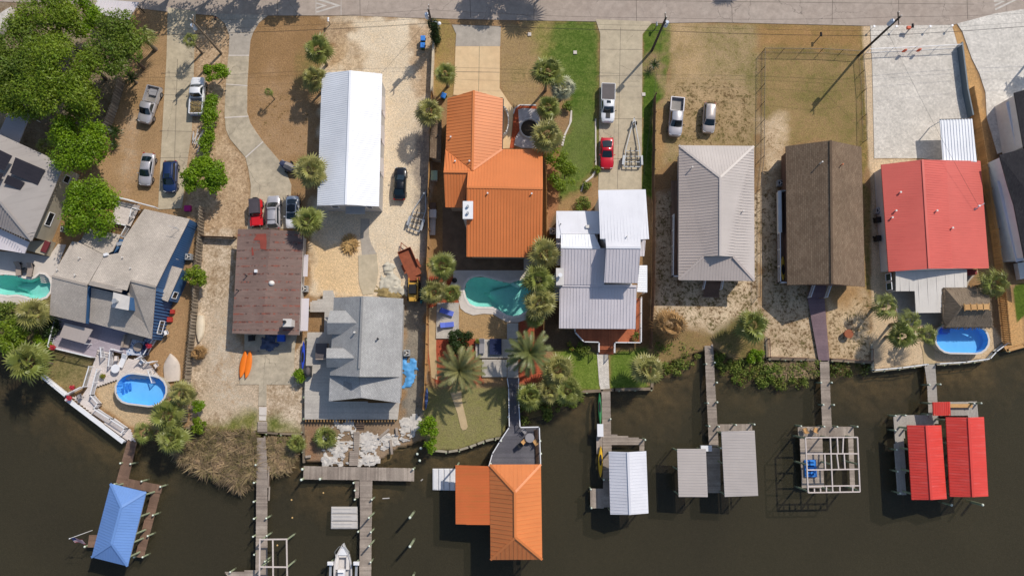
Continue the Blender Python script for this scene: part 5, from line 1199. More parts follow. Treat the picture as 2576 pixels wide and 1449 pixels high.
for y in(.2,-1.3):m2=MB();m2.beam((-.62,y,1.80),(.62,y,1.80),.06,.05);P(m2,'roof_bar',v,M_trim,local=True)
sedan('white car with a black roof, half under a palm beside the silver wagon',b1(664,28),b1(656,275),P_white,L=4.7,roofm=P_black)
v=sedan('black car with red tail lights parked alone on the pale sand yard',d(1004,502),a1(1478,1262),P_black,L=4.8)
m2=MB();m2.box((0,-2.36,.62),(1.5,.1,.14));P(m2,'red_light_bar',v,M_tail,local=True)
v=pickup('white pickup truck with a dark bed cover and sunroof on the concrete driveway',d(1531,206),d(1529,310),P_white,L=5.8)
m2=MB();m2.box((0,-1.62,1.17),(1.84,2.35,.06));P(m2,'bed_cover',v,M_bedcover,local=True)
m2=MB();m2.box((0,.25,1.925),(.6,.4,.015));P(m2,'sunroof',v,M_autoglass,local=True)
m2=MB();m2.box((0,2.0,1.20),(.62,.75,.035));P(m2,'hood_scoop',v,M_trim,local=True)
v=vehicle('sports_car','low red sports car on the driveway beside the empty boat trailer','car',d(1527,345),d(1527,427),.7,P_red,4.55,1.9,1.2,[(-.5,.72),(-.48,.92),(-.3,.98),(-.1,.94),(.1,.86),(.3,.86),(.44,.66),(.5,.5)],(.14,-.04),(-.37,-.17),wheelbase=2.65,clear=.16)
pickup('silver pickup truck with an empty open bed on the tufted lawn',a3(482,722),a3(458,1035),P_silver,L=5.8,cutf=-.13,bed=M_bedgrey)
suv('champagne hatchback SUV parked to the right of the silver pickup on the lawn',a3(727,765),a3(712,1010),P_champ,L=4.5,Wd=1.8,H=1.6,rails=False)
# ================================================================ vegetation
L_oak=leafy('oak_leaves',(146,162,44),(92,120,26),.36,.5,.38)
L_oakd=leafy('dark_oak_leaves',(134,150,50),(82,108,32),.36,.5,.38)
L_bright=leafy('bright_leaves',(142,168,28),(92,128,18),.36,.5,.4)
L_dark=leafy('dark_shrub_leaves',(52,72,22),(34,52,18),.2)
L_sabal=leafy('fan_palm_leaf',(146,148,78),(108,118,54),.18,.42,.3)
L_sabaly=leafy('olive_fan_palm_leaf',(166,158,96),(126,126,66),.18,.42,.32)
L_silver=leafy('silver_palm_leaf',(188,186,156),(158,160,126),.15,.5,.2)
L_date=leafy('date_palm_leaf',(146,140,92),(112,114,66),.15,.45,.25)
L_datedk=leafy('green_date_palm_leaf',(124,126,76),(88,98,50),.15,.45,.25)
L_sago=leafy('sago_leaf',(58,78,34),(40,58,26),.15,.35,.25)
L_dead=leafy('dry_palm_leaf',(176,140,92),(140,106,66),.15,.8,.3)
L_marsh=leafy('marsh_blade',(208,176,140),(104,98,58),.25,.8,.55)
L_reed=leafy('olive_reed_blade',(150,140,82),(104,106,48),.25,.8,.45)
L_weed=leafy('shore_weed_leaf',(104,132,34),(122,124,58),.25,.6,.45)
M_bark=plain('bark',(104,88,74),.95,var=.3,scale=4,bumpk=.6)
M_palmbark=plain('palm_trunk',(118,104,88),.95,var=.35,scale=5,bumpk=.8)
M_straw=plain('straw',(196,160,104),.95,var=.3,scale=5,island=.3)
def dirv(az,el):return Vector((math.cos(az)*math.cos(el),math.sin(az)*math.cos(el),math.sin(el)))
def fan_crown(seed,R_=2.0,n=36,nseg=15,lo=-.65,hi=1.4,stiff=.2,width=.078):
 r=random.Random(seed);mb=MB()
 for i in range(n):
  t=(i+.5)/n;az=i*2.39996+r.uniform(-.25,.25);el=hi+(lo-hi)*t**.85+r.uniform(-.12,.12)
  dv=dirv(az,el);sd=dv.cross(Vector((0,0,1)))
  if sd.length<.05:sd=Vector((1,0,0))
  sd.normalize();nn=sd.cross(dv).normalized()
  k=r.uniform(.85,1.1)*(1-.18*max(0,el)/1.4);lp=R_*.48*k;ls=R_*.64*k
  roll=r.uniform(-.35,.35);sd=sd*math.cos(roll)+nn*math.sin(roll);nn=sd.cross(dv).normalized()
  H=dv*lp-Vector((0,0,.06*lp));vs=[H];fs=[]
  b=len(vs);vs+=[sd*.025,-sd*.025];fs.append((1,2,0))
  for s in range(nseg):
   a=(s/(nseg-1)-.5)*2*2.15
   q=(dv*math.cos(a)+sd*math.sin(a)-nn*(.22*abs(math.sin(a/2))**1.3)).normalized()
   L=ls*(1-.3*abs(a)/2.15)*r.uniform(.9,1.05)
   side=q.cross(nn).normalized()
   m=H+q*L*.55+nn*.02;tip=H+q*L-Vector((0,0,L*stiff*r.uniform(.6,1.5)));wv=L*width
   o=len(vs);vs+=[m+side*wv,m-side*wv+nn*.05,tip]
   fs+=[(0,o,o+1),(o,o+2,o+1)]
  mb.add(vs,fs)
 return mb
def feather_crown(seed,R_=3.2,n=44,npin=24,lo=-.5,hi=1.25,droop=.55,plen=.16,pw=.035):
 r=random.Random(seed);mb=MB()
 for i in range(n):
  t=(i+.5)/n;az=i*2.39996+r.uniform(-.2,.2);el=hi+(lo-hi)*t**.8+r.uniform(-.1,.1)
  L=R_*r.uniform(.88,1.08)*(1 if el<.8 else .8)
  pts=[];p=Vector((0,0,0));e=el
  for k in range(9):
   pts.append(p.copy());p=p+dirv(az,e)*(L/8);e-=droop*(.10+.035*k)
  sd=Vector((-math.sin(az),math.cos(az),0));vs=[];fs=[]
  for k,q in enumerate(pts):
   ww=.05*(1-k/9)+.01;vs+=[q+sd*ww,q-sd*ww]
   if k:fs.append((2*k-2,2*k-1,2*k+1,2*k))
  for k in range(npin):
   f=.14+.84*k/npin;g=f*8;j=min(7,int(g));q=pts[j].lerp(pts[j+1],g-j);tv=(pts[j+1]-pts[j]).normalized();up=sd.cross(tv)*-1
   if up.z<0:up=-up
   pl=R_*plen*(math.sin(PI*min(1,f*1.02))**.5+.15)*r.uniform(.85,1.1)
   for s in(-1,1):
    dd=(tv*.75+sd*s*.85+up*.22).normalized();tip=q+dd*pl-Vector((0,0,pl*.12))
    o=len(vs);wv=tv*R_*pw*.5;vs+=[q-wv,q+wv,tip]
    fs.append((o,o+1,o+2))
  mb.add(vs,fs)
 return mb
CROWNS={}
for k in range(6):
 CROWNS['sabal',k]=fan_crown(10+k,2.0,24+2*(k%3),15,lo=-.6+.08*k,hi=1.3,stiff=.12+.05*(k%3),width=.07+.008*(k%3)).mesh('fan_crown',L_sabal if k%2 else L_sabaly)
CROWNS['sparse',0]=fan_crown(31,2.0,15,13,lo=-.5,hi=1.2,stiff=.4).mesh('fan_crown',L_sabal)
CROWNS['washington',0]=fan_crown(41,2.0,17,14,lo=-.45,hi=1.2,stiff=.4,width=.06).mesh('fan_crown',L_sabal)
CROWNS['silver',0]=fan_crown(51,2.0,30,18,lo=-.6,hi=1.4,stiff=.3,width=.08).mesh('fan_crown',L_silver)
CROWNS['dead',0]=fan_crown(61,2.0,34,14,lo=-.9,hi=1.1,stiff=.6).mesh('fan_crown',L_dead)
CROWNS['palmetto',0]=fan_crown(71,2.0,26,14,lo=.05,hi=1.2,stiff=.2).mesh('fan_crown',L_sabal)
CROWNS['date',0]=feather_crown(5,3.2,46,26).mesh('feather_crown',L_date)
CROWNS['date',1]=feather_crown(8,3.2,40,26,droop=.65).mesh('feather_crown',L_datedk)
CROWNS['sago',0]=feather_crown(9,3.2,34,22,lo=-.05,hi=1.1,droop=.5,plen=.12).mesh('feather_crown',L_sago)
DEADM=fan_crown(77,1.7,12,9,lo=-1.25,hi=-.6,stiff=.5).mesh('dead_fronds',L_dead)
PG='palms growing on the lots'
_pk=[0]
def palm(label,p,r_px,h,kind='sabal',k=None,name='palm_tree',skirt=True,group=PG,lean=None,tr=.19):
 """p: photo point of the crown; r_px: crown radius in photo px; h: crown height"""
 q=w(p,h);rad=r_px/17.6*1.06
 if k is None:_pk[0]+=1;k=_pk[0]%6 if kind=='sabal' else 0
 base=w(lean,0)if lean else Vector((q.x,q.y,0))
 o=T(name,label,'palm' if name!='sago_palm' else 'sago palm',(base.x,base.y,0),group)
 mb=MB();n=7;pts=[]
 for i in range(n+1):
  t=i/n;pts.append((base.x+(q.x-base.x)*t**1.2,base.y+(q.y-base.y)*t**1.2,h*t-.05))
 mb.tube(pts,[tr*(1.35-.5*min(1,3*i/n)+(.25 if i>n-3 else 0))for i in range(n+1)],9);P(mb,'trunk',o,M_palmbark,smooth=60)
 c=bpy.data.objects.new('crown',CROWNS[kind,k]);col.objects.link(c);c.parent=o
 c.location=(q.x-base.x,q.y-base.y,h);s=rad/(2.0 if kind not in('date','sago')else 3.2)*1.02;c.scale=(s*R.uniform(.92,1.08),s*R.uniform(.92,1.08),s*R.uniform(.8,1.25));c.rotation_euler=(R.uniform(-.22,.22),R.uniform(-.22,.22),R.uniform(0,6.28))
 if skirt and kind=='sabal':
  c=bpy.data.objects.new('dead_fronds',DEADM);col.objects.link(c);c.parent=o;c.location=(q.x-base.x,q.y-base.y,h-.1);c.scale=(s*.8,)*3;c.rotation_euler=(0,0,R.uniform(0,6.28))
 return o
rz_=K0
def pz(label,p,r,h,kind='sabal',**k):return palm(label,p,r*rz_,h,kind,**k)
pz('upper olive fan palm at the edge of the sand north of the white barn',a1(855,380),112,4.6)
pz('lower of two fan palms touching the northwest corner of the white barn',a1(830,595),98,4.2)
pz('tiny thin-stemmed young palm alone on the brown lawn beside the curved driveway',a1(480,695),36,2.6,'sparse',tr=.07)
pz('fan palm leaning over the west edge of the white barn roof, above the covered watercraft',a1(800,1290),120,5.4)
pz('fan palm over the white black-roofed car at the corner of the rust brown house',b1(780,225),112,4.8)
pz('pale grey-green palm beside the dark carport, with a thick leaning trunk',a0(1075,285),95,3.6,'washington',tr=.28)
pz('sparse palm with few fronds beside the first driveway, close to the utility pole',a0(1435,305),62,3.9,'sparse',tr=.16)
pz('round dark sago palm with a pale centre at the foot of the slatted fence',a0(866,996),66,.7,'sago',name='sago_palm',skirt=False,tr=.16)
pz('smaller sago palm half under the tree below the round one',a0(862,1092),46,.6,'sago',name='sago_palm',skirt=False,tr=.14)
pz('spiky dark palm at the top end of the slatted fence under the oak',a0(985,592),58,1.6,'sago',name='sago_palm',skirt=False)
pz('pale fan palm squeezed between the oaks and the solar-panel roof',a0(340,1105),72,3.0,'washington')
pz('olive fan palm beside the left pool deck, nearest the blue-sided house',b0(255,915),112,4.0)
pz('big pale fan palm overhanging the dark canal at the left',b0(212,1290),145,4.6)
pz('fan palm at the east side of the blue above-ground pool',c0(1370,75),92,4.2)
pz('large fan palm just below the blue above-ground pool',c0(1262,245),112,3.8)
pz('small fan palm at the corner of the white canal wall by the dark dock',c0(1082,370),82,3.0,'washington')
pz('fan palm at the edge of the brown marsh grass',c0(1300,415),105,3.4)
pz('orange-brown withered little palm at the bottom of the slatted fence',b0(1495,1215),52,1.2,'dead')
pz('low yellow-green palmetto among the torn white tarps',c1(915,400),95,.7,'palmetto',tr=.12)
pz('low palmetto at the water edge beside the seawall post',c1(695,450),72,.8,'palmetto',tr=.12)
pz('round fan palm between the sand yard wall and the warm concrete drive',a2(267,560),86,4.2)
pz('fan palm at the northwest corner of the orange roof, over the tan fence',a2(148,850),108,4.6)
pz('tall fan palm topmost of the cluster by the round fire pit',a2(1040,550),116,6.0)
pz('silver-leaved palm in the cluster by the round fire pit',a2(1155,668),92,4.0,'silver')
pz('fan palm just above the white gravel of the fire pit',a2(1045,815),92,4.5)
pz('large fan palm casting its shadow on the orange roof beside the fire pit',a2(1035,1020),122,6.0)
pz('pale fan palm at the northwest corner of the turquoise pool patio',b2(248,560),102,4.6)
pz('dense fan palm over the tan fence west of the turquoise pool',b2(185,758),92,3.8)
pz('small fan palm at the west lip of the turquoise pool deck',b2(318,768),66,3.0)
pz('fan palm over the southeast corner of the orange roof',b2(1020,470),118,6.6)
pz('fan palm at the northeast edge of the turquoise pool',b2(972,665),112,6.4)
pz('fan palm with orange dead fronds at the east edge of the turquoise pool',b2(985,845),120,6.2)
pz('small low fan palm between the turquoise pool and the orange mulch',b2(945,960),66,4.0)
pz('large pale date palm over the lower lawn with a wide starburst crown',b2(380,1345),178,4.6,'date',k=0,tr=.3,name='date_palm')
pz('large date palm with green heart over the orange mulch east of the lower deck',b2(905,1215),172,5.0,'date',k=1,tr=.3,name='date_palm')
pz('fan palm beside the green corner lawn, top of the waterside clump',b2(1115,1345),112,3.4)
pz('fan palm at the left of the waterside clump next to the grey walkway',c2(905,95),92,2.8)
pz('fan palm in the middle of the waterside clump by the grey walkway',c2(1050,55),92,3.0)
pz('fan palm at the right end of the waterside clump by the small seawall',c2(1195,55),105,3.0)
pz('fan palm at the water corner of the green lawn, right of the paver path',b3(252,1340),108,3.6)
pz('brown dying palm on the sandy lot below the grey hip roof',b3(420,1010),118,3.2,'dead')
pz('dark green fan palm between the sandy lot and the marsh bank',b3(1042,1010),122,3.8,'sabal',k=1)
pz('pale drooping palm on the gravel left of the white patio roof',b4(505,862),98,3.4,'washington')
pz('tallest palm of the group left of the oval blue pool',b4(680,985),100,4.6,'washington')
pz('dark leaning palm of the group left of the oval blue pool',b4(625,1085),100,4.0,'sabal',k=1,skirt=False)
pz('smallest palm of the group, touching the oval blue pool',b4(820,1085),72,3.6,'sparse')
pz('wispy palm between the thatched hut and the long plank fence',b4(1325,690),108,3.8,'washington')
pz('small spiky yucca-like palm on the green strip beside the driveway',a3(300,492),48,.9,'sago',name='sago_palm',skirt=False,tr=.1)
palm('palm on the far side of the street beside the orange house driveway',d(1380,-78),45,5.6,'sabal',k=3,group='trees beyond the street')
palm('palm on the far side of the street opposite the grey hip roof',d(1935,-165),40,6.0,'sabal',k=4,group='trees beyond the street')
def leaf_mesh(name,blobs,n,size,mat,seed,flat=.5):
 rs=np.random.RandomState(seed)
 B=np.array([b[:3]for b in blobs]);RR=np.array([b[3]for b in blobs]);FZ=np.array([b[4]if len(b)>4 else .8 for b in blobs])
 k=rs.choice(len(blobs),n,p=RR**2/(RR**2).sum())
 v=rs.normal(size=(n,3));v/=np.linalg.norm(v,axis=1)[:,None]
 rad=RR[k]*np.where(rs.rand(n)<.68,rs.uniform(.8,1.1,n),np.where(rs.rand(n)<.5,rs.uniform(.35,.9,n),rs.uniform(1.1,1.55,n)))
 c=B[k]+v*rad[:,None]*np.stack([np.ones(n),np.ones(n),FZ[k]],1)
 ok=c[:,2]>.02;c=c[ok];v=v[ok];n=len(c)
 nn=v*(1-flat)+np.array([0,0,1])*flat+rs.normal(size=(n,3))*.45;nn/=np.linalg.norm(nn,axis=1)[:,None]
 a=np.cross(nn,rs.normal(size=(n,3)));a/=np.linalg.norm(a,axis=1)[:,None]+1e-9;b=np.cross(nn,a)
 s=size*rs.uniform(.55,1.35,n)[:,None]
 V=np.stack([c+a*s*.75,c+b*s*.36+nn*s*.10,c-a*s*.65,c-b*s*.36+nn*s*.06],1).reshape(-1,3)
 me=bpy.data.meshes.new(name);me.vertices.add(4*n);me.vertices.foreach_set('co',V.ravel())
 me.loops.add(4*n);me.loops.foreach_set('vertex_index',np.arange(4*n));me.polygons.add(n)
 me.polygons.foreach_set('loop_start',np.arange(0,4*n,4));me.polygons.foreach_set('loop_total',np.full(n,4))
 me.materials.append(mat);me.update(calc_edges=True)
 return me
def tree(label,p,rad,h,mat=L_oak,n=None,size=.22,seed=1,name='broadleaf_tree',group='leafy trees and shrubs',cat='tree',zc=None,flat=.9,sy=1.0,trunk=.28,rot=0.0):
 """p: photo point of the crown centre; rad in metres; h: crown centre height"""
 q=w(p,h);r=random.Random(seed);o=T(name,label,cat,(q.x,q.y,0),group)
 blobs=[];nb=max(7,int(8+rad*5.5))
 for i in range(nb):
  a=r.uniform(0,6.28);t=math.sqrt(r.uniform(.02,1));e=r.uniform(-.35,.75)
  x,y=math.cos(a)*t*rad*.84,math.sin(a)*t*rad*.84*sy
  x,y=x*math.cos(rot)-y*math.sin(rot),x*math.sin(rot)+y*math.cos(rot)
  blobs.append((x,y,h+e*rad*.42*(1.1-t*.6),rad*r.uniform(.13,.30)+.12,.75))
 n=n or int(1200*rad**1.75)
 me=leaf_mesh('crown',blobs,n,size,mat,seed,.45)
 c=bpy.data.objects.new('crown',me);col.objects.link(c);c.parent=o
 mb=MB();mb.tube([(0,0,-.1),(.05*rad,.03*rad,h*.3),(0,0,h*.55),(0,0,h*.75)],[trunk,trunk*.8,trunk*.6,trunk*.35],9)
 for b_ in blobs[:9]:
  m=Vector((b_[0]*.45,b_[1]*.45,h*.55+(b_[2]-h*.55)*.55));mb.tube([(0,0,h*.42),m,(b_[0]*.95,b_[1]*.95,b_[2])],[trunk*.45,trunk*.28,trunk*.1],6)
 P(mb,'trunk',o,M_bark,local=True,smooth=60)
 return o
tree('big oak crown filling the top left corner, nearest the white covered boat',a0(330,190),5.2,7.2,seed=1,n=14000)
tree('big oak crown over the left edge above the patio cover',a0(110,470),5.6,7.5,L_oakd,seed=2)
tree('big oak crown in the middle of the grove left of the slatted fence',a0(430,560),5.4,8.6,seed=3,n=15000)
tree('lower oak crown of the grove, ending over the white yard',a0(560,740),3.8,5.6,seed=4,n=7500)
tree('small oak crown of the grove reaching towards the patio cover',a0(200,760),3.6,6.5,seed=8)
tree('dark oak crown at the right of the grove beside the carport',a0(860,330),4.1,7.6,L_oakd,seed=5,n=11000)
tree('oak crown at the top edge of the grove left of the carport',a0(600,120),3.2,5.6,L_bright,seed=51,n=5500)
tree('oak crown filling the left edge of the grove, lowest on the left',a0(-20,650),4.0,7,seed=52)
tree('thin oak crown over the pale yard in the middle of the grove',a0(640,480),2.2,5,n=1500,seed=53)
tree('round bright green tree above the solar-panel house',a0(600,1080),4.3,5.5,L_bright,seed=6,sy=.95)
tree('bright green tree covering the corner of the blue-sided house',b0(695,120),4.1,5.0,L_bright,seed=7,sy=1.1)
tree('bright green shrub at the foot of the first utility pole',a1(80,545),1.7,2.4,L_bright,seed=11,size=.22,cat='shrub',name='shrub',n=2200,trunk=.1)
tree('long ragged hedge of green shrubs between the first two driveways',a1(45,850),2.6,1.3,L_bright,seed=12,size=.22,cat='hedge',name='hedge',sy=.25,rot=PI/2-.05,n=2600,trunk=.06)
tree('lower part of the hedge beside the bend of the curved driveway',a1(15,1080),2.0,1.2,L_bright,seed=13,size=.22,cat='hedge',name='hedge',sy=.3,rot=PI/2-.15,n=1800,trunk=.06)
tree('bright green tree with reaching branches beside the dark blue SUV',d(514,448),3.1,3.8,L_bright,seed=14,size=.25)
tree('green shrub growing against the slatted fence beside the blue-sided house',b0(1485,620),1.6,2.2,L_oak,seed=15,size=.22,cat='shrub',name='shrub',n=1900,trunk=.1)
tree('bush squeezed between the orange kayaks patio and the grey deck',b1(716,1395),.95,1.2,L_bright,seed=16,size=.2,cat='shrub',name='shrub',n=800,trunk=.06)
tree('green shrub tree between the orange roof and the striped lawn',a2(1112,1195),1.5,2.4,L_oak,seed=17,size=.2,cat='shrub',name='shrub',n=1500,trunk=.08)
tree('larger flowering shrub at the lower left of the striped lawn',a2(1172,1335),2.1,2.2,L_oak,seed=18,size=.2,cat='shrub',name='shrub',n=2600,trunk=.08)
tree('round dark clipped shrub above the pale date palm',b2(386,1130),1.9,1.5,L_dark,seed=19,size=.17,cat='shrub',name='shrub',n=4200,trunk=.1)
tree('bright green bush at the west tip of the waterfront lawn',c2(142,330),1.45,1.6,L_bright,seed=20,size=.2,cat='shrub',name='shrub',n=1900,trunk=.08)
tree('small bright bush at the seawall corner below the larger one',c2(158,465),.95,1.2,L_bright,seed=21,size=.2,cat='shrub',name='shrub',n=900,trunk=.06)
tree('bright green bush beside the corner of the lavender sun deck',b0(310,1175),1.5,1.4,L_bright,seed=22,size=.2,cat='shrub',name='shrub',n=1700,trunk=.06)
tree('spreading green tree over the canal bank at the left edge',b0(55,1075),2.6,3.0,L_oak,seed=23,size=.25)
tree('dark bush strip along the wall below the left pool',b0(395,1010),1.6,1.3,L_dark,seed=24,size=.2,cat='shrub',name='shrub',n=1800,sy=.5,rot=1.2,trunk=.06)
tree('green bush with reddish leaves below the left pool',b0(40,905),1.7,1.5,L_weed,seed=25,size=.22,cat='shrub',name='shrub',n=1700,trunk=.06)
tree('green bush at the fence end among the marsh palms',c0(1490,170),.9,1.3,L_bright,seed=26,size=.2,cat='shrub',name='shrub',n=800,trunk=.06)
tree('green bush just above the brown marsh grass',c0(1495,320),1.1,1.2,L_oak,seed=27,size=.2,cat='shrub',name='shrub',n=1000,trunk=.06)
tree('small round bush at the lower edge of the driveway with the red sports car',a2(1418,1283),.5,.5,L_oak,seed=28,size=.13,cat='shrub',name='shrub',n=600,trunk=.04)
tree('small bush on the curved edging near the white tiered house',a2(1345,1400),.6,.5,L_weed,seed=29,size=.15,cat='shrub',name='shrub',n=600,trunk=.04)
tree('dry bush against the north wall of the white tiered house',b2(1310,95),1.1,.8,L_weed,seed=30,size=.16,cat='shrub',name='shrub',n=1300,trunk=.05)
tree('dark shrub on the south side of the fire pit palms',a2(1190,800),.7,.8,L_oakd,seed=31,size=.16,cat='shrub',name='shrub',n=700,trunk=.05)
tree('dark bush at the steps of the tiered house',b2(1310,1190),.9,.6,L_weed,seed=32,size=.16,cat='shrub',name='shrub',n=800,trunk=.05)
tree('bright green bush on the marsh bank near the dark green fan palm',b3(1060,1235),1.2,.5,L_bright,seed=33,size=.18,cat='shrub',name='shrub',n=1100,trunk=.05)
for i,(x,y,rd,h,n)in enumerate(((500,-108,3.4,7.5,1700),(575,-130,3.8,8.5,2000),(660,-150,3.0,8,2200),(760,-145,2.6,7.5,2200),(1278,-135,3.0,7.0,4600),(1365,-150,2.2,7.5,1800),(400,-110,3.0,7,2600))):
 tree(('oak','thin-leaved oak','open-crowned tree','slender tree','round leafy tree','small leafy tree','broad tree')[i]+' beyond the street whose shadow falls across the road',d(x,y),rd,h,L_oak,n=n,size=.3,seed=40+i,group='trees beyond the street')
tree('tree beyond the right edge whose shadow touches the white pavers',d(2705,95),1.6,6,L_oak,n=1600,seed=49,group='trees beyond the street')
q=w(d(1098,110),0);o=T('climbing_vine','column of dark ivy wrapped round the utility pole beside the blue bins','vine',(q.x,q.y,0),'leafy trees and shrubs')
blobs=[(R.uniform(-.15,.3)+.1*(z>3),R.uniform(-.2,.2),z,.45+.2*math.sin(z*.8)**2,1.2)for z in[x*.42 for x in range(1,15)]]+[(.75,-.1,4.6,.3,.7),(.5,.1,5.6,.4,.9)]
c=bpy.data.objects.new('foliage',leaf_mesh('foliage',blobs,3200,.17,L_dark,77,.15));col.objects.link(c);c.parent=o
def blades(name,polys,n_cl,nb,L0,L1,mat,seed,zb=-.6,wd=.062,spread=.9,label=None):
 rs=random.Random(seed);mb=MB();wp=[W2(p)for p in polys]
 ar=[abs(sum(p[i][0]*p[(i+1)%len(p)][1]-p[(i+1)%len(p)][0]*p[i][1]for i in range(len(p))))for p in wp]
 for p,a in zip(wp,ar):
  x0,x1=min(q[0]for q in p),max(q[0]for q in p);y0,y1=min(q[1]for q in p),max(q[1]for q in p);pa=np.array
  cnt=int(n_cl*a/sum(ar));k=0
  while k<cnt:
   x,y=rs.uniform(x0,x1),rs.uniform(y0,y1)
   ins=False
   for i in range(len(p)):
    (ax,ay),(bx,by)=p[i],p[(i+1)%len(p)]
    if(ay>y)!=(by>y)and x<ax+(y-ay)*(bx-ax)/(by-ay):ins=not ins
   if not ins:continue
   k+=1;az0=rs.uniform(0,6.28);lean=rs.uniform(.2,1.0)
   for j in range(nb):
    az=az0+rs.gauss(0,.9)if lean>.5 else rs.uniform(0,6.28)
    L=rs.uniform(L0,L1);e=rs.uniform(.5,1.35);bx,by=x+rs.gauss(0,.1),y+rs.gauss(0,.1)
    p0=Vector((bx,by,zb));p1=p0+dirv(az,e)*L*.5;p2=p1+dirv(az,e-spread*rs.uniform(.6,1.4))*L*.5
    sd=Vector((-math.sin(az),math.cos(az),0))*wd*rs.uniform(.6,1.2)
    mb.add([p0-sd*.7,p0+sd*.7,p1+sd,p1-sd,p2],[(0,1,2,3),(3,2,4)])
 return S(mb,name,mat,label,'marsh grass',kind='stuff')
big=[[d(432,1112),d(515,1092),d(640,1092),d(645,1190),d(630,1215),d(598,1225),d(560,1205),d(500,1178),d(455,1148)]]
blades('marsh_grass',big,210,46,.9,2.3,L_marsh,3,label='brown arching marsh grass in front of the seawall')
blades('marsh_grass',big,130,46,.8,2.0,leafy('grey_marsh_blade',(150,128,104),(78,70,46),.2,.8,.5),33,label='grey-brown dead stalks among the marsh grass in front of the seawall')
blades('marsh_grass',big,70,46,.8,1.7,L_reed,34,label='olive tufts among the marsh grass in front of the seawall')
blades('marsh_grass',[[d(450,1100),d(515,1085),d(640,1088),d(640,1110),d(520,1115),d(460,1130)]],130,40,.8,1.5,L_reed,4,label='olive marsh grass along the foot of the seawall')
blades('marsh_grass',[[d(678,1110),d(735,1115),d(740,1150),d(715,1185),d(680,1190)]],110,44,.9,1.6,L_marsh,5,label='brown marsh grass clump right of the long dock')
def weeds(name,polys,n,h,size,mat,seed,label):
 rs=np.random.RandomState(seed);bl=[]
 for p in polys:
  p=W2(p);x0,x1=min(q[0]for q in p),max(q[0]for q in p);y0,y1=min(q[1]for q in p),max(q[1]for q in p)
  pts=np.stack([rs.uniform(x0,x1,1500),rs.uniform(y0,y1,1500)],1);s=sdist(pts[:,0],pts[:,1],p);pts=pts[s>0]
  m=max(4,int(n*len(pts)/1500*(x1-x0)*(y1-y0)/60))
  for x,y in pts[:m]:bl.append((x,y,-.35+rs.uniform(0,h*.5),rs.uniform(.25,.6),.8))
 bl=[(a,b,c+.6,r,f)for a,b,c,r,f in bl]
 me=leaf_mesh(name,bl,len(bl)*60,size,mat,seed,.35)
 co_=np.empty(len(me.vertices)*3,np.float32);me.vertices.foreach_get('co',co_);co_[2::3]-=.6;me.vertices.foreach_set('co',co_);me.update()
 o=bpy.data.objects.new(name,me);col.objects.link(o);return tag(o,label,'ground cover',None,'stuff')
weeds('shore_weeds',[[d(1295,1000),d(1312,1060),d(1360,1058),d(1405,1042),d(1450,1018),d(1495,998),d(1440,990),d(1340,1000)]],110,.5,.2,L_weed,6,'green weeds on the bank below the waterside palms')
weeds('shore_weeds',[[d(1650,925),d(1660,952),d(1705,943),d(1734,930),d(1765,905),d(1762,890),d(1700,905)],[d(1640,860),d(1700,862),d(1760,880),d(1700,900),d(1650,905)]],120,.4,.2,L_weed,7,'scrubby weeds on the bank left of the bare plank dock')
weeds('shore_weeds',[[d(1802,890),d(1806,925),d(1818,945),d(1850,962),d(1913,967),d(1965,975),d(2030,968),d(2058,948),d(2058,910),d(1920,908),d(1860,900)]],150,.5,.2,L_weed,8,'scrubby weeds on the marsh bank below the brown shingle lot')
weeds('shore_weeds',[[d(2090,915),d(2090,948),d(2130,945),d(2170,940),d(2186,930),d(2188,915)]],110,.3,.17,leafy('bank_grass',(100,116,34),(84,92,40),.2),9,'grassy weeds below the seawall left of the gravel yard')
blades('marsh_grass',[[d(1930,912),d(2055,912),d(2050,945),d(1960,955)]],60,30,.6,1.2,L_marsh,12,zb=-.5,label='tan dry reeds below the brown shingle lot')
weeds('shore_weeds',[[d(-20,800),d(60,790),d(130,840),d(110,900),d(40,880),d(-20,880)]],40,.6,.2,L_oak,10,'low dense greenery below the left pool')
weeds('shore_weeds',[[d(648,1086),d(762,1092),d(758,1120),d(700,1112),d(655,1110)]],40,.6,.18,L_weed,11,'green weeds behind the marsh clump beside the long dock')
# ================================================================ docks, boathouses, seawalls, boats
DKZ=.22
e5=_reg(2320/1.1646,1220/1.1646,.17937/1.1646)
f4=_reg(1100/1.1646,560/1.1646,.23454/1.1646)
def pile(root,p,h=1.1,r=.13,z0=WZ-.6,cap=True,mat=None):
 """p: photo point of the pile at dock level; h: height above the deck"""
 q=w(p,DKZ);mb=MB();mb.tube([(q.x,q.y,z0),(q.x,q.y,DKZ+h)],r,9)
 if cap:mb.tube([(q.x,q.y,DKZ+h),(q.x,q.y,DKZ+h+.05),(q.x,q.y,DKZ+h+.14)],[r*1.12,r*1.05,r*.3],9,m=1)
 return P(mb,'piling',root,[mat or M_pile,M_pilecap],smooth=50)
def dock(label,parts,piles,mat,z=DKZ,name='dock',pw=.2):
 c=w(parts[0][0][0],0);o=T(name,label,'dock',(c.x,c.y,WZ))
 for poly,a in parts:
  mb=MB();wp=W2(poly,z);planks(mb,wp,z,a,pw,.014,.05,jit=.03);P(mb,'deck_boards',o,mat)
  mb=MB();ins=offset_poly(wp,.14)
  for i in range(len(ins)):
   p0,p1=ins[i],ins[(i+1)%len(ins)];mb.beam((p0[0],p0[1],z-.17),(p1[0],p1[1],z-.17),.08,.22)
  P(mb,'stringer',o,M_dockdark)
 for pp in piles:pile(o,pp[0],pp[1]if len(pp)>1 else .9,pp[2]if len(pp)>2 else .12)
 return o
X,Y=0.0,PI/2
a_=dirang(c0(990,430),c0(920,755))+PI/2
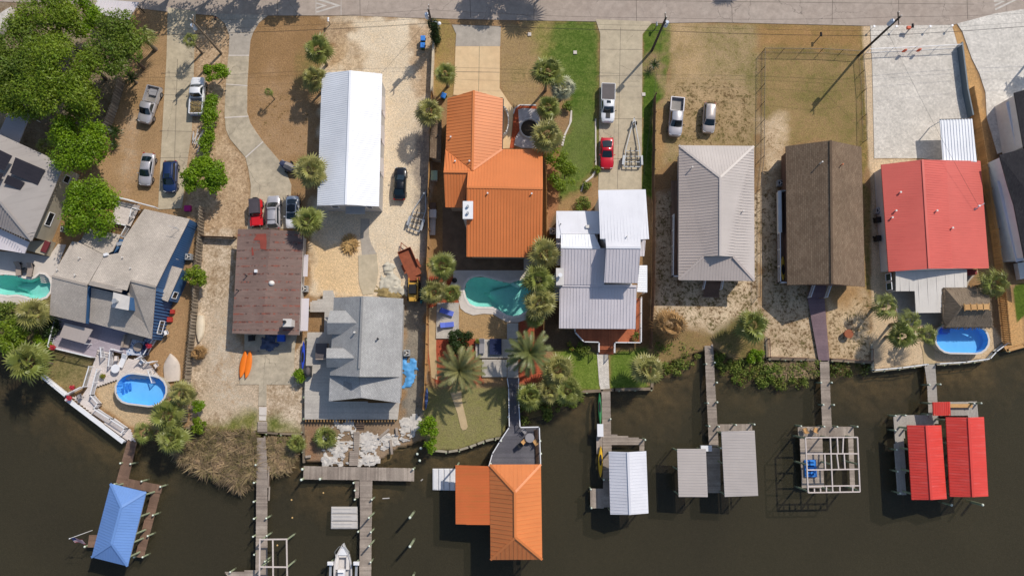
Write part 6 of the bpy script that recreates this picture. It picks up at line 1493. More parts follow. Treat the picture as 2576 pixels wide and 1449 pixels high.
dock('dark brown L-shaped dock leading from the white canal wall to the blue boathouse',[([c0(962,422),c0(1032,440),c0(968,715),c0(950,776),c0(872,755)],a_),([c0(968,716),c0(1226,766),c0(1208,826),c0(1142,818),c0(952,776)],a_+PI/2),([c0(1142,818),c0(1208,826),c0(1082,1313),c0(1018,1299)],a_)],[(c0(922,595),.5),(c0(992,602),.3),(c0(880,752),.6),(c0(1078,732),.4),(c0(1166,985),.5),(c0(1128,1140),.5),(c0(1086,1300),.4),(c0(1222,772),.5),(c0(1022,1300),.4)],M_deckbrown)
dock('long weathered plank dock running out from the lot of the rust brown house',[([c1(400,288),c1(468,288),c1(470,362),c1(398,362)],X),([c1(393,402),c1(456,400),c1(470,600),c1(471,1449),c1(383,1449),c1(390,700)],X),([c1(475,620),c1(486,620),c1(488,880),c1(476,880)],Y),([c1(150,1418),c1(382,1405),c1(382,1470),c1(190,1475)],X)],[(c1(388,610),.3),(c1(384,740),.7),(c1(382,882),.7),(c1(386,1008),.8),(c1(472,1008),.5),(c1(382,1140),.9),(c1(478,1138),.6),(c1(382,1280),.5),(c1(470,1325),.9),(c1(200,1412),.4)],M_dock)
dock('weathered T-shaped dock below the torn tarps, with a boat lift at its far end',[([c1(740,620),c2(34,637),c2(34,733),c1(1262,728),c1(1168,724),c1(738,719)],Y),([c1(1168,726),c1(1262,728),c1(1253,1460),c1(1165,1460),c1(1172,1000)],X),([c1(1132,735),c1(1164,735),c1(1160,860),c1(1134,860)],X)],[(c1(744,640),.6,.16),(c1(742,716),.9,.16),(c1(1128,742),.6),(c1(1135,800),.4),(c1(1135,868),.4),(c1(1264,868),.5),(c1(1262,985),2.2),(c1(1260,1108),.8),(c1(1262,1195),2.0),(c2(30,640),.5),(c1(1160,1110),.4),(c1(1252,1340),.3)],M_dock)
o=dock('grey boardwalk widening into a fan-shaped terrace before the orange boathouse',[([b2(740,1405),b2(822,1405),c2(822,130),c2(832,325),c2(752,325),c2(748,30)],X),([c2(752,326),c2(975,326),c2(986,605),c2(602,608),c2(626,520),c2(682,432)],X)],[(c2(985,430),.2),(c2(990,525),.3),(c2(612,600),.2),(c2(690,430),.2),(c2(745,250),.2)],M_dockblue,z=.45)
railing(o,[b2(738,1410),c2(747,30),c2(752,322),c2(680,432),c2(626,520),c2(600,612)],.45,M_white,bal=.25);railing(o,[b2(823,1410),c2(822,130),c2(832,325),c2(976,322),c2(986,606)],.45,M_white,bal=.25)
mb=MB();A_,B_=w(c2(952,345),.45),w(c2(962,600),.45)
for k in range(60):
 p=A_.lerp(B_,k/60);mb.beam((p.x-.25,p.y,.5),(p.x+.25,p.y-.15,.5),.05,.04);mb.beam((p.x+.25,p.y,.5),(p.x-.25,p.y-.15,.5),.05,.04)
P(mb,'lattice',o,M_deckbrown)
dock('plank dock with side platforms leading from the paver path to the white boathouse',[([c2(1448,60),c2(1512,60),c2(1518,380),c3(225,415),c3(225,508),c3(190,508),c3(190,456),c2(1522,458),c2(1524,930),c2(1462,930),c2(1455,400)],X),([c2(1360,790),c2(1462,790),c2(1462,938),c2(1368,936)],Y),([c2(1405,386),c2(1452,390),c2(1446,530),c2(1407,528)],Y)],[(c2(1364,792),.4),(c2(1368,932),.4),(c3(222,418),1.0),(c2(1512,265),.3),(c2(1462,720),.3)],M_dock)
dock('plank dock reaching from the marsh bank between the two flat grey boat covers',[([b3(682,1160),b3(745,1156),c3(758,0),c3(776,300),c3(784,470),c3(714,470),c3(692,0)],X),([c3(778,306),c3(1038,303),c3(1038,350),c3(780,356)],Y),([c3(694,474),c3(796,474),c3(800,818),c3(704,822)],X)],[(b3(690,1300),.3),(b3(752,1290),.4),(b3(768,1440),.4),(c3(698,145),.5),(c3(766,138),.6),(c3(708,318),.5),(c3(775,320),.8),(c3(902,308),.8),(c3(1036,303),1.0),(c3(790,480),.8),(c3(708,472),.3)],M_dock)
o=dock('plank dock ending in a deck beside the bare white boat-lift frame',[([b4(6,1278),b4(75,1276),c4(80,0),c4(94,322),c4(24,322),c4(12,0)],X),([e5(95,165),e5(1005,165),e5(1015,320),e5(100,322)],Y),([e5(130,342),e5(495,342),e5(525,1165),e5(165,1165)],X),([e5(920,340),e5(1000,340),e5(1030,1165),e5(955,1165)],X)],[(b4(5,1440),.4),(b4(82,1440),.5),(c4(22,158),.4),(c4(95,158),.6),(e5(110,150),.8),(e5(485,158),.8),(e5(690,160),.9),(e5(1010,158),1.0)],M_dock)
dock('grey composite dock leading from the gravel yard to the two red boathouses',[([b4(796,1312),b4(876,1306),c4(884,0),c4(898,300),c4(840,312),c4(826,236),c4(815,0)],X),([c4(556,236),c4(826,236),c4(840,312),c4(640,322),c4(656,836),c4(590,836)],Y),([c4(888,138),c4(1190,134),c4(1196,252),c4(1128,252),c4(1126,238),c4(892,240)],Y)],[(c4(812,8),.6),(c4(886,4),.8),(c4(815,146),.6),(c4(1188,145),.9),(c4(560,240),.5),(c4(622,236),.9),(c4(562,350),.4),(c4(805,232),.4),(c4(572,495),.4),(c4(580,658),.4),(c4(595,820),.5),(c4(640,345),1.0),(c4(1132,148),1.0)],M_dockgrey)
def boathouse(label,faces,caps,posts_,eave,mat,rib=.35,name='boathouse',slope=None,beams=True,edge=None,cat='boathouse',prad=.13):
 q=[w(p,0)for p,z in faces[0]];c=sum(q,Vector())/len(q)
 o=T(name,label,cat,(c.x,c.y,WZ))
 roofp(o,faces,mat,rib=rib,caps=caps,slope=slope,rw=.045,rh=.04,edge=edge)
 Q=[]
 for p in posts_:
  q=w(p,eave-.1);Q.append(q);mb=MB();mb.tube([(q.x,q.y,WZ-.6),(q.x,q.y,eave-.08)],prad,9);P(mb,'post',o,M_pile,smooth=50)
 if beams:
  n=len(Q)//2
  for row in(Q[:n],Q[n:]):
   mb=MB()
   for i in range(len(row)-1):mb.beam((row[i].x,row[i].y,eave-.22),(row[i+1].x,row[i+1].y,eave-.22),.1,.2)
   if len(row)>1:P(mb,'beam',o,M_dock)
 return o
TLb,TRb,BRb,BLb,R0,R1=c0(833,752),c0(1102,816),c0(962,1374),c0(690,1306),c0(914,930),c0(842,1206)
E,Rr=2.7,4.0
o=boathouse('boathouse with a bright blue hip roof beside the dark brown dock',[[(TLb,E),(TRb,E),(R0,Rr)],[(TRb,E),(BRb,E),(R1,Rr),(R0,Rr)],[(BRb,E),(BLb,E),(R1,Rr)],[(BLb,E),(TLb,E),(R0,Rr),(R1,Rr)]],[[(TLb,E),(R0,Rr)],[(TRb,E),(R0,Rr)],[(BRb,E),(R1,Rr)],[(BLb,E),(R1,Rr)],[(R0,Rr),(R1,Rr)]],[c0(848,775),c0(808,930),c0(775,1060),c0(730,1220),c0(712,1290),c0(1092,836),c0(1054,1000),c0(1022,1130),c0(1004,1195),c0(978,1302)],E,M_rblue)
mb=MB();planks(mb,W2([c0(672,1138),c0(760,1142),c0(745,1232),c0(660,1228)],.2),.2,0,.2);P(mb,'side_platform',o,M_deckbrown)
pile(o,c0(652,1222),.4)
q=w(c0(672,1112),0);o=T('flagpole','white pole with a striped red and white flag beside the blue boathouse','flagpole',(q.x,q.y,WZ))
mb=MB();mb.tube([(q.x,q.y,WZ),(q.x,q.y,4.1)],.045,8);mb.dome((q.x,q.y,4.1),.08,.08,.08,8,3);P(mb,'pole',o,M_white)
mb=MB()
for k in range(9):
 z0,z1=3.9-k*.1,3.8-k*.1
 for i in range(6):
  x0,x1=.05+i*.2,.25+i*.2;f=lambda x:.12*math.sin(x*4.2)-.12*x-k*.09
  mb.add([(q.x+x0,q.y+f(x0),z0-x0*.35),(q.x+x1,q.y+f(x1),z0-x1*.35),(q.x+x1,q.y+f(x1)-.09,z1-x1*.35),(q.x+x0,q.y+f(x0)-.09,z1-x0*.35)],[(0,1,2,3)],2 if(i<2 and k<5)else(k%2))
P(mb,'flag',o,[plain('flag_red',(196,50,58),.8),plain('flag_white',(232,226,226),.8),plain('flag_blue',(40,52,104),.8)])
TLb,TRb,BRb,BLb,R0,R1=c2(604,608),c2(990,607),c2(1000,1324),c2(610,1326),c2(795,816),c2(798,1156)
E,Rr=3.4,5.6
o=boathouse('large orange hip-roofed boathouse over the canal with a flatter orange lean-to',[[(TLb,E),(TRb,E),(R0,Rr)],[(TRb,E),(BRb,E),(R1,Rr),(R0,Rr)],[(BRb,E),(BLb,E),(R1,Rr)],[(BLb,E),(TLb,E),(R0,Rr),(R1,Rr)]],[[(TLb,E),(R0,Rr)],[(TRb,E),(R0,Rr)],[(BRb,E),(R1,Rr)],[(BLb,E),(R1,Rr)],[(R0,Rr),(R1,Rr)]],[c2(625,640),c2(625,800),c2(628,960),c2(628,1120),c2(628,1300),c2(975,640),c2(978,800),c2(980,960),c2(982,1120),c2(984,1300)],E,M_rorange2,rib=.55)
roofp(o,[[(c2(345,613),2.9),(c2(606,621),3.35),(c2(609,1063),3.35),(c2(347,1057),2.9)]],metal_roof('lean_to_orange_roof',(206,112,62),streak=(150,130,60),rust=.12),rib=.2,rw=.06,rh=.035,name='lean_to_roof')
for p in(c2(355,622),c2(355,830),c2(356,1048)):q=w(p,2.8);mb=MB();mb.tube([(q.x,q.y,WZ-.6),(q.x,q.y,2.8)],.12,9);P(mb,'post',o,M_pile)
mb=MB();planks(mb,W2([c2(700,640),c2(960,640),c2(965,1290),c2(900,1290),c2(890,800),c2(700,800)],.3),.3,0,.2);P(mb,'inner_deck',o,M_dock)
E,Rr=2.5,3.5
boathouse('boathouse with a silver-white gabled metal roof at the end of the plank dock',[[(c2(1501,510),E),(c3(102,515),Rr),(c3(119,986),Rr),(c2(1513,984),E)],[(c3(102,515),Rr),(c3(240,507),E),(c3(257,975),E),(c3(119,986),Rr)]],[[(c3(102,515),Rr),(c3(119,986),Rr)]],[c2(1515,530),c2(1518,740),c2(1524,970),c3(228,530),c3(236,740),c3(244,962)],E,M_rwhite2,rib=.4)
boathouse('smaller flat grey metal boat cover left of the plank dock',[[(c3(473,490),2.6),(c3(690,490),2.9),(c3(704,852),2.9),(c3(485,852),2.6)]],[],[c3(484,505),c3(488,650),c3(496,840),c3(678,505),c3(684,680),c3(690,840)],2.6,M_rgrey,rib=.35,name='boat_cover',slope=(-1,0),cat='boat cover',prad=.11)
boathouse('larger flat grey metal boat cover right of the plank dock',[[(c3(806,358),2.8),(c3(1057,352),3.3),(c3(1084,843),3.3),(c3(832,851),2.8)]],[],[c3(818,372),c3(824,600),c3(840,835),c3(1042,370),c3(1052,600),c3(1066,828)],2.8,M_rgrey,rib=.35,name='boat_cover',slope=(-1,0),cat='boat cover',prad=.11)
E,Rr=2.6,3.5
boathouse('left red-roofed boathouse with a gabled metal roof beside the grey dock arm',[[(c4(662,312),E),(c4(808,314),Rr),(c4(845,874),Rr),(c4(697,873),E)],[(c4(808,314),Rr),(c4(920,312),E),(c4(962,867),E),(c4(845,874),Rr)]],[[(c4(808,314),Rr),(c4(845,874),Rr)]],[c4(676,335),c4(684,495),c4(694,660),c4(706,830),c4(905,335),c4(916,495),c4(928,660),c4(942,845)],E,M_rred2,rib=.35)
boathouse('right red-roofed boathouse, the larger one, with white scratches on its gabled roof',[[(c4(955,252),E+.3),(c4(1127,254),Rr+.4),(c4(1160,853),Rr+.4),(c4(988,850),E+.3)],[(c4(1127,254),Rr+.4),(c4(1242,250),E+.3),(c4(1275,847),E+.3),(c4(1160,853),Rr+.4)]],[[(c4(1127,254),Rr+.4),(c4(1160,853),Rr+.4)]],[c4(970,275),c4(978,450),c4(986,620),c4(1002,830),c4(1228,275),c4(1236,450),c4(1246,620),c4(1258,825)],E+.3,M_rred2,rib=.35)
o=boathouse('small red metal shade roof over the grey dock junction',[[(c4(855,139),2.3),(c4(988,136),2.3),(c4(990,240),2.1),(c4(860,240),2.1)]],[],[c4(866,148),c4(978,146),c4(870,232),c4(980,232)],2.2,M_rred2,rib=.25,name='shade_roof',slope=(0,-1),beams=False,cat='shelter',prad=.07)
def frame(label,lines,posts_,z,wd=.14):
 q=w(lines[0][0],0);o=T('boat_lift',label,'boat lift',(q.x,q.y,WZ))
 for k,(p0,p1)in enumerate(lines):
  mb=MB();mb.beam(w(p0,z-.002*k),w(p1,z-.002*k),wd,.16);P(mb,'frame_beam',o,M_dockframe)
 for p in posts_:q=w(p,z);mb=MB();mb.tube([(q.x,q.y,WZ-.6),(q.x,q.y,z-.1)],.12,9);P(mb,'post',o,M_pile)
 return o
M_dockframe=plain('bleached_timber',(206,192,184),.8,var=.15,scale=4)
frame('bare white timber boat-lift frame with cross bars and no roof',[(e5(220,342),e5(1070,336)),(e5(1070,336),e5(1110,1226)),(e5(1110,1226),e5(265,1240)),(e5(265,1240),e5(220,342)),(e5(232,606),e5(1080,604)),(e5(248,870),e5(1090,856)),(e5(530,1132),e5(1100,1126)),(e5(625,345),e5(665,1232)),(e5(738,345),e5(752,602)),(e5(838,345),e5(828,602)),(e5(732,610),e5(764,862)),(e5(852,610),e5(866,860)),(e5(535,612),e5(546,866)),(e5(365,1172),e5(368,1236)),(e5(464,1170),e5(468,1236)),(e5(562,1142),e5(562,1234)),(e5(780,1130),e5(783,1232)),(e5(990,1132),e5(992,1228)),(e5(250,1140),e5(540,1134))],[e5(230,352),e5(640,350),e5(1060,348),e5(255,790),e5(648,780),e5(1078,775),e5(278,1222),e5(672,1216),e5(1096,1208)],3.2)
frame('simple grey timber boat-lift frame on the long dock at the bottom edge',[(c1(412,1172),c1(622,1170)),(c1(412,1378),c1(622,1380)),(c1(416,1165),c1(412,1470)),(c1(513,1176),c1(516,1470)),(c1(617,1165),c1(622,1470))],[c1(418,1180),c1(616,1176),c1(416,1385),c1(618,1384)],2.4,.16)
for(p,h,lab)in((c2(28,972),3.2,'upper of the free-standing mooring piles in open water left of the orange boathouse'),(c2(28,1182),3.2,'second free-standing mooring pile down, left of the orange boathouse'),(c2(30,1440),3.0,'mooring pile just showing at the bottom edge left of the orange boathouse'),(c4(935,895),1.8,'mooring pile leaning out below the left red boathouse'),(c4(1150,890),2.2,'slim mooring pile below the right red boathouse'),(c2(92,480),1.0,'grey post at the water end of the tan fence'),(c2(62,525),.6,'short weathered stump in the water beside the T-shaped dock'),(c2(80,575),.6,'leaning stump in the water just right of the T-shaped dock'),(c1(892,705),1.6,'tall pole at the edge of the T-shaped dock near the marsh clump')):
 q=w(p,WZ);mb=MB();mb.tube([(q.x,q.y,WZ-1),(q.x,q.y,WZ+h)],.17 if h>2 else .14,10);mb.tube([(q.x,q.y,WZ+h),(q.x,q.y,WZ+h+.12)],[.18,.1],10,m=1)
 S(mb,'mooring_pile',[M_pile,M_pilecap],lab,'mooring pile','mooring piles in the canal',smooth=50)
for(x,y)in((653,875),(659,1009),(546,1217),(893,822)):
 q=w(c1(x,y),WZ);mb=MB();mb.dome((q.x,q.y,WZ-.05),.13,.13,.16,12,4);S(mb,'float',plain('cork_float',(206,168,110),.8),'small pale float bobbing in the dark water between the two plank docks','float','floats in the canal',smooth=60)
M_seaw=wood('seawall_timber',(138,122,102),(116,102,86),.2)
M_seac=concrete('seawall_concrete',(176,166,146),(150,142,122),cracks=0,stain=1)
def seawall(label,pts,mat,wd=.3,top=.08,post=2.0):
 Q=[w(p,0)for p in pts];o=T('seawall',label,'seawall',(Q[0].x,Q[0].y,WZ))
 mb=MB();m2=MB()
 for a,b_ in zip(Q,Q[1:]):
  e=(b_-a).normalized()*.1;mb.beam((a.x-e.x,a.y-e.y,top-.03),(b_.x+e.x,b_.y+e.y,top-.03),wd,.08);m2.beam((a.x,a.y,-.85),(b_.x,b_.y,-.85),.12,1.72)
 P(m2,'face_boards',o,mat);P(mb,'cap',o,mat)
 L=sum((b_-a).length for a,b_ in zip(Q,Q[1:]));n=int(L/post)
 for k in range(n):
  s=(k+.5)/n*L
  for a,b_ in zip(Q,Q[1:]):
   l=(b_-a).length
   if s<=l:
    p=a.lerp(b_,s/l);t=(b_-a).normalized();nn=Vector((t.y,-t.x,0))*.2
    mb=MB();mb.tube([(p.x+nn.x,p.y+nn.y,WZ-.6),(p.x+nn.x,p.y+nn.y,top+.03)],.1,8);P(mb,'piling',o,M_pile);break
   s-=l
 return o
seawall('timber seawall between the lawn of the rust brown house and the marsh grass',[d(470,1076),c1(0,340),c1(120,372),c1(250,372),c1(390,362),c1(560,376),c1(742,380)],M_seaw,.25)
seawall('timber seawall running down beside the torn tarps',[d(763,1062),d(765,1162)],M_seaw,.35)
seawall('curved concrete seawall edging the lawn left of the fan-shaped terrace',[d(1077,1125),d(1094,1133),d(1127,1136),d(1154,1132),d(1180,1124),d(1200,1117),d(1220,1109),d(1244,1103),d(1262,1101)],M_seac,.3,post=1.5)
seawall('timber seawall below the bright green corner lawn',[c2(1275,62),c2(1450,52),c2(1544,45),c3(282,38),c3(284,-20)],M_seaw,.4)
seawall('timber seawall below the sandy lot with the purple ramp',[b3(1145,1100),b3(1152,1258),b3(1540,1268),b4(80,1270),b4(395,1288)],M_seaw,.35)
seawall('pale capped seawall round the gravel yard of the oval pool',[b4(395,1150),b4(405,1352),b4(600,1332),b4(790,1308),b4(880,1302),b4(1080,1290),b4(1260,1268),b4(1310,1212),b4(1392,1140)],M_seac,.35)
seawall('tan seawall at the right edge below the green turf',[b4(1392,1150),b4(1420,1198),b4(1547,1163),d(2680,845)],M_fencetan,.4)
for pts,lab in(([b4(880,1298),b4(1080,1286),b4(1258,1262),b4(1305,1208),b4(1395,1142)],'white cable railing along the seawall below the oval pool'),([b4(400,1345),b4(600,1328),b4(790,1303)],'low pale railing along the seawall left of the gravel path')):
 q=w(pts[0],0);o=T('guard_rail',lab,'railing',(q.x,q.y,0));railing(o,pts,.05,M_white,h=.9,bal=0,post=1.8)
q=w(b3(1180,1250),0)
o=T('guard_rail','brown wooden railing along the seawall of the purple ramp lot','railing',(q.x,q.y,0));railing(o,[b3(1158,1110),b3(1165,1250),b3(1450,1258)],.0,M_deckbrown,h=.7,bal=0);railing(o,[b4(90,1262),b4(388,1280),b4(388,1190)],.0,M_deckbrown,h=.7,bal=0)
def hull(mb,p0,p1,wd,z,dep,m=0,bluff=.0,n=11,stern=.8,rim=.05,inner=True,m_in=1,flip=False):
 """open hull from stern p0 to bow p1 (world)"""
 a=Vector(p0);b_=Vector(p1);L=(b_-a).length;ax=(b_-a)/L;sd=Vector((-ax.y,ax.x,0))
 rings=[];inn=[]
 for i in range(n):
  t=i/(n-1);k=(1-max(0,(t-.45)/.55)**(2.2+bluff))*(stern+(1-stern)*min(1,t/.3));k=max(k,.02)
  h=wd/2*k;c=a+ax*L*t;sg=-1 if flip else 1
  f=lambda s,zz:Vector((c.x+sd.x*s,c.y+sd.y*s,z+zz))
  sheer=.12*dep*(t**2)*2
  if flip:rings.append([f(-h,0),f(-h*.93,dep*.55),f(-h*.6,dep*.95),f(0,dep*1.02),f(h*.6,dep*.95),f(h*.93,dep*.55),f(h,0)])
  else:rings.append([f(-h,dep+sheer),f(-h*.92,dep*.45),f(-h*.5,.05),f(0,0),f(h*.5,.05),f(h*.92,dep*.45),f(h,dep+sheer)])
  hi=max(h-rim,.01);inn.append([f(-h,dep+sheer),f(-hi,dep+sheer-.01),f(-hi*.9,dep*.35),f(0,dep*.3),f(hi*.9,dep*.35),f(hi,dep+sheer-.01),f(h,dep+sheer)])
 mb.loft(rings,m,cap=True,closed=False)
 if inner and not flip:mb.loft([r[::-1]for r in inn],m_in,cap=False,closed=False)
M_gel=plain('white_gelcoat',(232,230,230),.25,var=.05,coat=.4);M_gelin=plain('cream_boat_liner',(206,200,196),.5,var=.1)
M_navy=plain('navy_canvas',(30,60,118),.8,var=.1);M_seat=plain('cream_vinyl',(224,216,208),.5)
A_,B_=w(c1(1052,1560),-.2),w(c1(1052,1196),-.2)
o=T('motor_boat','white motor boat with blue canvas cover in a lift, cut by the bottom edge','boat',((A_+B_)/2)[:2]+(-.3,))
mb=MB();hull(mb,(A_.x,A_.y,0),(B_.x,B_.y,0),2.45,-.25,.85,0,0,16,.88,.2);P(mb,'hull',o,[M_gel,M_gelin],smooth=40)
yb=B_.y;xb=B_.x
mb=MB();mb.loft([[(xb-k*1.0,yb-t,.66),(xb,yb-t,.72),(xb+k*1.0,yb-t,.66)]for t,k in((.35,.22),(.8,.48),(1.4,.68))],closed=False,cap=False);P(mb,'foredeck',o,M_gel,smooth=40)
mb=MB();mb.box((xb-.72,yb-2.3,.3),(.42,1.9,.28));mb.box((xb+.72,yb-2.3,.3),(.42,1.9,.28));mb.box((xb,yb-1.5,.3),(1.1,.4,.28));P(mb,'bow_seat',o,M_seat)
mb=MB();mb.box((xb,yb-3.6,.2),(.9,.8,.75));mb.add([(xb-.5,yb-3.2,.9),(xb+.5,yb-3.2,.9),(xb+.42,yb-3.45,1.3),(xb-.42,yb-3.45,1.3)],[(0,1,2,3)]);P(mb,'console',o,M_gel)
mb=MB();mb.loft([[(xb-.75,yb-t,.95+z),(xb-.5,yb-t,1.15+z),(xb,yb-t,1.22+z),(xb+.5,yb-t,1.15+z),(xb+.75,yb-t,.95+z)]for t,z in((4.3,0),(4.5,.2),(5.4,.2),(5.7,0))],closed=False);P(mb,'canvas_cover',o,M_navy,smooth=40)
mb=MB();mb.tube([(xb-.9,yb-1.6,.7),(xb-.95,yb-.9,.95),(xb-.4,yb-.25,1.0),(xb+.4,yb-.25,1.0),(xb+.95,yb-.9,.95),(xb+.9,yb-1.6,.7)],.025,6);P(mb,'bow_rail',o,M_galv)
q=w(c1(1050,1400),0);o=T('boat_lift','white cradle lift with two motor heads either side of the white motor boat','boat lift',(q.x,q.y,WZ))
for x in(950,1145):
 mb=MB();A_,B_=w(c1(x,1340),.9),w(c1(x-8,1560),.9);mb.beam(A_,B_,.28,.22);P(mb,'side_beam',o,M_galv)
 mb=MB();q=w(c1(x,1338),1.0);mb.box((q.x,q.y-.2,.95),(.75,.45,.4));mb.box((q.x,q.y-.2,1.35),(.6,.3,.12));P(mb,'motor_head',o,M_gel)
 for y in(1345,1540):q=w(c1(x,y),.8);mb=MB();mb.tube([(q.x,q.y,WZ-.6),(q.x,q.y,.85)],.13,9);P(mb,'post',o,M_pile)
def float_dock(label,poly,lanes,mat,grooves,ang):
 Q=[w(p,WZ+.3)for p in poly];c=sum(Q,Vector())/4
 o=T('floating_dock',label,'floating dock',(c.x,c.y,WZ))
 for k in range(lanes):
  t0,t1=k/lanes+.008,(k+1)/lanes-.008
  q=[Q[0].lerp(Q[3],t0),Q[1].lerp(Q[2],t0),Q[1].lerp(Q[2],t1),Q[0].lerp(Q[3],t1)]
  mb=MB();pl=[(p.x,p.y)for p in q];mb.prism(pl,WZ-.05,WZ+.22);mb.prism(offset_poly(pl,.1),WZ+.22,WZ+.30)
  if grooves:
   m=[(q[0]+q[3])/2,(q[1]+q[2])/2];e=(m[1]-m[0])
   for s in(-.22,.22):
    sd=Vector((-e.y,e.x,0)).normalized()*s
    for j in range(7):p=m[0]+e*(.14+.1*j)+sd;mb.box((p.x,p.y,WZ+.29),(.32,.12,.06),math.atan2(e.y,e.x))
  P(mb,'float_section',o,mat)
 return o
M_float=plain('grey_float_plastic',(196,190,184),.6,var=.1);M_floatw=plain('white_float_plastic',(222,220,220),.5,var=.08)
float_dock('pale grey floating watercraft dock moored beside the T-shaped dock',[c1(952,926),c1(1150,926),c1(1154,1094),c1(950,1094)],3,M_float,True,0)
float_dock('white floating watercraft dock tucked against the orange lean-to',[c2(172,640),c2(172,800),c2(345,805),c2(345,640)],4,M_floatw,False,0)
float_dock('bright blue floating watercraft dock on the deck under the bare lift frame',[e5(165,695),e5(345,690),e5(365,975),e5(175,970)],2,plain('blue_float_plastic',(52,132,214),.45,var=.1),True,0).location.z=DKZ+.06
def kayak(label,p0,p1,mat,wd=.75,z=.06,roll=0,name='kayak',seat=True,dep=.32):
 A_,B_=w(p0,z),w(p1,z);c=(A_+B_)/2;o=T(name,label,name.replace('_',' '),(c.x,c.y,z))
 ax=B_-A_;L=ax.length;ax/=L;sd=Vector((-ax.y,ax.x,0));rings=[]
 for i in range(15):
  t=i/14;k=max(.03,math.sin(PI*t)**.62)*wd/2;q=A_+ax*L*t;ez=.10*(abs(t-.5)*2)**3
  rings.append([(q.x+sd.x*s*k,q.y+sd.y*s*k,z+ez+h*dep)for s,h in((-.55,.02),(-1,.5),(-.9,.72),(-.45,.95),(0,1.0),(.45,.95),(.9,.72),(1,.5),(.55,.02))])
 mb=MB();mb.loft(rings,cap=True);P(mb,'hull',o,mat,smooth=60)
 if seat:
  mb=MB();q=A_+ax*L*.45;h=wd*.28;pts=[]
  for k in range(14):
   an=2*PI*k/14;pts.append((q.x+ax.x*.75*math.cos(an)+sd.x*h*math.sin(an),q.y+ax.y*.75*math.cos(an)+sd.y*h*math.sin(an)))
  mb.prism(pts,z+dep*.9,z+dep+.02);P(mb,'cockpit',o,M_trim)
 return o
M_kor=plain('orange_kayak',(238,122,20),.4,var=.06,coat=.2)
kayak('left of two bright orange kayaks lying side by side on the patio',b1(275,1405),b1(312,1200),M_kor,.95,z=.05,seat=False)
kayak('right of two bright orange kayaks lying side by side on the patio',b1(316,1408),b1(348,1200),M_kor,.95,z=.05,seat=False)
kayak('bright yellow kayak hung on the edge of the plank dock beside the white boathouse',c2(1438,465),c2(1437,702),plain('yellow_kayak',(224,176,40),.4),.62,z=.35)
kayak('green kayak hung on the plank dock above the white box',c2(1428,65),c2(1437,310),plain('green_kayak',(52,124,72),.4),.5,z=.3)
kayak('yellow kayak with a green seat on the side deck of the brown shingle house',b3(1270,670),b3(1266,492),plain('mustard_kayak',(196,160,50),.4),.75,z=1.05)
kayak('blue kayak leaning along the fence beside the grey deck',b1(742,1345),b1(750,1130),plain('blue_kayak',(36,66,176),.4),.5,z=.5)
kayak('blue and white paddle board leaning on the tan fence near the waterfront lawn',c2(122,195),c2(132,25),plain('blue_board',(74,96,150),.4),.45,z=.6,name='paddle_board',seat=False,dep=.15)
kayak('teal kayak half hidden beside the yellow loader',f4(572,1415),f4(588,1200),plain('teal_kayak',(40,130,140),.4),.6,z=.1)
def upturned(label,p0,p1,wd,mat,z=.03,dep=.45,stern=.8):
 A_,B_=w(p0,z),w(p1,z);mb=MB();hull(mb,A_,B_,wd,z,dep,0,0,13,stern,flip=True);S(mb,'dinghy',mat,label,'dinghy','boats stored upside down',smooth=45)
upturned('cream upturned dinghy with a pointed end beside the slatted fence',b0(1520,935),b0(1512,1135),1.25,plain('cream_hull',(212,196,170),.6,var=.12),dep=.5)
upturned('broad pale upturned hull lying on the dirt by the slatted fence',b0(1305,1432),b0(1292,1222),2.3,plain('pale_hull',(204,190,176),.7,var=.12),dep=.35,stern=.9)
mb=MB();q=w(c2(1437,350),.9);mb.box((q.x,q.y,.25),(.75,1.6,.75));mb.box((q.x,q.y,1.0),(.82,1.68,.07));S(mb,'dock_box',M_gel,'white storage box standing on the plank dock between two kayaks','dock box')
mb=MB();q=w(c3(688,485),.5);mb.box((q.x,q.y,DKZ),(1.4,.7,.6));mb.box((q.x,q.y,DKZ+.6),(1.48,.76,.07));S(mb,'dock_box',M_gel,'white storage box at the corner of the smaller flat grey boat cover','dock box')
mb=MB();q=w(c4(1065,165),.5);mb.box((q.x,q.y,DKZ+.35),(3.1,.5,.08))
for s in(-1.3,0,1.3):mb.box((q.x+s,q.y,DKZ),(.1,.4,.35))
S(mb,'bench',M_fencetan,'long tan wooden bench on the grey dock beside the small red shade roof','bench')
# ================================================================ fences, poles, wires, yard things
def board_fence(label,pts,h,mat,pw=.14,gap=.02,both=False,post=2.4,name='board_fence',slant=False):
 Q=[w(p,0)for p in pts];o=T(name,label,'fence',(Q[0].x,Q[0].y,0),'fences between the lots')
 mb=MB();m2=MB()
 for a,b_ in zip(Q,Q[1:]):
  L=(b_-a).length;e=(b_-a)/L;nn=Vector((e.y,-e.x,0));ang=math.atan2(e.y,e.x);n=int(L/(pw+gap))
  for k in range(n):
   p=a+e*((k+.5)*L/n);s=(.06 if k%2 else-.06)if both else .0;hh=h+R.uniform(-.03,.03)
   mb.box((p.x+nn.x*s,p.y+nn.y*s,.03),(pw*(1.5 if both else 1),.025,hh),ang+(.5 if slant else R.uniform(-.03,.03)))
  for z in(.35,h*.85):
   m2.beam((a.x,a.y,z),(b_.x,b_.y,z),.05,.09)
  for k in range(max(1,int(L/post))+1):
   p=a.lerp(b_,k/max(1,int(L/post)))-nn*(.1 if not both else 0);m3=MB();m3.box((p.x,p.y,-.05),(.11,.11,h+.08));P(m3,'post',o,mat)
 P(mb,'boards',o,mat);P(m2,'rail',o,mat)
 return o
board_fence('slatted shadowbox fence on the left below the oak grove',[a0(945,622),a0(890,820),a0(806,1052)],1.8,M_fencewood,.16,.05,True)
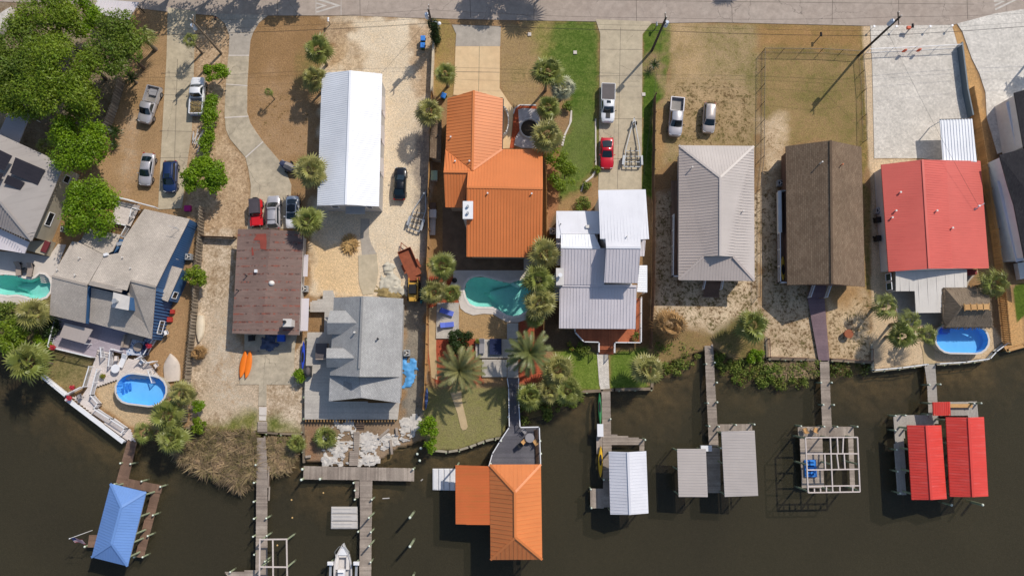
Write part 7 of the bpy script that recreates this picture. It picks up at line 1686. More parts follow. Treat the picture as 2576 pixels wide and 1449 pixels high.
board_fence('long slatted shadowbox fence between the blue-sided house and the rust brown house',[b0(1548,130),b0(1538,320),b0(1492,900),b0(1442,1400),c0(1412,280)],1.8,M_fencewood,.16,.06,True)
board_fence('long tan plank fence between the sand yard and the orange-roofed house',[a2(172,730),a2(160,1210),b2(150,0),b2(152,300),b2(140,560),b2(142,850),b2(126,1449),c2(112,190)],1.9,M_fencetan,.15,.004)
board_fence('tan fence between the orange-roofed house and the white tiered house',[a2(1022,1135),a2(1030,1449),b2(1032,350),b2(1014,870),b2(1008,1100)],1.8,M_fencetan,.15,.004)
board_fence('dark brown board fence beside the green strip and the grey hip-roofed house',[a3(293,745),a3(280,1449),b3(288,100),b3(284,700),b3(262,1180)],2.0,M_fencebrown,.15,.004)
board_fence('long plank fence with slanted boards between the red-roofed house and the right edge',[a4(1112,690),a4(1170,1000),a4(1238,1449),b4(1290,300),b4(1340,700),b4(1386,1160)],1.7,M_fencetan,.2,.05,slant=True)
board_fence('short dark fence running from the slatted fence to the rust brown house',[b0(1535,345),b1(0,345),b1(240,355)],1.2,M_fencebrown,.15,.01)
M_wallcap=plain('painted_masonry',(206,188,160),.8,var=.15);M_slate=plain('blue_grey_panel',(96,108,116),.6,var=.1)
def low_wall(label,pts,h,mat,th=.2):
 mb=MB();Q=[w(p,0)for p in pts]
 for a,b_ in zip(Q,Q[1:]):mb.beam((a.x,a.y,h/2),(b_.x,b_.y,h/2),th,h);mb.beam((a.x,a.y,h+.03),(b_.x,b_.y,h+.03),th+.1,.06)
 S(mb,'low_wall',mat,label,'wall')
low_wall('pale masonry wall beside the fan palm north of the tan fence',[a2(188,325),a2(172,725)],1.2,M_wallcap)
low_wall('blue-grey solid panel fence along the right side of the paver drive',[a4(1040,350),a4(1082,700),a4(1122,895)],1.2,M_slate,.1)
def chain(label,pts,h,mat,step=2.6,mesh=.3,bar=.05,cat='fence',name='chain_link_fence'):
 Q=[w(p,0)for p in pts];o=T(name,label,cat,(Q[0].x,Q[0].y,0),'fences between the lots');mb=MB();m2=MB()
 for a,b_ in zip(Q,Q[1:]):
  L=(b_-a).length;up=Vector((0,0,h));m2.beam(a+up,b_+up,bar,bar);m2.beam(a+up*.08,b_+up*.08,bar*.6,bar*.6)
  n=int(L/mesh)
  for k in range(n):
   mb.beam(a.lerp(b_,k/n),a.lerp(b_,(k+1)/n)+up,.012,.012);mb.beam(a.lerp(b_,k/n)+up,a.lerp(b_,(k+1)/n),.012,.012)
  for k in range(int(L/step)+1):
   p=a.lerp(b_,k/max(1,int(L/step)));m3=MB();m3.tube([(p.x,p.y,0),(p.x,p.y,h+.06)],.04,7);P(m3,'post',o,mat)
 P(mb,'wire_mesh',o,mat);P(m2,'rail',o,mat);return o
M_blackm=plain('black_coated_steel',(34,32,30),.5)
chain('black chain-link fence round the front lawn of the brown shingle house',[b3(1078,800),b3(1078,0),a3(1108,1200),a3(1114,398),a4(0,402),a4(300,420),a4(322,700),a4(328,1080)],1.3,M_blackm)
o=chain('white tubular sliding gate across the paver drive with red reflectors',[a4(352,402),a4(700,386),a4(1035,368)],1.25,M_white,2.4,.3,.07,'gate','sliding_gate')
M_orange=plain('safety_orange',(214,84,44),.6)
for p in(a4(637,392),a4(745,388)):q=w(p,.6);mb=MB();mb.box((q.x,q.y,.5),(.42,.14,.7));mb.box((q.x,q.y,1.2),(.3,.14,.1));P(mb,'reflector',o,M_orange)
o=T('white_fence','white trellis fence north of the blue-sided house, near the oak tree','fence',w(b0(885,50),0));railing(o,[b0(870,60),b0(888,50),b0(1040,85)],.05,M_white,h=1.3,bal=.1)
M_pole=plain('weathered_pole',(132,116,98),.9,var=.25,scale=2);M_poledk=plain('dark_pole',(70,62,56),.9,var=.2,scale=2);M_xf=plain('transformer_paint',(196,206,220),.4,var=.08)
TOPS=[]
def upole(label,p,h,mat,xf=None,lamp=False):
 q=w(p,0);o=T('utility_pole',label,'utility pole',(q.x,q.y,0),'utility poles along the street');TOPS.append(q)
 mb=MB();mb.tube([(q.x,q.y,-.2),(q.x,q.y,h)],[.19,.13],10);P(mb,'shaft',o,mat,smooth=50)
 mb=MB();mb.beam((q.x,q.y-.9,h-.5),(q.x,q.y+.9,h-.5),.1,.12);P(mb,'crossarm',o,mat)
 for dy in(-.8,0,.8):mb=MB();mb.tube([(q.x,q.y+dy,h-.45+(.5 if dy==0 else 0)),(q.x,q.y+dy,h-.2+(.5 if dy==0 else 0))],.06,8);P(mb,'insulator',o,M_vent)
 if xf:mb=MB();mb.tube([(q.x+xf[0],q.y+xf[1],h-2.2),(q.x+xf[0],q.y+xf[1],h-1.2),(q.x+xf[0],q.y+xf[1],h-1.1)],[.28,.28,.2],14);P(mb,'transformer',o,M_xf,smooth=40)
 if lamp:
  mb=MB();mb.tube([(q.x,q.y,6.2),(q.x+.6,q.y-.15,6.5),(q.x+1.1,q.y-.3,6.4)],.035,6);P(mb,'lamp_arm',o,M_galv);mb=MB();mb.dome((q.x+1.15,q.y-.3,6.25),.26,.26,.2,12,4);P(mb,'lamp_shade',o,M_white)
upole('leftmost utility pole, pale and leaning out beside the first driveway',d(557,135),9.5,M_pole,(-.45,-.1))
upole('utility pole wrapped in ivy with a street lamp, near the blue bins',d(1097,110),9.4,M_poledk,(-.4,0),True)
upole('utility pole on the green strip beside the concrete driveway',d(1640,128),9.3,M_poledk,(.4,0))
upole('rightmost visible utility pole, dark, at the corner of the paver drive',d(2160,140),10.9,M_poledk,(-.35,.1))
upole('utility pole beyond the right edge whose shadow crosses the white pavers',d(2625,108),9.5,M_poledk)
M_wire=plain('cable_sheath',(30,28,28),.6)
def wire(a,b_,sag,r=.013):
 mb=MB();n=10;mb.tube([a.lerp(b_,k/n)-Vector((0,0,sag*4*(k/n)*(1-k/n)))for k in range(n+1)],r,5)
 S(mb,'power_line',M_wire,'thin dark cable strung above the verge between utility poles','power line','power lines along the street')
hs=[9.4,9.3,9.2,10.8,9.4]
ext=[TOPS[0]+Vector((-28,-.5,0))]+TOPS
for i in range(len(ext)-1):
 a,b_=ext[i],ext[i+1];ha,hb=hs[max(0,i-1)],hs[i];up=lambda z,y=0:Vector((0,y,z))
 wire(a+up(ha),b_+up(hb),.5);wire(a+up(5.2,.3),b_+up(5.2,.3),.35,.018);wire(a+up(5.7,.1),b_+up(5.7,.1),.35);wire(a+up(7.2),b_+up(7.2),.4)
for p0,z0,p1,z1 in((TOPS[1],7.5,w(a1(1330,560),4.6),4.6),(TOPS[3],7.5,w(b4(1205,110),3.4),3.4),(TOPS[2],7.5,w(a3(210,1440),6.9),6.9),(TOPS[0],9.2,TOPS[0]+Vector((14,24,0)),9.5)):
 wire(Vector((p0.x,p0.y,z0)),Vector((p1.x,p1.y,z1)),.3)
def mailbox(label,p,mat,h=1.1,pm=None):
 q=w(p,0);o=T('mailbox',label,'mailbox',(q.x,q.y,0),'mailboxes along the street')
 mb=MB();mb.box((q.x,q.y-.1,0),(.11,.11,h));P(mb,'post',o,pm or M_fencewood);mb=MB();mb.loft([[(q.x-.13,y,h),(q.x-.13,y,h+.14),(q.x,y,h+.25),(q.x+.13,y,h+.14),(q.x+.13,y,h)]for y in(q.y-.3,q.y+.3)]);P(mb,'box',o,mat)
 mb=MB();mb.box((q.x+.15,q.y,h+.12),(.02,.05,.22));P(mb,'flag',o,M_tail)
mailbox('white mailbox on the brown lawn beside the road arrow',a1(948,182),M_white);mailbox('black mailbox beside the flare of the curved driveway',a1(105,172),M_black);mailbox('grey mailbox on the green strip beside the utility pole',a3(308,215),M_galv);mailbox('dark mailbox on the lawn of the brown shingle house',a3(1534,292),M_black)
mailbox('dark mailbox with an orange bag in front of the sliding gate',a4(672,228),M_black)
mb=MB();q=w(a4(676,212),.9);mb.box((q.x,q.y,.75),(.55,.4,.35));S(mb,'newspaper_bag',M_orange,'orange bag hanging on the dark mailbox by the paver drive','bag')
for k,p in enumerate((a4(388,228),a4(555,228),a4(808,228),a4(972,222))):
 q=w(p,0);mb=MB();mb.tube([(q.x,q.y,0),(q.x,q.y,1.0)],.035,8);mb.tube([(q.x,q.y,.95),(q.x,q.y,1.08)],.17,12)
 S(mb,'driveway_marker',M_white,('first','second','third','last')[k]+' from the left of the white round-topped markers at the paver drive entrance','driveway marker','white driveway markers')
for k,p in enumerate((a3(220,716),a2(906,263),a2(1250,400))):mb=MB();q=w(p,0);mb.box((q.x,q.y,.0),(.5,.5,.12));S(mb,'utility_cover',M_patio,('white square utility cover beside the concrete driveway','pale square meter cover on the beige lawn','pale sprinkler cover in the green lawn')[k],'utility cover')
M_binb=plain('blue_bin_lid',(52,130,214),.5,var=.08);M_bing=plain('green_bin_body',(40,84,62),.6)
def wbin(label,p,rz=0.0,body=None,lid=None):
 q=w(p,1.05);o=T('wheelie_bin',label,'bin',(q.x,q.y,0),'wheelie bins',rz=rz);mb=MB()
 mb.loft([[(-.25,-.3,.02),(.25,-.3,.02),(.25,.3,.02),(-.25,.3,.02)],[(-.33,-.38,1.0),(.33,-.38,1.0),(.33,.38,1.0),(-.33,.38,1.0)]]);P(mb,'body',o,body or M_bing,local=True)
 mb=MB();mb.loft([[(-.36,-.42,1.0),(.36,-.42,1.0),(.36,.42,1.0),(-.36,.42,1.0)],[(-.30,-.34,1.09),(.30,-.34,1.09),(.30,.34,1.09),(-.30,.34,1.09)]]);P(mb,'lid',o,lid or M_binb,local=True)
 for s in(-.3,.3):mb=MB();mb.tube([(s-.04,.36,.12),(s+.04,.36,.12)],.12,10);P(mb,'wheel',o,M_black,local=True)
wbin('upper of two blue-lidded bins at the edge of the sand yard',a2(100,290));wbin('lower of two blue-lidded bins at the edge of the sand yard',a2(98,342));wbin('tilted blue-lidded bin alone by the corner of the orange roof',a2(255,722),-.35)
wbin('black bin beside the rust brown house in the shade',b1(346,1105),.1,M_black,M_black);wbin('black bin against the white wall of the red-roofed house',b4(452,350),0,M_black,M_black);wbin('second black bin by the red-roofed house, nearer the air conditioner',b4(452,210),0,M_black,M_black)
def aircon(label,p,s=.85,h=.8):
 q=w(p,h);o=T('air_conditioner',label,'air conditioner',(q.x,q.y,0),'air conditioning units');mb=MB();mb.box((q.x,q.y,.05),(s,s,h-.05));P(mb,'case',o,M_galv)
 mb=MB();mb.tube([(q.x,q.y,h),(q.x,q.y,h+.02)],s*.40,16);g=P(mb,'fan_grille',o,M_dark);mb=MB()
 for k in range(3):a=k*2.1;mb.beam((q.x,q.y,h+.03),(q.x+s*.34*math.cos(a),q.y+s*.34*math.sin(a),h+.03),.12,.02)
 P(mb,'fan_blade',g,M_vent)
for p,l in((b0(1420,490),'between the blue-sided house and the slatted fence'),(b1(752,731),'on the right side of the rust brown house'),(b1(1525,1216),'right of the grey shingle dormer house'),(b2(1081,296),'left of the white tiered house'),(b4(454,142),'against the west wall of the red-roofed house'),(b0(478,278),'beside the beige house, among dark clutter'),(a3(1258,1382),'beside the deck of the brown shingle house'),(b0(488,105),'on the upper side of the beige house')):
 aircon('air conditioner with a round fan '+l,p)
def oval_pool(label,c0_,ax_,half,rad,h,rot):
 q=w(c0_,h);o=T('above_ground_pool',label,'swimming pool',(q.x,q.y,0));pts=[]
 for s in(1,-1):
  for k in range(9):
   a=(-PI/2+PI*k/8)+(0 if s>0 else PI);pts.append((s*half+rad*math.cos(a),rad*math.sin(a)))
 pts=[(q.x+x*math.cos(rot)-y*math.sin(rot),q.y+x*math.sin(rot)+y*math.cos(rot))for x,y in pts];n=len(pts);inn=offset_poly(pts,.12);out=offset_poly(pts,-.12)
 mb=MB();R4=[(pts,0),(pts,h-.04)];mb.loft([[(x,y,z)for x,y in p]for p,z in R4],cap=False);P(mb,'wall',o,M_wallbeige)
 mb=MB();mb.loft([[(x,y,z)for x,y in p]for p,z in((out,h-.06),(out,h),(inn,h),(inn,h-.06))],cap=False);P(mb,'rim',o,M_chim)
 mb=MB();mb.loft([[(x,y,z)for x,y in inn]for z in(h-.03,.06)],cap=False);mb.add([(x,y,.06)for x,y in inn],[tuple(range(n))]);P(mb,'liner',o,M_liner)
 mb=MB();mb.prism(offset_poly(inn,.01),.02,h-.2);P(mb,'pool_water',o,M_wblue)
 return o,q
o,q=oval_pool('oval above-ground pool with blue water and a white ladder on the lower deck',c0(1062,45),None,1.45,2.05,1.3,dirang(c0(900,30),c0(1220,70)))
mb=MB();L=w(c0(928,15),1.2)
for k in range(3):mb.box((L.x+.25*k,L.y-.1,.9-.3*k),(.3,.9,.12),.2)
mb.tube([(L.x-.4,L.y+.4,.3),(L.x-.4,L.y+.4,1.9),(L.x+.4,L.y+.3,1.7)],.04,6);mb.tube([(L.x-.4,L.y-.5,.3),(L.x-.4,L.y-.5,1.9),(L.x+.4,L.y-.5,1.7)],.04,6);P(mb,'ladder',o,M_binb)
o,q=oval_pool('oval above-ground pool with bright blue water beside the thatched hut',b4(1080,1112),None,1.75,1.95,1.3,dirang(b4(890,1110),b4(1270,1116)))
mb=MB();L=w(b4(962,1042),1.1);mb.box((L.x,L.y,.3),(1.0,.8,.7));mb.box((L.x,L.y-.3,.2),(.9,.5,.4));P(mb,'ladder',o,plain('blue_ladder',(40,110,200),.5))
t=house('tiki_hut','thatched palm-leaf hut with a tan ridge strip beside the oval blue pool','hut',[b4(930,720),b4(1310,1025)])
M_th=new_mat('thatch');m_,nt,b=M_th;co=obj_co(nt);uvn=nt.nodes.new('ShaderNodeUVMap').outputs[0];mp=nt.nodes.new('ShaderNodeMapping');mp.inputs['Scale'].default_value=(9,.9,1);nt.links.new(uvn,mp.inputs[0])
n1=noise(nt,mp.outputs[0],1.2,6,.7);n2=noise(nt,co,.8,4,.6)
nt.links.new(val_mul(nt,mixc(nt,ramp(nt,n1,.3,.7),lin(104,88,72),lin(158,140,118)),ramp(nt,n2,.3,.7,.8,1.1)),b.inputs['Base Color']);b.inputs['Roughness'].default_value=1;bump(nt,b,n1,1,.15)
zr_,ze=4.0,2.3;RA,RB=b4(1075,872),b4(1292,868)
roofp(t,[[(b4(950,728),ze),(b4(1285,722),ze),(RB,zr_),(RA,zr_)],[(RA,zr_),(RB,zr_),(b4(1312,1022),ze),(b4(958,1025),ze)],[(b4(950,728),ze),(RA,zr_),(b4(958,1025),ze),(b4(935,960),ze-.05),(b4(930,780),ze-.05)]],m_,name='thatch_roof',rib=0,th=.3)
mb=MB()
for e0,e1,n in((b4(952,1024),b4(1312,1022),130),(b4(932,730),b4(950,1024),110),(b4(950,728),b4(1286,722),120),(b4(1286,722),b4(1312,1022),110)):
 A_,B_=w(e0,ze),w(e1,ze);ct=w(b4(1130,872),ze)
 for k in range(n):p=A_.lerp(B_,R.random());ov=(p-ct).normalized()*R.uniform(.05,.35);mb.beam(p-ov+Vector((0,0,.1)),p+ov+Vector((0,0,-.25)),.05,.03)
P(mb,'thatch_fringe',t,m_)
mb=MB();A_,B_=w(b4(1097,872),zr_+.12),w(b4(1285,868),zr_+.12);mb.beam(A_,B_,.75,.1)
for k in range(5):p=A_.lerp(B_,k/4);mb.beam(p+Vector((0,.5,-.02)),p+Vector((0,-.5,-.02)),.1,.14)
P(mb,'ridge_strip',t,M_fencetan);posts(t,(b4(975,750),b4(1260,745),b4(1285,995),b4(985,995)),2.3,M_pile,0,.18)
def terrace(label,polys,z,a,mat):
 q=w(polys[0][0],0);o=T('terrace_deck',label,'deck',(q.x,q.y,0))
 for poly in polys:
  mb=MB();planks(mb,W2(poly,z),z,a,.2,.012);P(mb,'boards',o,mat);mb=MB();mb.prism(offset_poly(W2(poly,z),.08),-.1,z-.05);P(mb,'base',o,M_wallgrey)
terrace('grey plank deck with two blue sun loungers west of the small tan lawn',[[b2(206,840),b2(373,840),b2(371,1108),b2(199,1105)]],.2,X,M_deckgrey)
terrace('upper grey terrace with dark blue loungers above the date palms',[[b2(496,1112),b2(736,1112),b2(820,1112),b2(820,1255),b2(500,1252)],[b2(736,986),b2(820,986),b2(820,1110),b2(736,1110)]],.35,X,M_deckgrey)
terrace('lower grey terrace between the two date palms',[[b2(546,1262),b2(736,1262),b2(734,1398),b2(548,1396)],[b2(740,1258),b2(820,1258),b2(822,1404),b2(738,1404)]],.2,X,M_deckgrey)
M_blueu=plain('periwinkle_cushion',(98,116,206),.85,var=.08);M_navyc=plain('navy_cushion',(26,38,74),.85);M_greyc=plain('grey_cushion',(146,142,144),.85);M_tanc=plain('taupe_cushion',(160,144,132),.9)
def lounger(label,p,ang,mat,L=1.9,Wd=.72,z=.2,back=.35,fr=None):
 q=w(p,z+.4);o=T('sun_lounger',label,'sun lounger',(q.x,q.y,z),'sun loungers',rz=ang);f=fr or M_white;kw=dict(local=True)
 mb=MB();mb.box((0,0,.26),(L,Wd,.06));P(mb,'frame',o,f,**kw);mb=MB();mb.box((L*.16,0,.32),(L*.66,Wd*.95,.1));P(mb,'seat_pad',o,mat,**kw)
 mb=MB();mb.beam((-L*.18,0,.38),(-L*.5,0,.38+back),Wd*.95,.1);P(mb,'backrest',o,mat,**kw)
 for x in(-.4,.4):
  for y in(-.4,.4):mb=MB();mb.box((x*L,y*Wd,0),(.06,.06,.27));P(mb,'leg',o,f,**kw)
lounger('upper of two periwinkle blue loungers on the plank deck by the tan fence',b2(282,908),PI-.3+PI,M_blueu);lounger('lower of two periwinkle blue loungers on the plank deck by the tan fence',b2(284,1004),PI+.1+PI,M_blueu)
lounger('left dark navy lounger on the shaded terrace',b2(626,1170),-PI/2,M_navyc,2.2,.85,.35,.2,M_dark);lounger('right dark navy lounger on the shaded terrace',b2(672,1170),-PI/2,M_navyc,2.2,.85,.35,.2,M_dark);lounger('pale grey lounge chair left of the navy loungers',b2(546,1165),-PI/2,M_greyc,2.0,.75,.35,.4)
lounger('left brown sling lounger beside the teal left pool',b0(138,582),PI/2+.1+PI,M_tanc,1.9,.75,.05,.5,M_dark);lounger('right brown sling lounger beside the teal left pool',b0(226,592),PI/2-.1+PI,M_tanc,1.9,.75,.05,.5,M_dark);lounger('white moulded lounger on the pale pool deck by the round table',b0(926,1275),PI/2-.35+PI,M_white,1.9,.7,.3,.3)
def table(label,p,r,h,mat,z=.05,legs=4,square=False):
 q=w(p,z+h);o=T('garden_table',label,'table',(q.x,q.y,z),'garden tables');mb=MB()
 if square:mb.box((q.x,q.y,z+h-.05),(r*2,r*2,.05))
 else:mb.tube([(q.x,q.y,z+h-.05),(q.x,q.y,z+h)],r,20)
 P(mb,'tabletop',o,mat)
 for k in range(legs):a=PI/4+2*PI*k/legs;mb=MB();mb.tube([(q.x+r*.7*math.cos(a),q.y+r*.7*math.sin(a),z),(q.x+r*.6*math.cos(a),q.y+r*.6*math.sin(a),z+h-.04)],.03,6);P(mb,'leg',o,mat)
table('small dark round table between the brown loungers',b0(182,592),.4,.5,M_dark);table('white round table on the pale pool deck',b0(870,1335),.6,.7,M_white,.3);table('grey mesh round table with chairs on the fan-shaped terrace',c2(906,408),.62,.72,M_greyc,.45)
def chair(label,p,ang,seat,z=.05,fr=None,s=.55,group='garden chairs'):
 q=w(p,z+.45);o=T('garden_chair',label,'chair',(q.x,q.y,z),group,rz=ang);kw=dict(local=True);f=fr or M_dark
 mb=MB();mb.box((0,0,.4),(s,s,.1));P(mb,'seat',o,seat,**kw);mb=MB();mb.beam((0,-s/2,.42),(0,-s/2-.12,.95),s,.06,up=(0,1,0));P(mb,'backrest',o,seat,**kw)
 for x in(-1,1):
  mb=MB();mb.beam((x*s/2,-s/2,.62),(x*s/2,s/2,.62),.05,.04);P(mb,'armrest',o,f,**kw)
  for y in(-1,1):mb=MB();mb.box((x*s*.47,y*s*.45,0),(.045,.045,.42));P(mb,'leg',o,f,**kw)
for p,a,m_c,l in((c2(868,360),-2.4,M_greyc,'grey chair at the upper left of the mesh table on the terrace'),(c2(864,432),-.8,M_fencetan,'tan chair at the lower left of the mesh table on the terrace'),(c2(946,438),.6,M_fencetan,'tan chair at the lower right of the mesh table on the terrace'),(c2(838,462),-1.2,M_dark,'dark chair pulled away below the mesh table on the terrace'),(b0(1068,1290),2.6,M_white,'white chair on the pale pool deck beside the corner rail'),(b0(1180,1310),.8,M_deckpink,'pale folding chair at the east end of the pool deck'),(b0(880,1255),0,M_deckpink,'pale chair beside the white moulded lounger'),(e5(215,222),.3,M_fencetan,'left tan wicker chair on the deck by the bare lift frame'),(e5(385,215),-.3,M_fencetan,'right tan wicker chair on the deck by the bare lift frame'),(b0(1255,1062),.4,M_white,'white chair on the dirt beside the blue-sided house'),(c0(600,95),.5,M_greyc,'grey chair in the corner of the deck above the canal wall')):
 chair(l,p,a,m_c,.45 if p[1]>1060 and 1200<p[0]<1400 else .3)
q=w(b0(1000,1120),1.2);o=T('corner_sofa','taupe L-shaped corner sofa on the lavender sun deck','sofa',(q.x,q.y,UD));A_,B_,C_=w(b0(1085,1105),1.1),w(b0(970,1080),1.1),w(b0(945,1175),1.1)
for nm,k,wd,ht,zz in(('seat',0,.9,.42,UD+.22),('backrest',1,.25,.4,UD+.6)):
 mb=MB();off=Vector((0,.42*k,0));mb.beam((A_.x,A_.y+off.y,zz),(B_.x,B_.y+off.y,zz),wd,ht);mb.beam((B_.x-.3*k,B_.y,zz+.003),(C_.x-.3*k,C_.y,zz+.003),wd,ht);P(mb,nm,o,M_tanc)
q=w(b0(1042,1172),UD);pts=[(q.x+1.55*x,q.y+1.1*y)for x,y in((-1,-1),(1,-1),(1,1),(-1,1))];mb=MB();mb.prism(pts,UD+.005,UD+.02);m_r,nt,b=new_mat('patterned_rug');vv=nt.nodes.new('ShaderNodeTexVoronoi');vv.inputs['Scale'].default_value=4;nt.links.new(obj_co(nt),vv.inputs['Vector']);nt.links.new(mixc(nt,ramp(nt,vv.outputs['Distance'],.38,.42),lin(40,92,148),lin(196,200,210)),b.inputs['Base Color']);S(mb,'rug',m_r,'blue and white patterned rug on the lavender sun deck','rug')
mb=MB();q=w(b0(1040,1172),UD+.4);mb.tube([(q.x,q.y,UD+.03),(q.x,q.y,UD+.42),(q.x,q.y,UD+.46)],[.6,.6,.5],20);S(mb,'ottoman',M_tanc,'round taupe ottoman in the middle of the patterned rug','ottoman',smooth=50)
mb=MB();q=w(b0(1100,1180),UD+.4);mb.box((q.x,q.y,UD),(.8,1.5,.42),-.3);mb.box((q.x+.38,q.y-.1,UD+.42),(.22,1.5,.4),-.3);S(mb,'loveseat',M_navyc,'dark navy loveseat at the right of the patterned rug','sofa')
M_flower=plain('red_flowers',(206,44,70),.8,var=.3,scale=8);M_clay=plain('terracotta',(150,84,52),.8,var=.12)
def planter(label,p,z,r=.25,fl=None,pot=None):
 q=w(p,z+.4);o=T('planter',label,'planter',(q.x,q.y,z),'planters');mb=MB();mb.tube([(q.x,q.y,z),(q.x,q.y,z+.4),(q.x,q.y,z+.42)],[r*.75,r,r*1.08],14);P(mb,'pot',o,pot or M_clay,smooth=50)
 c=bpy.data.objects.new('plant',leaf_mesh('plant',[(0,0,.5,r*1.1,.8)],160,.12,fl or L_oak,int(q.x*7)%99));col.objects.link(c);c.parent=o
for p,z,f,l in((b0(398,1175),UD+.9,M_flower,'red flower pot on the west corner of the sun deck rail'),(b0(1128,1165),UD+.9,M_flower,'pink flower pot on the east rail of the sun deck'),(c0(545,30),.9,M_flower,'pink flower pot on the upper corner of the canal wall'),(c0(522,108),.9,M_flower,'pink flower pot on the outer corner of the canal wall'),(b0(775,1392),.3,L_oak,'dark pot plant on the pool deck rail near the blue pool'),(b2(1225,1183),0,L_oak,'left potted plant on the lawn edge below the redwood deck'),(b2(1275,1192),0,L_oak,'second potted plant on the lawn edge below the redwood deck'),(b2(1206,1150),0,L_weed,'upper potted plant by the corner of the redwood deck'),(b3(156,1104),.9,L_weed,'large tan pot on the corner of the redwood deck'),(b3(168,1077),.9,L_weed,'small pot on the corner of the redwood deck'),(b2(512,1130),.35,L_weed,'potted plant at the left end of the shaded terrace')):
 planter(l,p,z,.42 if 'large' in l else .28,f)
mb=MB();q=w(b4(225,1072),.8);mb.tube([(q.x,q.y,0),(q.x,q.y,.8),(q.x,q.y,.78),(q.x,q.y,.3)],[.42,.62,.52,.4],18,cap=True);S(mb,'clay_pot',M_clay,'big terracotta fire bowl on the tufted sand by the purple ramp','pot',smooth=50)
q=w(b1(878,1205),1.9);o=T('hot_tub','hot tub under a dark cover on the grey wraparound deck','hot tub',(q.x,q.y,DZ));mb=MB();mb.box((q.x,q.y,.9),(1.5,2.2,.85));P(mb,'tub',o,M_tanc);mb=MB();mb.box((q.x,q.y+.12,1.75),(1.55,1.95,.1));P(mb,'cover',o,M_bedcover)
q=w(b1(780,1355),1.6);o=T('grill','covered barbecue grill at the west edge of the grey wraparound deck','grill',(q.x,q.y,.9));mb=MB();mb.box((q.x,q.y,.95),(.75,1.5,.8));P(mb,'cabinet',o,M_dark);mb=MB();mb.dome((q.x,q.y,1.75),.36,.62,.3,14,4);P(mb,'hood',o,M_bedcover,smooth=50)
q=w(b2(338,668),.9);o=T('grill','round dark kettle grill at the corner of the pool patio','grill',(q.x,q.y,.05));mb=MB();mb.dome((q.x,q.y,.75),.38,.38,.3,16,4);P(mb,'lid',o,M_black,smooth=60);mb=MB();mb.tube([(q.x,q.y,.45),(q.x,q.y,.75)],[.2,.38],16);P(mb,'bowl',o,M_black)
for k in range(3):a=k*2.1;mb=MB();mb.tube([(q.x+.3*math.cos(a),q.y+.3*math.sin(a),.05),(q.x+.15*math.cos(a),q.y+.15*math.sin(a),.5)],.025,6);P(mb,'leg',o,M_dark)
def heap(name,label,cat,poly,h,mat,seed,z=.04,kind=None,res=.16,crumple=.75):
 """crumpled cloth or loose stuff lying over a plan polygon"""
 P2=W2(poly,z);x0,x1=min(p[0]for p in P2)-.4,max(p[0]for p in P2)+.4;y0,y1=min(p[1]for p in P2)-.4,max(p[1]for p in P2)+.4
 nx,ny=int((x1-x0)/res)+2,int((y1-y0)/res)+2;gx,gy=np.meshgrid(np.linspace(x0,x1,nx),np.linspace(y0,y1,ny));s=sdist(gx.ravel(),gy.ravel(),P2)+vnoise(gx.ravel(),gy.ravel(),.7,seed)*1.1+vnoise(gx.ravel(),gy.ravel(),.3,seed+7)*.6+.22
 zz=z+h*np.clip(s/.7,0,1)*(1-crumple+crumple*(np.abs(vnoise(gx.ravel(),gy.ravel()*1.7,.7,seed+1))*2+.6*np.abs(vnoise(gx.ravel(),gy.ravel(),.3,seed+2))))+.01
 ids=np.arange(nx*ny).reshape(ny,nx);q_=np.stack([ids[:-1,:-1],ids[:-1,1:],ids[1:,1:],ids[1:,:-1]],-1).reshape(-1,4);q_=q_[(s[q_]>0).all(1)]
 mb=MB();mb.add(list(zip(gx.ravel(),gy.ravel(),zz)),[tuple(int(i)for i in f)for f in q_]);used=sorted({i for f in mb.f for i in f});mp_={o_:n_ for n_,o_ in enumerate(used)};mb.v=[mb.v[i]for i in used];mb.f=[tuple(mp_[i]for i in f)for f in mb.f]
 return S(mb,name,mat,label,cat,kind=kind,smooth=50)
M_tarp=plain('dirty_white_tarp',(204,196,186),.8,var=.3,scale=2.5);M_tarpb=plain('blue_tarp',(84,156,214),.6,var=.25,scale=2);M_tarpn=plain('navy_tarp',(72,84,112),.7,var=.25,scale=2)
heap('tarp','navy tarp heaped over clutter in the shade below the rust brown roof','tarp',[b1(430,1090),b1(540,1085),b1(560,1150),b1(520,1200),b1(425,1180)],.7,M_tarpn,21)
mb=MB();q=w(b1(575,1105),.6);mb.box((q.x,q.y,.05),(.95,.9,.55));mb.box((q.x,q.y,.6),(1.0,.95,.06));S(mb,'cool_box',plain('cobalt_plastic',(24,92,206),.5),'bright blue box beside the navy tarp','box')
heap('tarp','sky blue tarp spread beside the grey shingle dormer house','tarp',[b1(1500,1285),b2(20,1270),b2(48,1290),b2(45,1449),c1(1500,20),b1(1495,1400)],.25,M_tarpb,22)
for k,(pl,l)in enumerate((([c1(1170,380),c1(1310,400),c1(1305,560),c1(1160,500)],'white tarp sheet right below the deck stairs'),([c1(1030,420),c1(1120,470),c1(1040,550),c1(940,530),c1(1010,480)],'torn white tarp left of the plank path among the debris'),([c1(900,535),c1(990,590),c1(1030,615),c1(900,615)],'white tarp corner next to the T-shaped dock'),([c1(1160,505),c1(1310,540),c1(1310,590),c1(1160,612)],'pale tarp lying at the water edge by the T-shaped dock'),([c1(1345,380),c1(1480,440),c1(1540,455),c1(1400,470),c1(1320,500)],'long torn white tarp trailing to the right shore'),([c1(1480,280),c1(1544,275),c1(1530,360),c1(1500,350)],'white tarp strip below the right corner of the grey deck'),([c2(0,260),c2(60,230),c2(70,330),c2(20,400)],'heap of white sacks at the shore beside the bright bush'),([c1(960,280),c1(1130,285),c1(1110,360),c1(1000,350)],'white tarp in the shade under the grey deck edge'))):
 heap('tarp',l,'tarp',pl,.13,M_tarp,30+k)
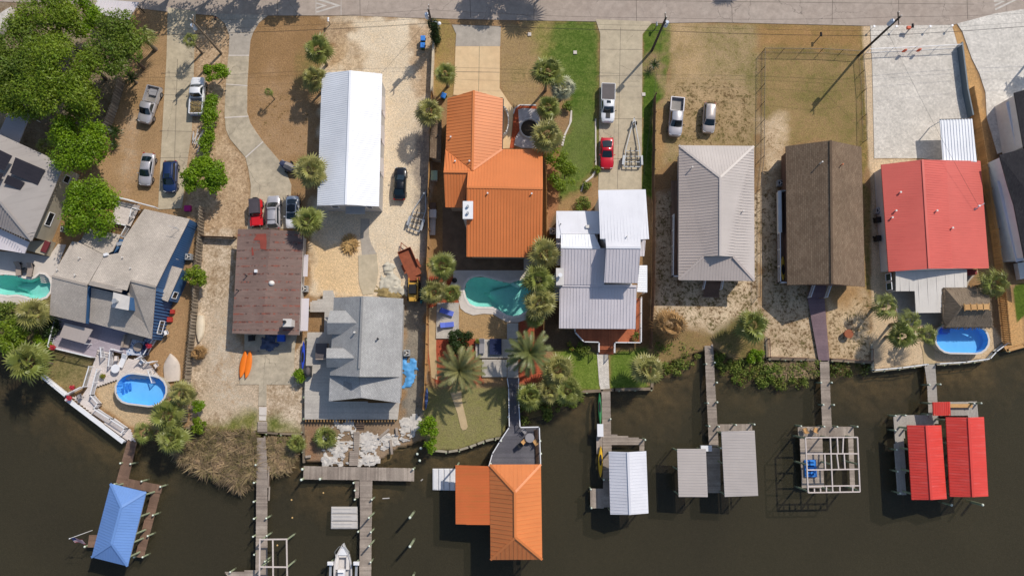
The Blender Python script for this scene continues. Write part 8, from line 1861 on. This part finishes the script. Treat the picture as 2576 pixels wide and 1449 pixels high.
mb=MB();dp_=W2([c1(880,400),c1(1130,360),c1(1330,380),c1(1540,300),c1(1544,430),c1(1320,520),c1(1290,600),c1(900,600),c1(860,500)])
for i in range(170):
 x,y=R.uniform(min(p[0]for p in dp_),max(p[0]for p in dp_)),R.uniform(min(p[1]for p in dp_),max(p[1]for p in dp_))
 if sdist(np.array([x]),np.array([y]),dp_)[0]<0:continue
 a=R.uniform(0,6.28);s_=R.uniform(.15,.55);z=.08+R.uniform(0,.12);mb.add([(x+s_*r_*math.cos(a+k*1.05),y+.6*s_*r_*math.sin(a+k*1.05),z+R.uniform(-.05,.08))for k,r_ in enumerate(R.uniform(.5,1.1)for _ in range(6))],[(0,1,2,3,4,5)])
S(mb,'tarp_scraps',M_tarp,'torn white scraps of tarp scattered over the debris shore','debris',kind='stuff')
heap('tarp','pale grey tarp strips piled north of the grey shingle dormer house','tarp',[f4(130,880),f4(220,900),f4(260,1060),f4(390,1280),f4(220,1260),f4(90,1200),f4(110,1050)],.35,plain('grey_sacking',(196,188,170),.8,var=.2,scale=3),41)
heap('debris_pile','low heap of dry roots and brush by the dormer house wall','debris',[f4(20,1180),f4(100,1190),f4(340,1300),f4(330,1335),f4(20,1325)],.4,M_hay,42,res=.15)
mb=MB();q=w(b1(1092,395),.3)
for i in range(420):
 a=R.uniform(0,6.28);r_=R.uniform(.1,.95);l=R.uniform(.4,.9);p=Vector((q.x+r_*math.cos(a)*.8,q.y+r_*math.sin(a),.55*(1-r_)+.05));mb.beam(p,p+dirv(a+R.uniform(-.5,.5),R.uniform(-.25,.3))*l,.045,.03)
S(mb,'straw_pile',M_straw,'pile of dry straw-coloured palm fronds on the golden sand','straw pile')
mb=MB();A_,B_=w(c1(1150,362),.15),w(c1(1125,615),.15);planks(mb,W2([c1(1125,365),c1(1172,365),c1(1165,500),c1(1158,615),c1(1092,615),c1(1096,505),c1(1128,500)]),.3,X,.25,.02);S(mb,'boardwalk',M_dock,'grey plank path between torn tarps leading to the T-shaped dock','boardwalk')
for k,(p0,p1)in enumerate(((c1(760,550),c1(800,545)),(c1(1400,420),c1(1412,530)),(c1(1310,410),c1(1390,340)),(c1(1445,330),c1(1450,390)))):
 mb=MB();mb.beam(w(p0,.3),w(p1,.3),.3,.18);S(mb,'timber',M_dock,'loose grey timber lying on the debris shore '+('at the west post','by the torn tarp','below the deck stairs','near the right deck corner')[k],'timber')
for p0,p1,l in((c1(1340,864),c1(1392,861),'pale stick floating right of the T-shaped dock'),(c2(85,730),c2(100,718),'white bottle-sized float drifting left of the orange lean-to')):
 A_,B_=w(p0,WZ),w(p1,WZ);mb=MB();mb.tube([A_,B_],.07,7);S(mb,'driftwood',M_float,l,'driftwood')
q=w(a2(905,972),0);o=T('fire_pit','round stone-ringed fire pit in the bed of white gravel','fire pit',(q.x,q.y,0));mb=MB();rw_=26
for k in range(rw_):a=2*PI*k/rw_;mb.box((q.x+1.32*math.cos(a),q.y+1.42*math.sin(a),0),(.2,.31,.28),a)
P(mb,'stone_ring',o,M_chim);mb=MB();mb.tube([(q.x,q.y,0),(q.x,q.y,.09)],1.22,24);P(mb,'ash_bed',o,plain('dark_soil',(66,54,42),1,var=.4,scale=4))
sheet('gravel',[a2(820,830),a2(860,820),a2(960,828),a2(985,900),a2(975,1122),a2(850,1120),a2(790,1100),a2(800,1040),a2(830,990)],.06,M_gravelw)
sheet('mulch',[a2(792,830),a2(830,800),a2(955,803),a2(958,826),a2(860,818),a2(822,830),a2(830,990),a2(800,1040),a2(788,1100),a2(795,1122),a2(755,1122),a2(775,1000)],.05,plain('orange_mulch',(168,78,42),.95,var=.4,scale=5))
mb=MB();kp=[w(p,.06)for p in(a2(785,860),a2(795,822),a2(832,795),a2(955,797))];[mb.beam(x,y,.16,.14)for x,y in zip(kp,kp[1:])];S(mb,'edging',M_chim,'pale block edging round the orange mulch of the fire pit bed','edging')
q=w(a2(185,1325),.8);o=T('deck_box','pale green lidded storage box behind the garden shed','box',(q.x,q.y,0));mb=MB();mb.box((q.x,q.y,0),(.85,1.35,.75));P(mb,'body',o,M_chim);mb=MB();mb.box((q.x,q.y,.75),(.92,1.42,.08));P(mb,'lid',o,plain('sage_plastic',(150,182,160),.6))
def trailer(label,pts,z=.5):
 """pts: tongue tip, left front, left rear, right rear, right front (photo)"""
 Q=[w(p,z)for p in pts];c=sum(Q,Vector())/5;o=T('boat_trailer',label,'trailer',(c.x,c.y,.045),'trailers');mb=MB()
 for i,j in((0,1),(1,2),(0,4),(4,3),(2,3)):mb.beam(Q[i],Q[j],.11,.14)
 for t in(.15,.45,.75):mb.beam(Q[1].lerp(Q[2],t),Q[4].lerp(Q[3],t),.09,.1)
 P(mb,'frame',o,M_galv)
 for s in(.33,.67):mb=MB();mb.beam(Q[1].lerp(Q[4],s)+Vector((0,0,.2)),Q[2].lerp(Q[3],s)+Vector((0,0,.2)),.12,.1);P(mb,'bunk',o,M_dark)
 ax=(Q[2]-Q[1]).normalized();sd=(Q[3]-Q[2]).normalized()
 for s,a,b_ in((-1,Q[1],Q[2]),(1,Q[4],Q[3])):
  for t in(.55,.78):
   p=a.lerp(b_,t)+sd*s*.22;mb=MB();mb.tube([(p.x-sd.x*.1,p.y-sd.y*.1,.36),(p.x+sd.x*.1,p.y+sd.y*.1,.36)],.33,14);P(mb,'wheel',o,M_tyre)
  p0,p1=a.lerp(b_,.42)+sd*s*.22,a.lerp(b_,.92)+sd*s*.22;mb=MB();mb.beam((p0.x,p0.y,.74),(p1.x,p1.y,.74),.28,.05);P(mb,'mudguard',o,M_galv)
 p=Q[0].lerp((Q[1]+Q[4])/2,.18);mb=MB();mb.box((p.x,p.y,.5),(.2,.2,.8));P(mb,'winch_post',o,M_galv);mb=MB();mb.tube([(p.x+.3,p.y,.45),(p.x+.42,p.y,.45)],.28,14);P(mb,'spare_wheel',o,M_tyre)
trailer('empty galvanised boat trailer standing on the concrete driveway beside the red car',[a3(150,890),a3(88,1120),a3(72,1260),a3(196,1262),a3(190,1120)]);trailer('empty boat trailer pushed against the tan fence in the sand yard',[f4(625,5),f4(478,230),f4(412,455),f4(545,510),f4(630,240)])
q=w(f4(430,900),.6);an=dirang(f4(480,1085),f4(340,760))-PI/2;o=T('box_trailer','rust-red low trailer slewed across the edge of the sand yard','trailer',(q.x,q.y,0),'trailers',rz=an);kw=dict(local=True);M_rust=plain('rusty_plate',(146,78,50),.85,var=.25,scale=1.5)
mb=MB();mb.box((0,0,.5),(1.9,4.0,.12));P(mb,'bed',o,M_rust,**kw);mb=MB();[mb.box(c_,s_)for c_,s_ in(((-.95,.6,.62),(.07,2.8,.45)),((.95,.6,.62),(.07,2.8,.45)),((0,2.0,.62),(1.97,.07,.45)))];P(mb,'side_board',o,M_rust,**kw)
mb=MB();mb.beam((-.6,2.0,.5),(0,3.2,.5),.1,.1);mb.beam((.6,2.0,.5),(0,3.2,.5),.1,.1);P(mb,'tongue',o,M_rust,**kw)
for s in(-1,1):mb=MB();mb.tube([(s*1.0,-.5,.34),(s*1.22,-.5,.34)],.33,14);P(mb,'wheel',o,M_tyre,**kw);mb=MB();mb.box((s*1.12,-.5,.7),(.3,1.3,.06));P(mb,'mudguard',o,M_rust,**kw)
q=w(f4(470,1240),1.2);o=T('loader','yellow compact loader parked behind the rust-red trailer','loader',(q.x,q.y,0));M_yel=plain('machine_yellow',(206,158,62),.5,var=.12);B=lambda nm,c_,s_,m_,**k:P(MB().box((q.x+c_[0],q.y+c_[1],c_[2]),s_),nm,o,m_,**k)
B('chassis',(0,-.2,.4),(1.1,2.6,.7),M_yel);B('cab',(0,.1,1.1),(.95,1.2,.85),M_dark);B('cab_roof',(0,.1,1.95),(1.0,1.25,.07),M_black);B('engine_cover',(0,-1.05,1.1),(1.0,.9,.35),M_yel);B('bucket',(0,1.75,.2),(1.7,.55,.5),M_rust)
for s in(-1,1):B('lift_arm',(s*.62,.3,1.0),(.14,2.9,.2),M_yel);[B('wheel',(s*.72,y,.0),(.3,.8,.78),M_tyre)for y in(.8,-.95)]
q=w(a1(645,1265),.7);o=T('covered_watercraft','watercraft under a grey and navy cover on a small trailer by the palm','watercraft',(q.x,q.y,.05),None,rz=-.45-PI/2+PI/2);kw=dict(local=True)
mb=MB();mb.loft([[(x,-k*.6,.5),(x,-k*.5,.9),(x,0,.95+h_),(x,k*.5,.9),(x,k*.6,.5)]for x,k,h_ in((-1.6,.5,-.1),(-.9,.95,.1),(0,1,.45),(.6,.95,.2),(1.5,.25,-.1))]);P(mb,'hull',o,plain('navy_cover',(52,58,86),.7),smooth=50,**kw)
mb=MB();mb.loft([[(x,-k*.5,.97),(x,0,1.02+h_),(x,k*.5,.97)]for x,k,h_ in((-.8,.9,.1),(0,.95,.47),(.55,.85,.22))],closed=False,cap=False);P(mb,'cover',o,plain('grey_cover',(140,134,132),.8),smooth=60,**kw)
mb=MB();[mb.beam((-1.7,s,.4),(1.9,s*.3,.4),.08,.1)for s in(-.5,.5)];mb.beam((-.3,-.8,.35),(-.3,.8,.35),.1,.1);P(mb,'trailer_frame',o,M_galv,**kw)
for s in(-1,1):mb=MB();mb.tube([(-.3,s*.75,.28),(-.3,s*.92,.28)],.28,14);P(mb,'wheel',o,M_tyre,**kw)
mb=MB();q=w(a0(30,165),1.3);hull(mb,Vector((q.x-2.4,q.y-2.2,.4)),Vector((q.x+.9,q.y+2.2,.4)),2.3,.4,1.1,flip=True);S(mb,'covered_boat',M_tarp,'boat under a white cover at the left edge beside the oaks','boat',smooth=45)
for p,s_,m_,l,nm in((b0(1415,125),(.95,.85,.35),plain('magenta_tarp',(190,30,120),.7),'magenta cover on the ground beside the end of the first driveway','ground_cover_sheet'),(b0(1298,905),(.5,.6,.5),plain('red_crate',(176,52,44),.7),'upper red crate beside the blue-sided house','crate'),(b0(1278,965),(.7,.7,.4),plain('red_crate',(176,52,44),.7),'lower red crate beside the blue-sided house','crate'),(f4(715,280),(1.0,1.2,.8),M_chim,'pale box against the tan fence beside the brown patio','storage_box'),(f4(715,195),(.9,1.2,.7),M_fencebrown,'dark crate above the pale box along the tan fence','crate')):
 q=w(p,s_[2]);mb=MB();mb.prism([(q.x+x*s_[0]/2,q.y+y*s_[1]/2)for x,y in((-1,-.85),(-.85,-1),(.85,-1),(1,-.85),(1,.85),(.85,1),(-.85,1),(-1,.85))],.03,s_[2]);mb.box((q.x,q.y,s_[2]),(s_[0]*.92,s_[1]*.92,.05));S(mb,nm,m_,l,'box')
mb=MB();q=w(a0(1465,1100),.5)
for i in range(9):a=1.3+R.uniform(-.3,.3);p=Vector((q.x+R.uniform(-.4,.4),q.y+R.uniform(-1,1),.1+.07*i));mb.beam(p,p+Vector((math.cos(a),math.sin(a),0))*R.uniform(1.2,2.4),.12,.06)
S(mb,'lumber_pile',M_float,'pile of pale scrap lumber and pipes beside the first driveway','lumber pile')
mb=MB();q=w(f4(712,410),.3)
for i in range(8):mb.beam((q.x-.35+.1*i,q.y-1.6,.2+.05*(i%3)),(q.x-.3+.1*i,q.y+1.5,.2+.05*(i%3)),.09,.05)
S(mb,'lumber_pile',M_float,'stack of pale boards along the tan fence beside the brown patio','lumber pile')
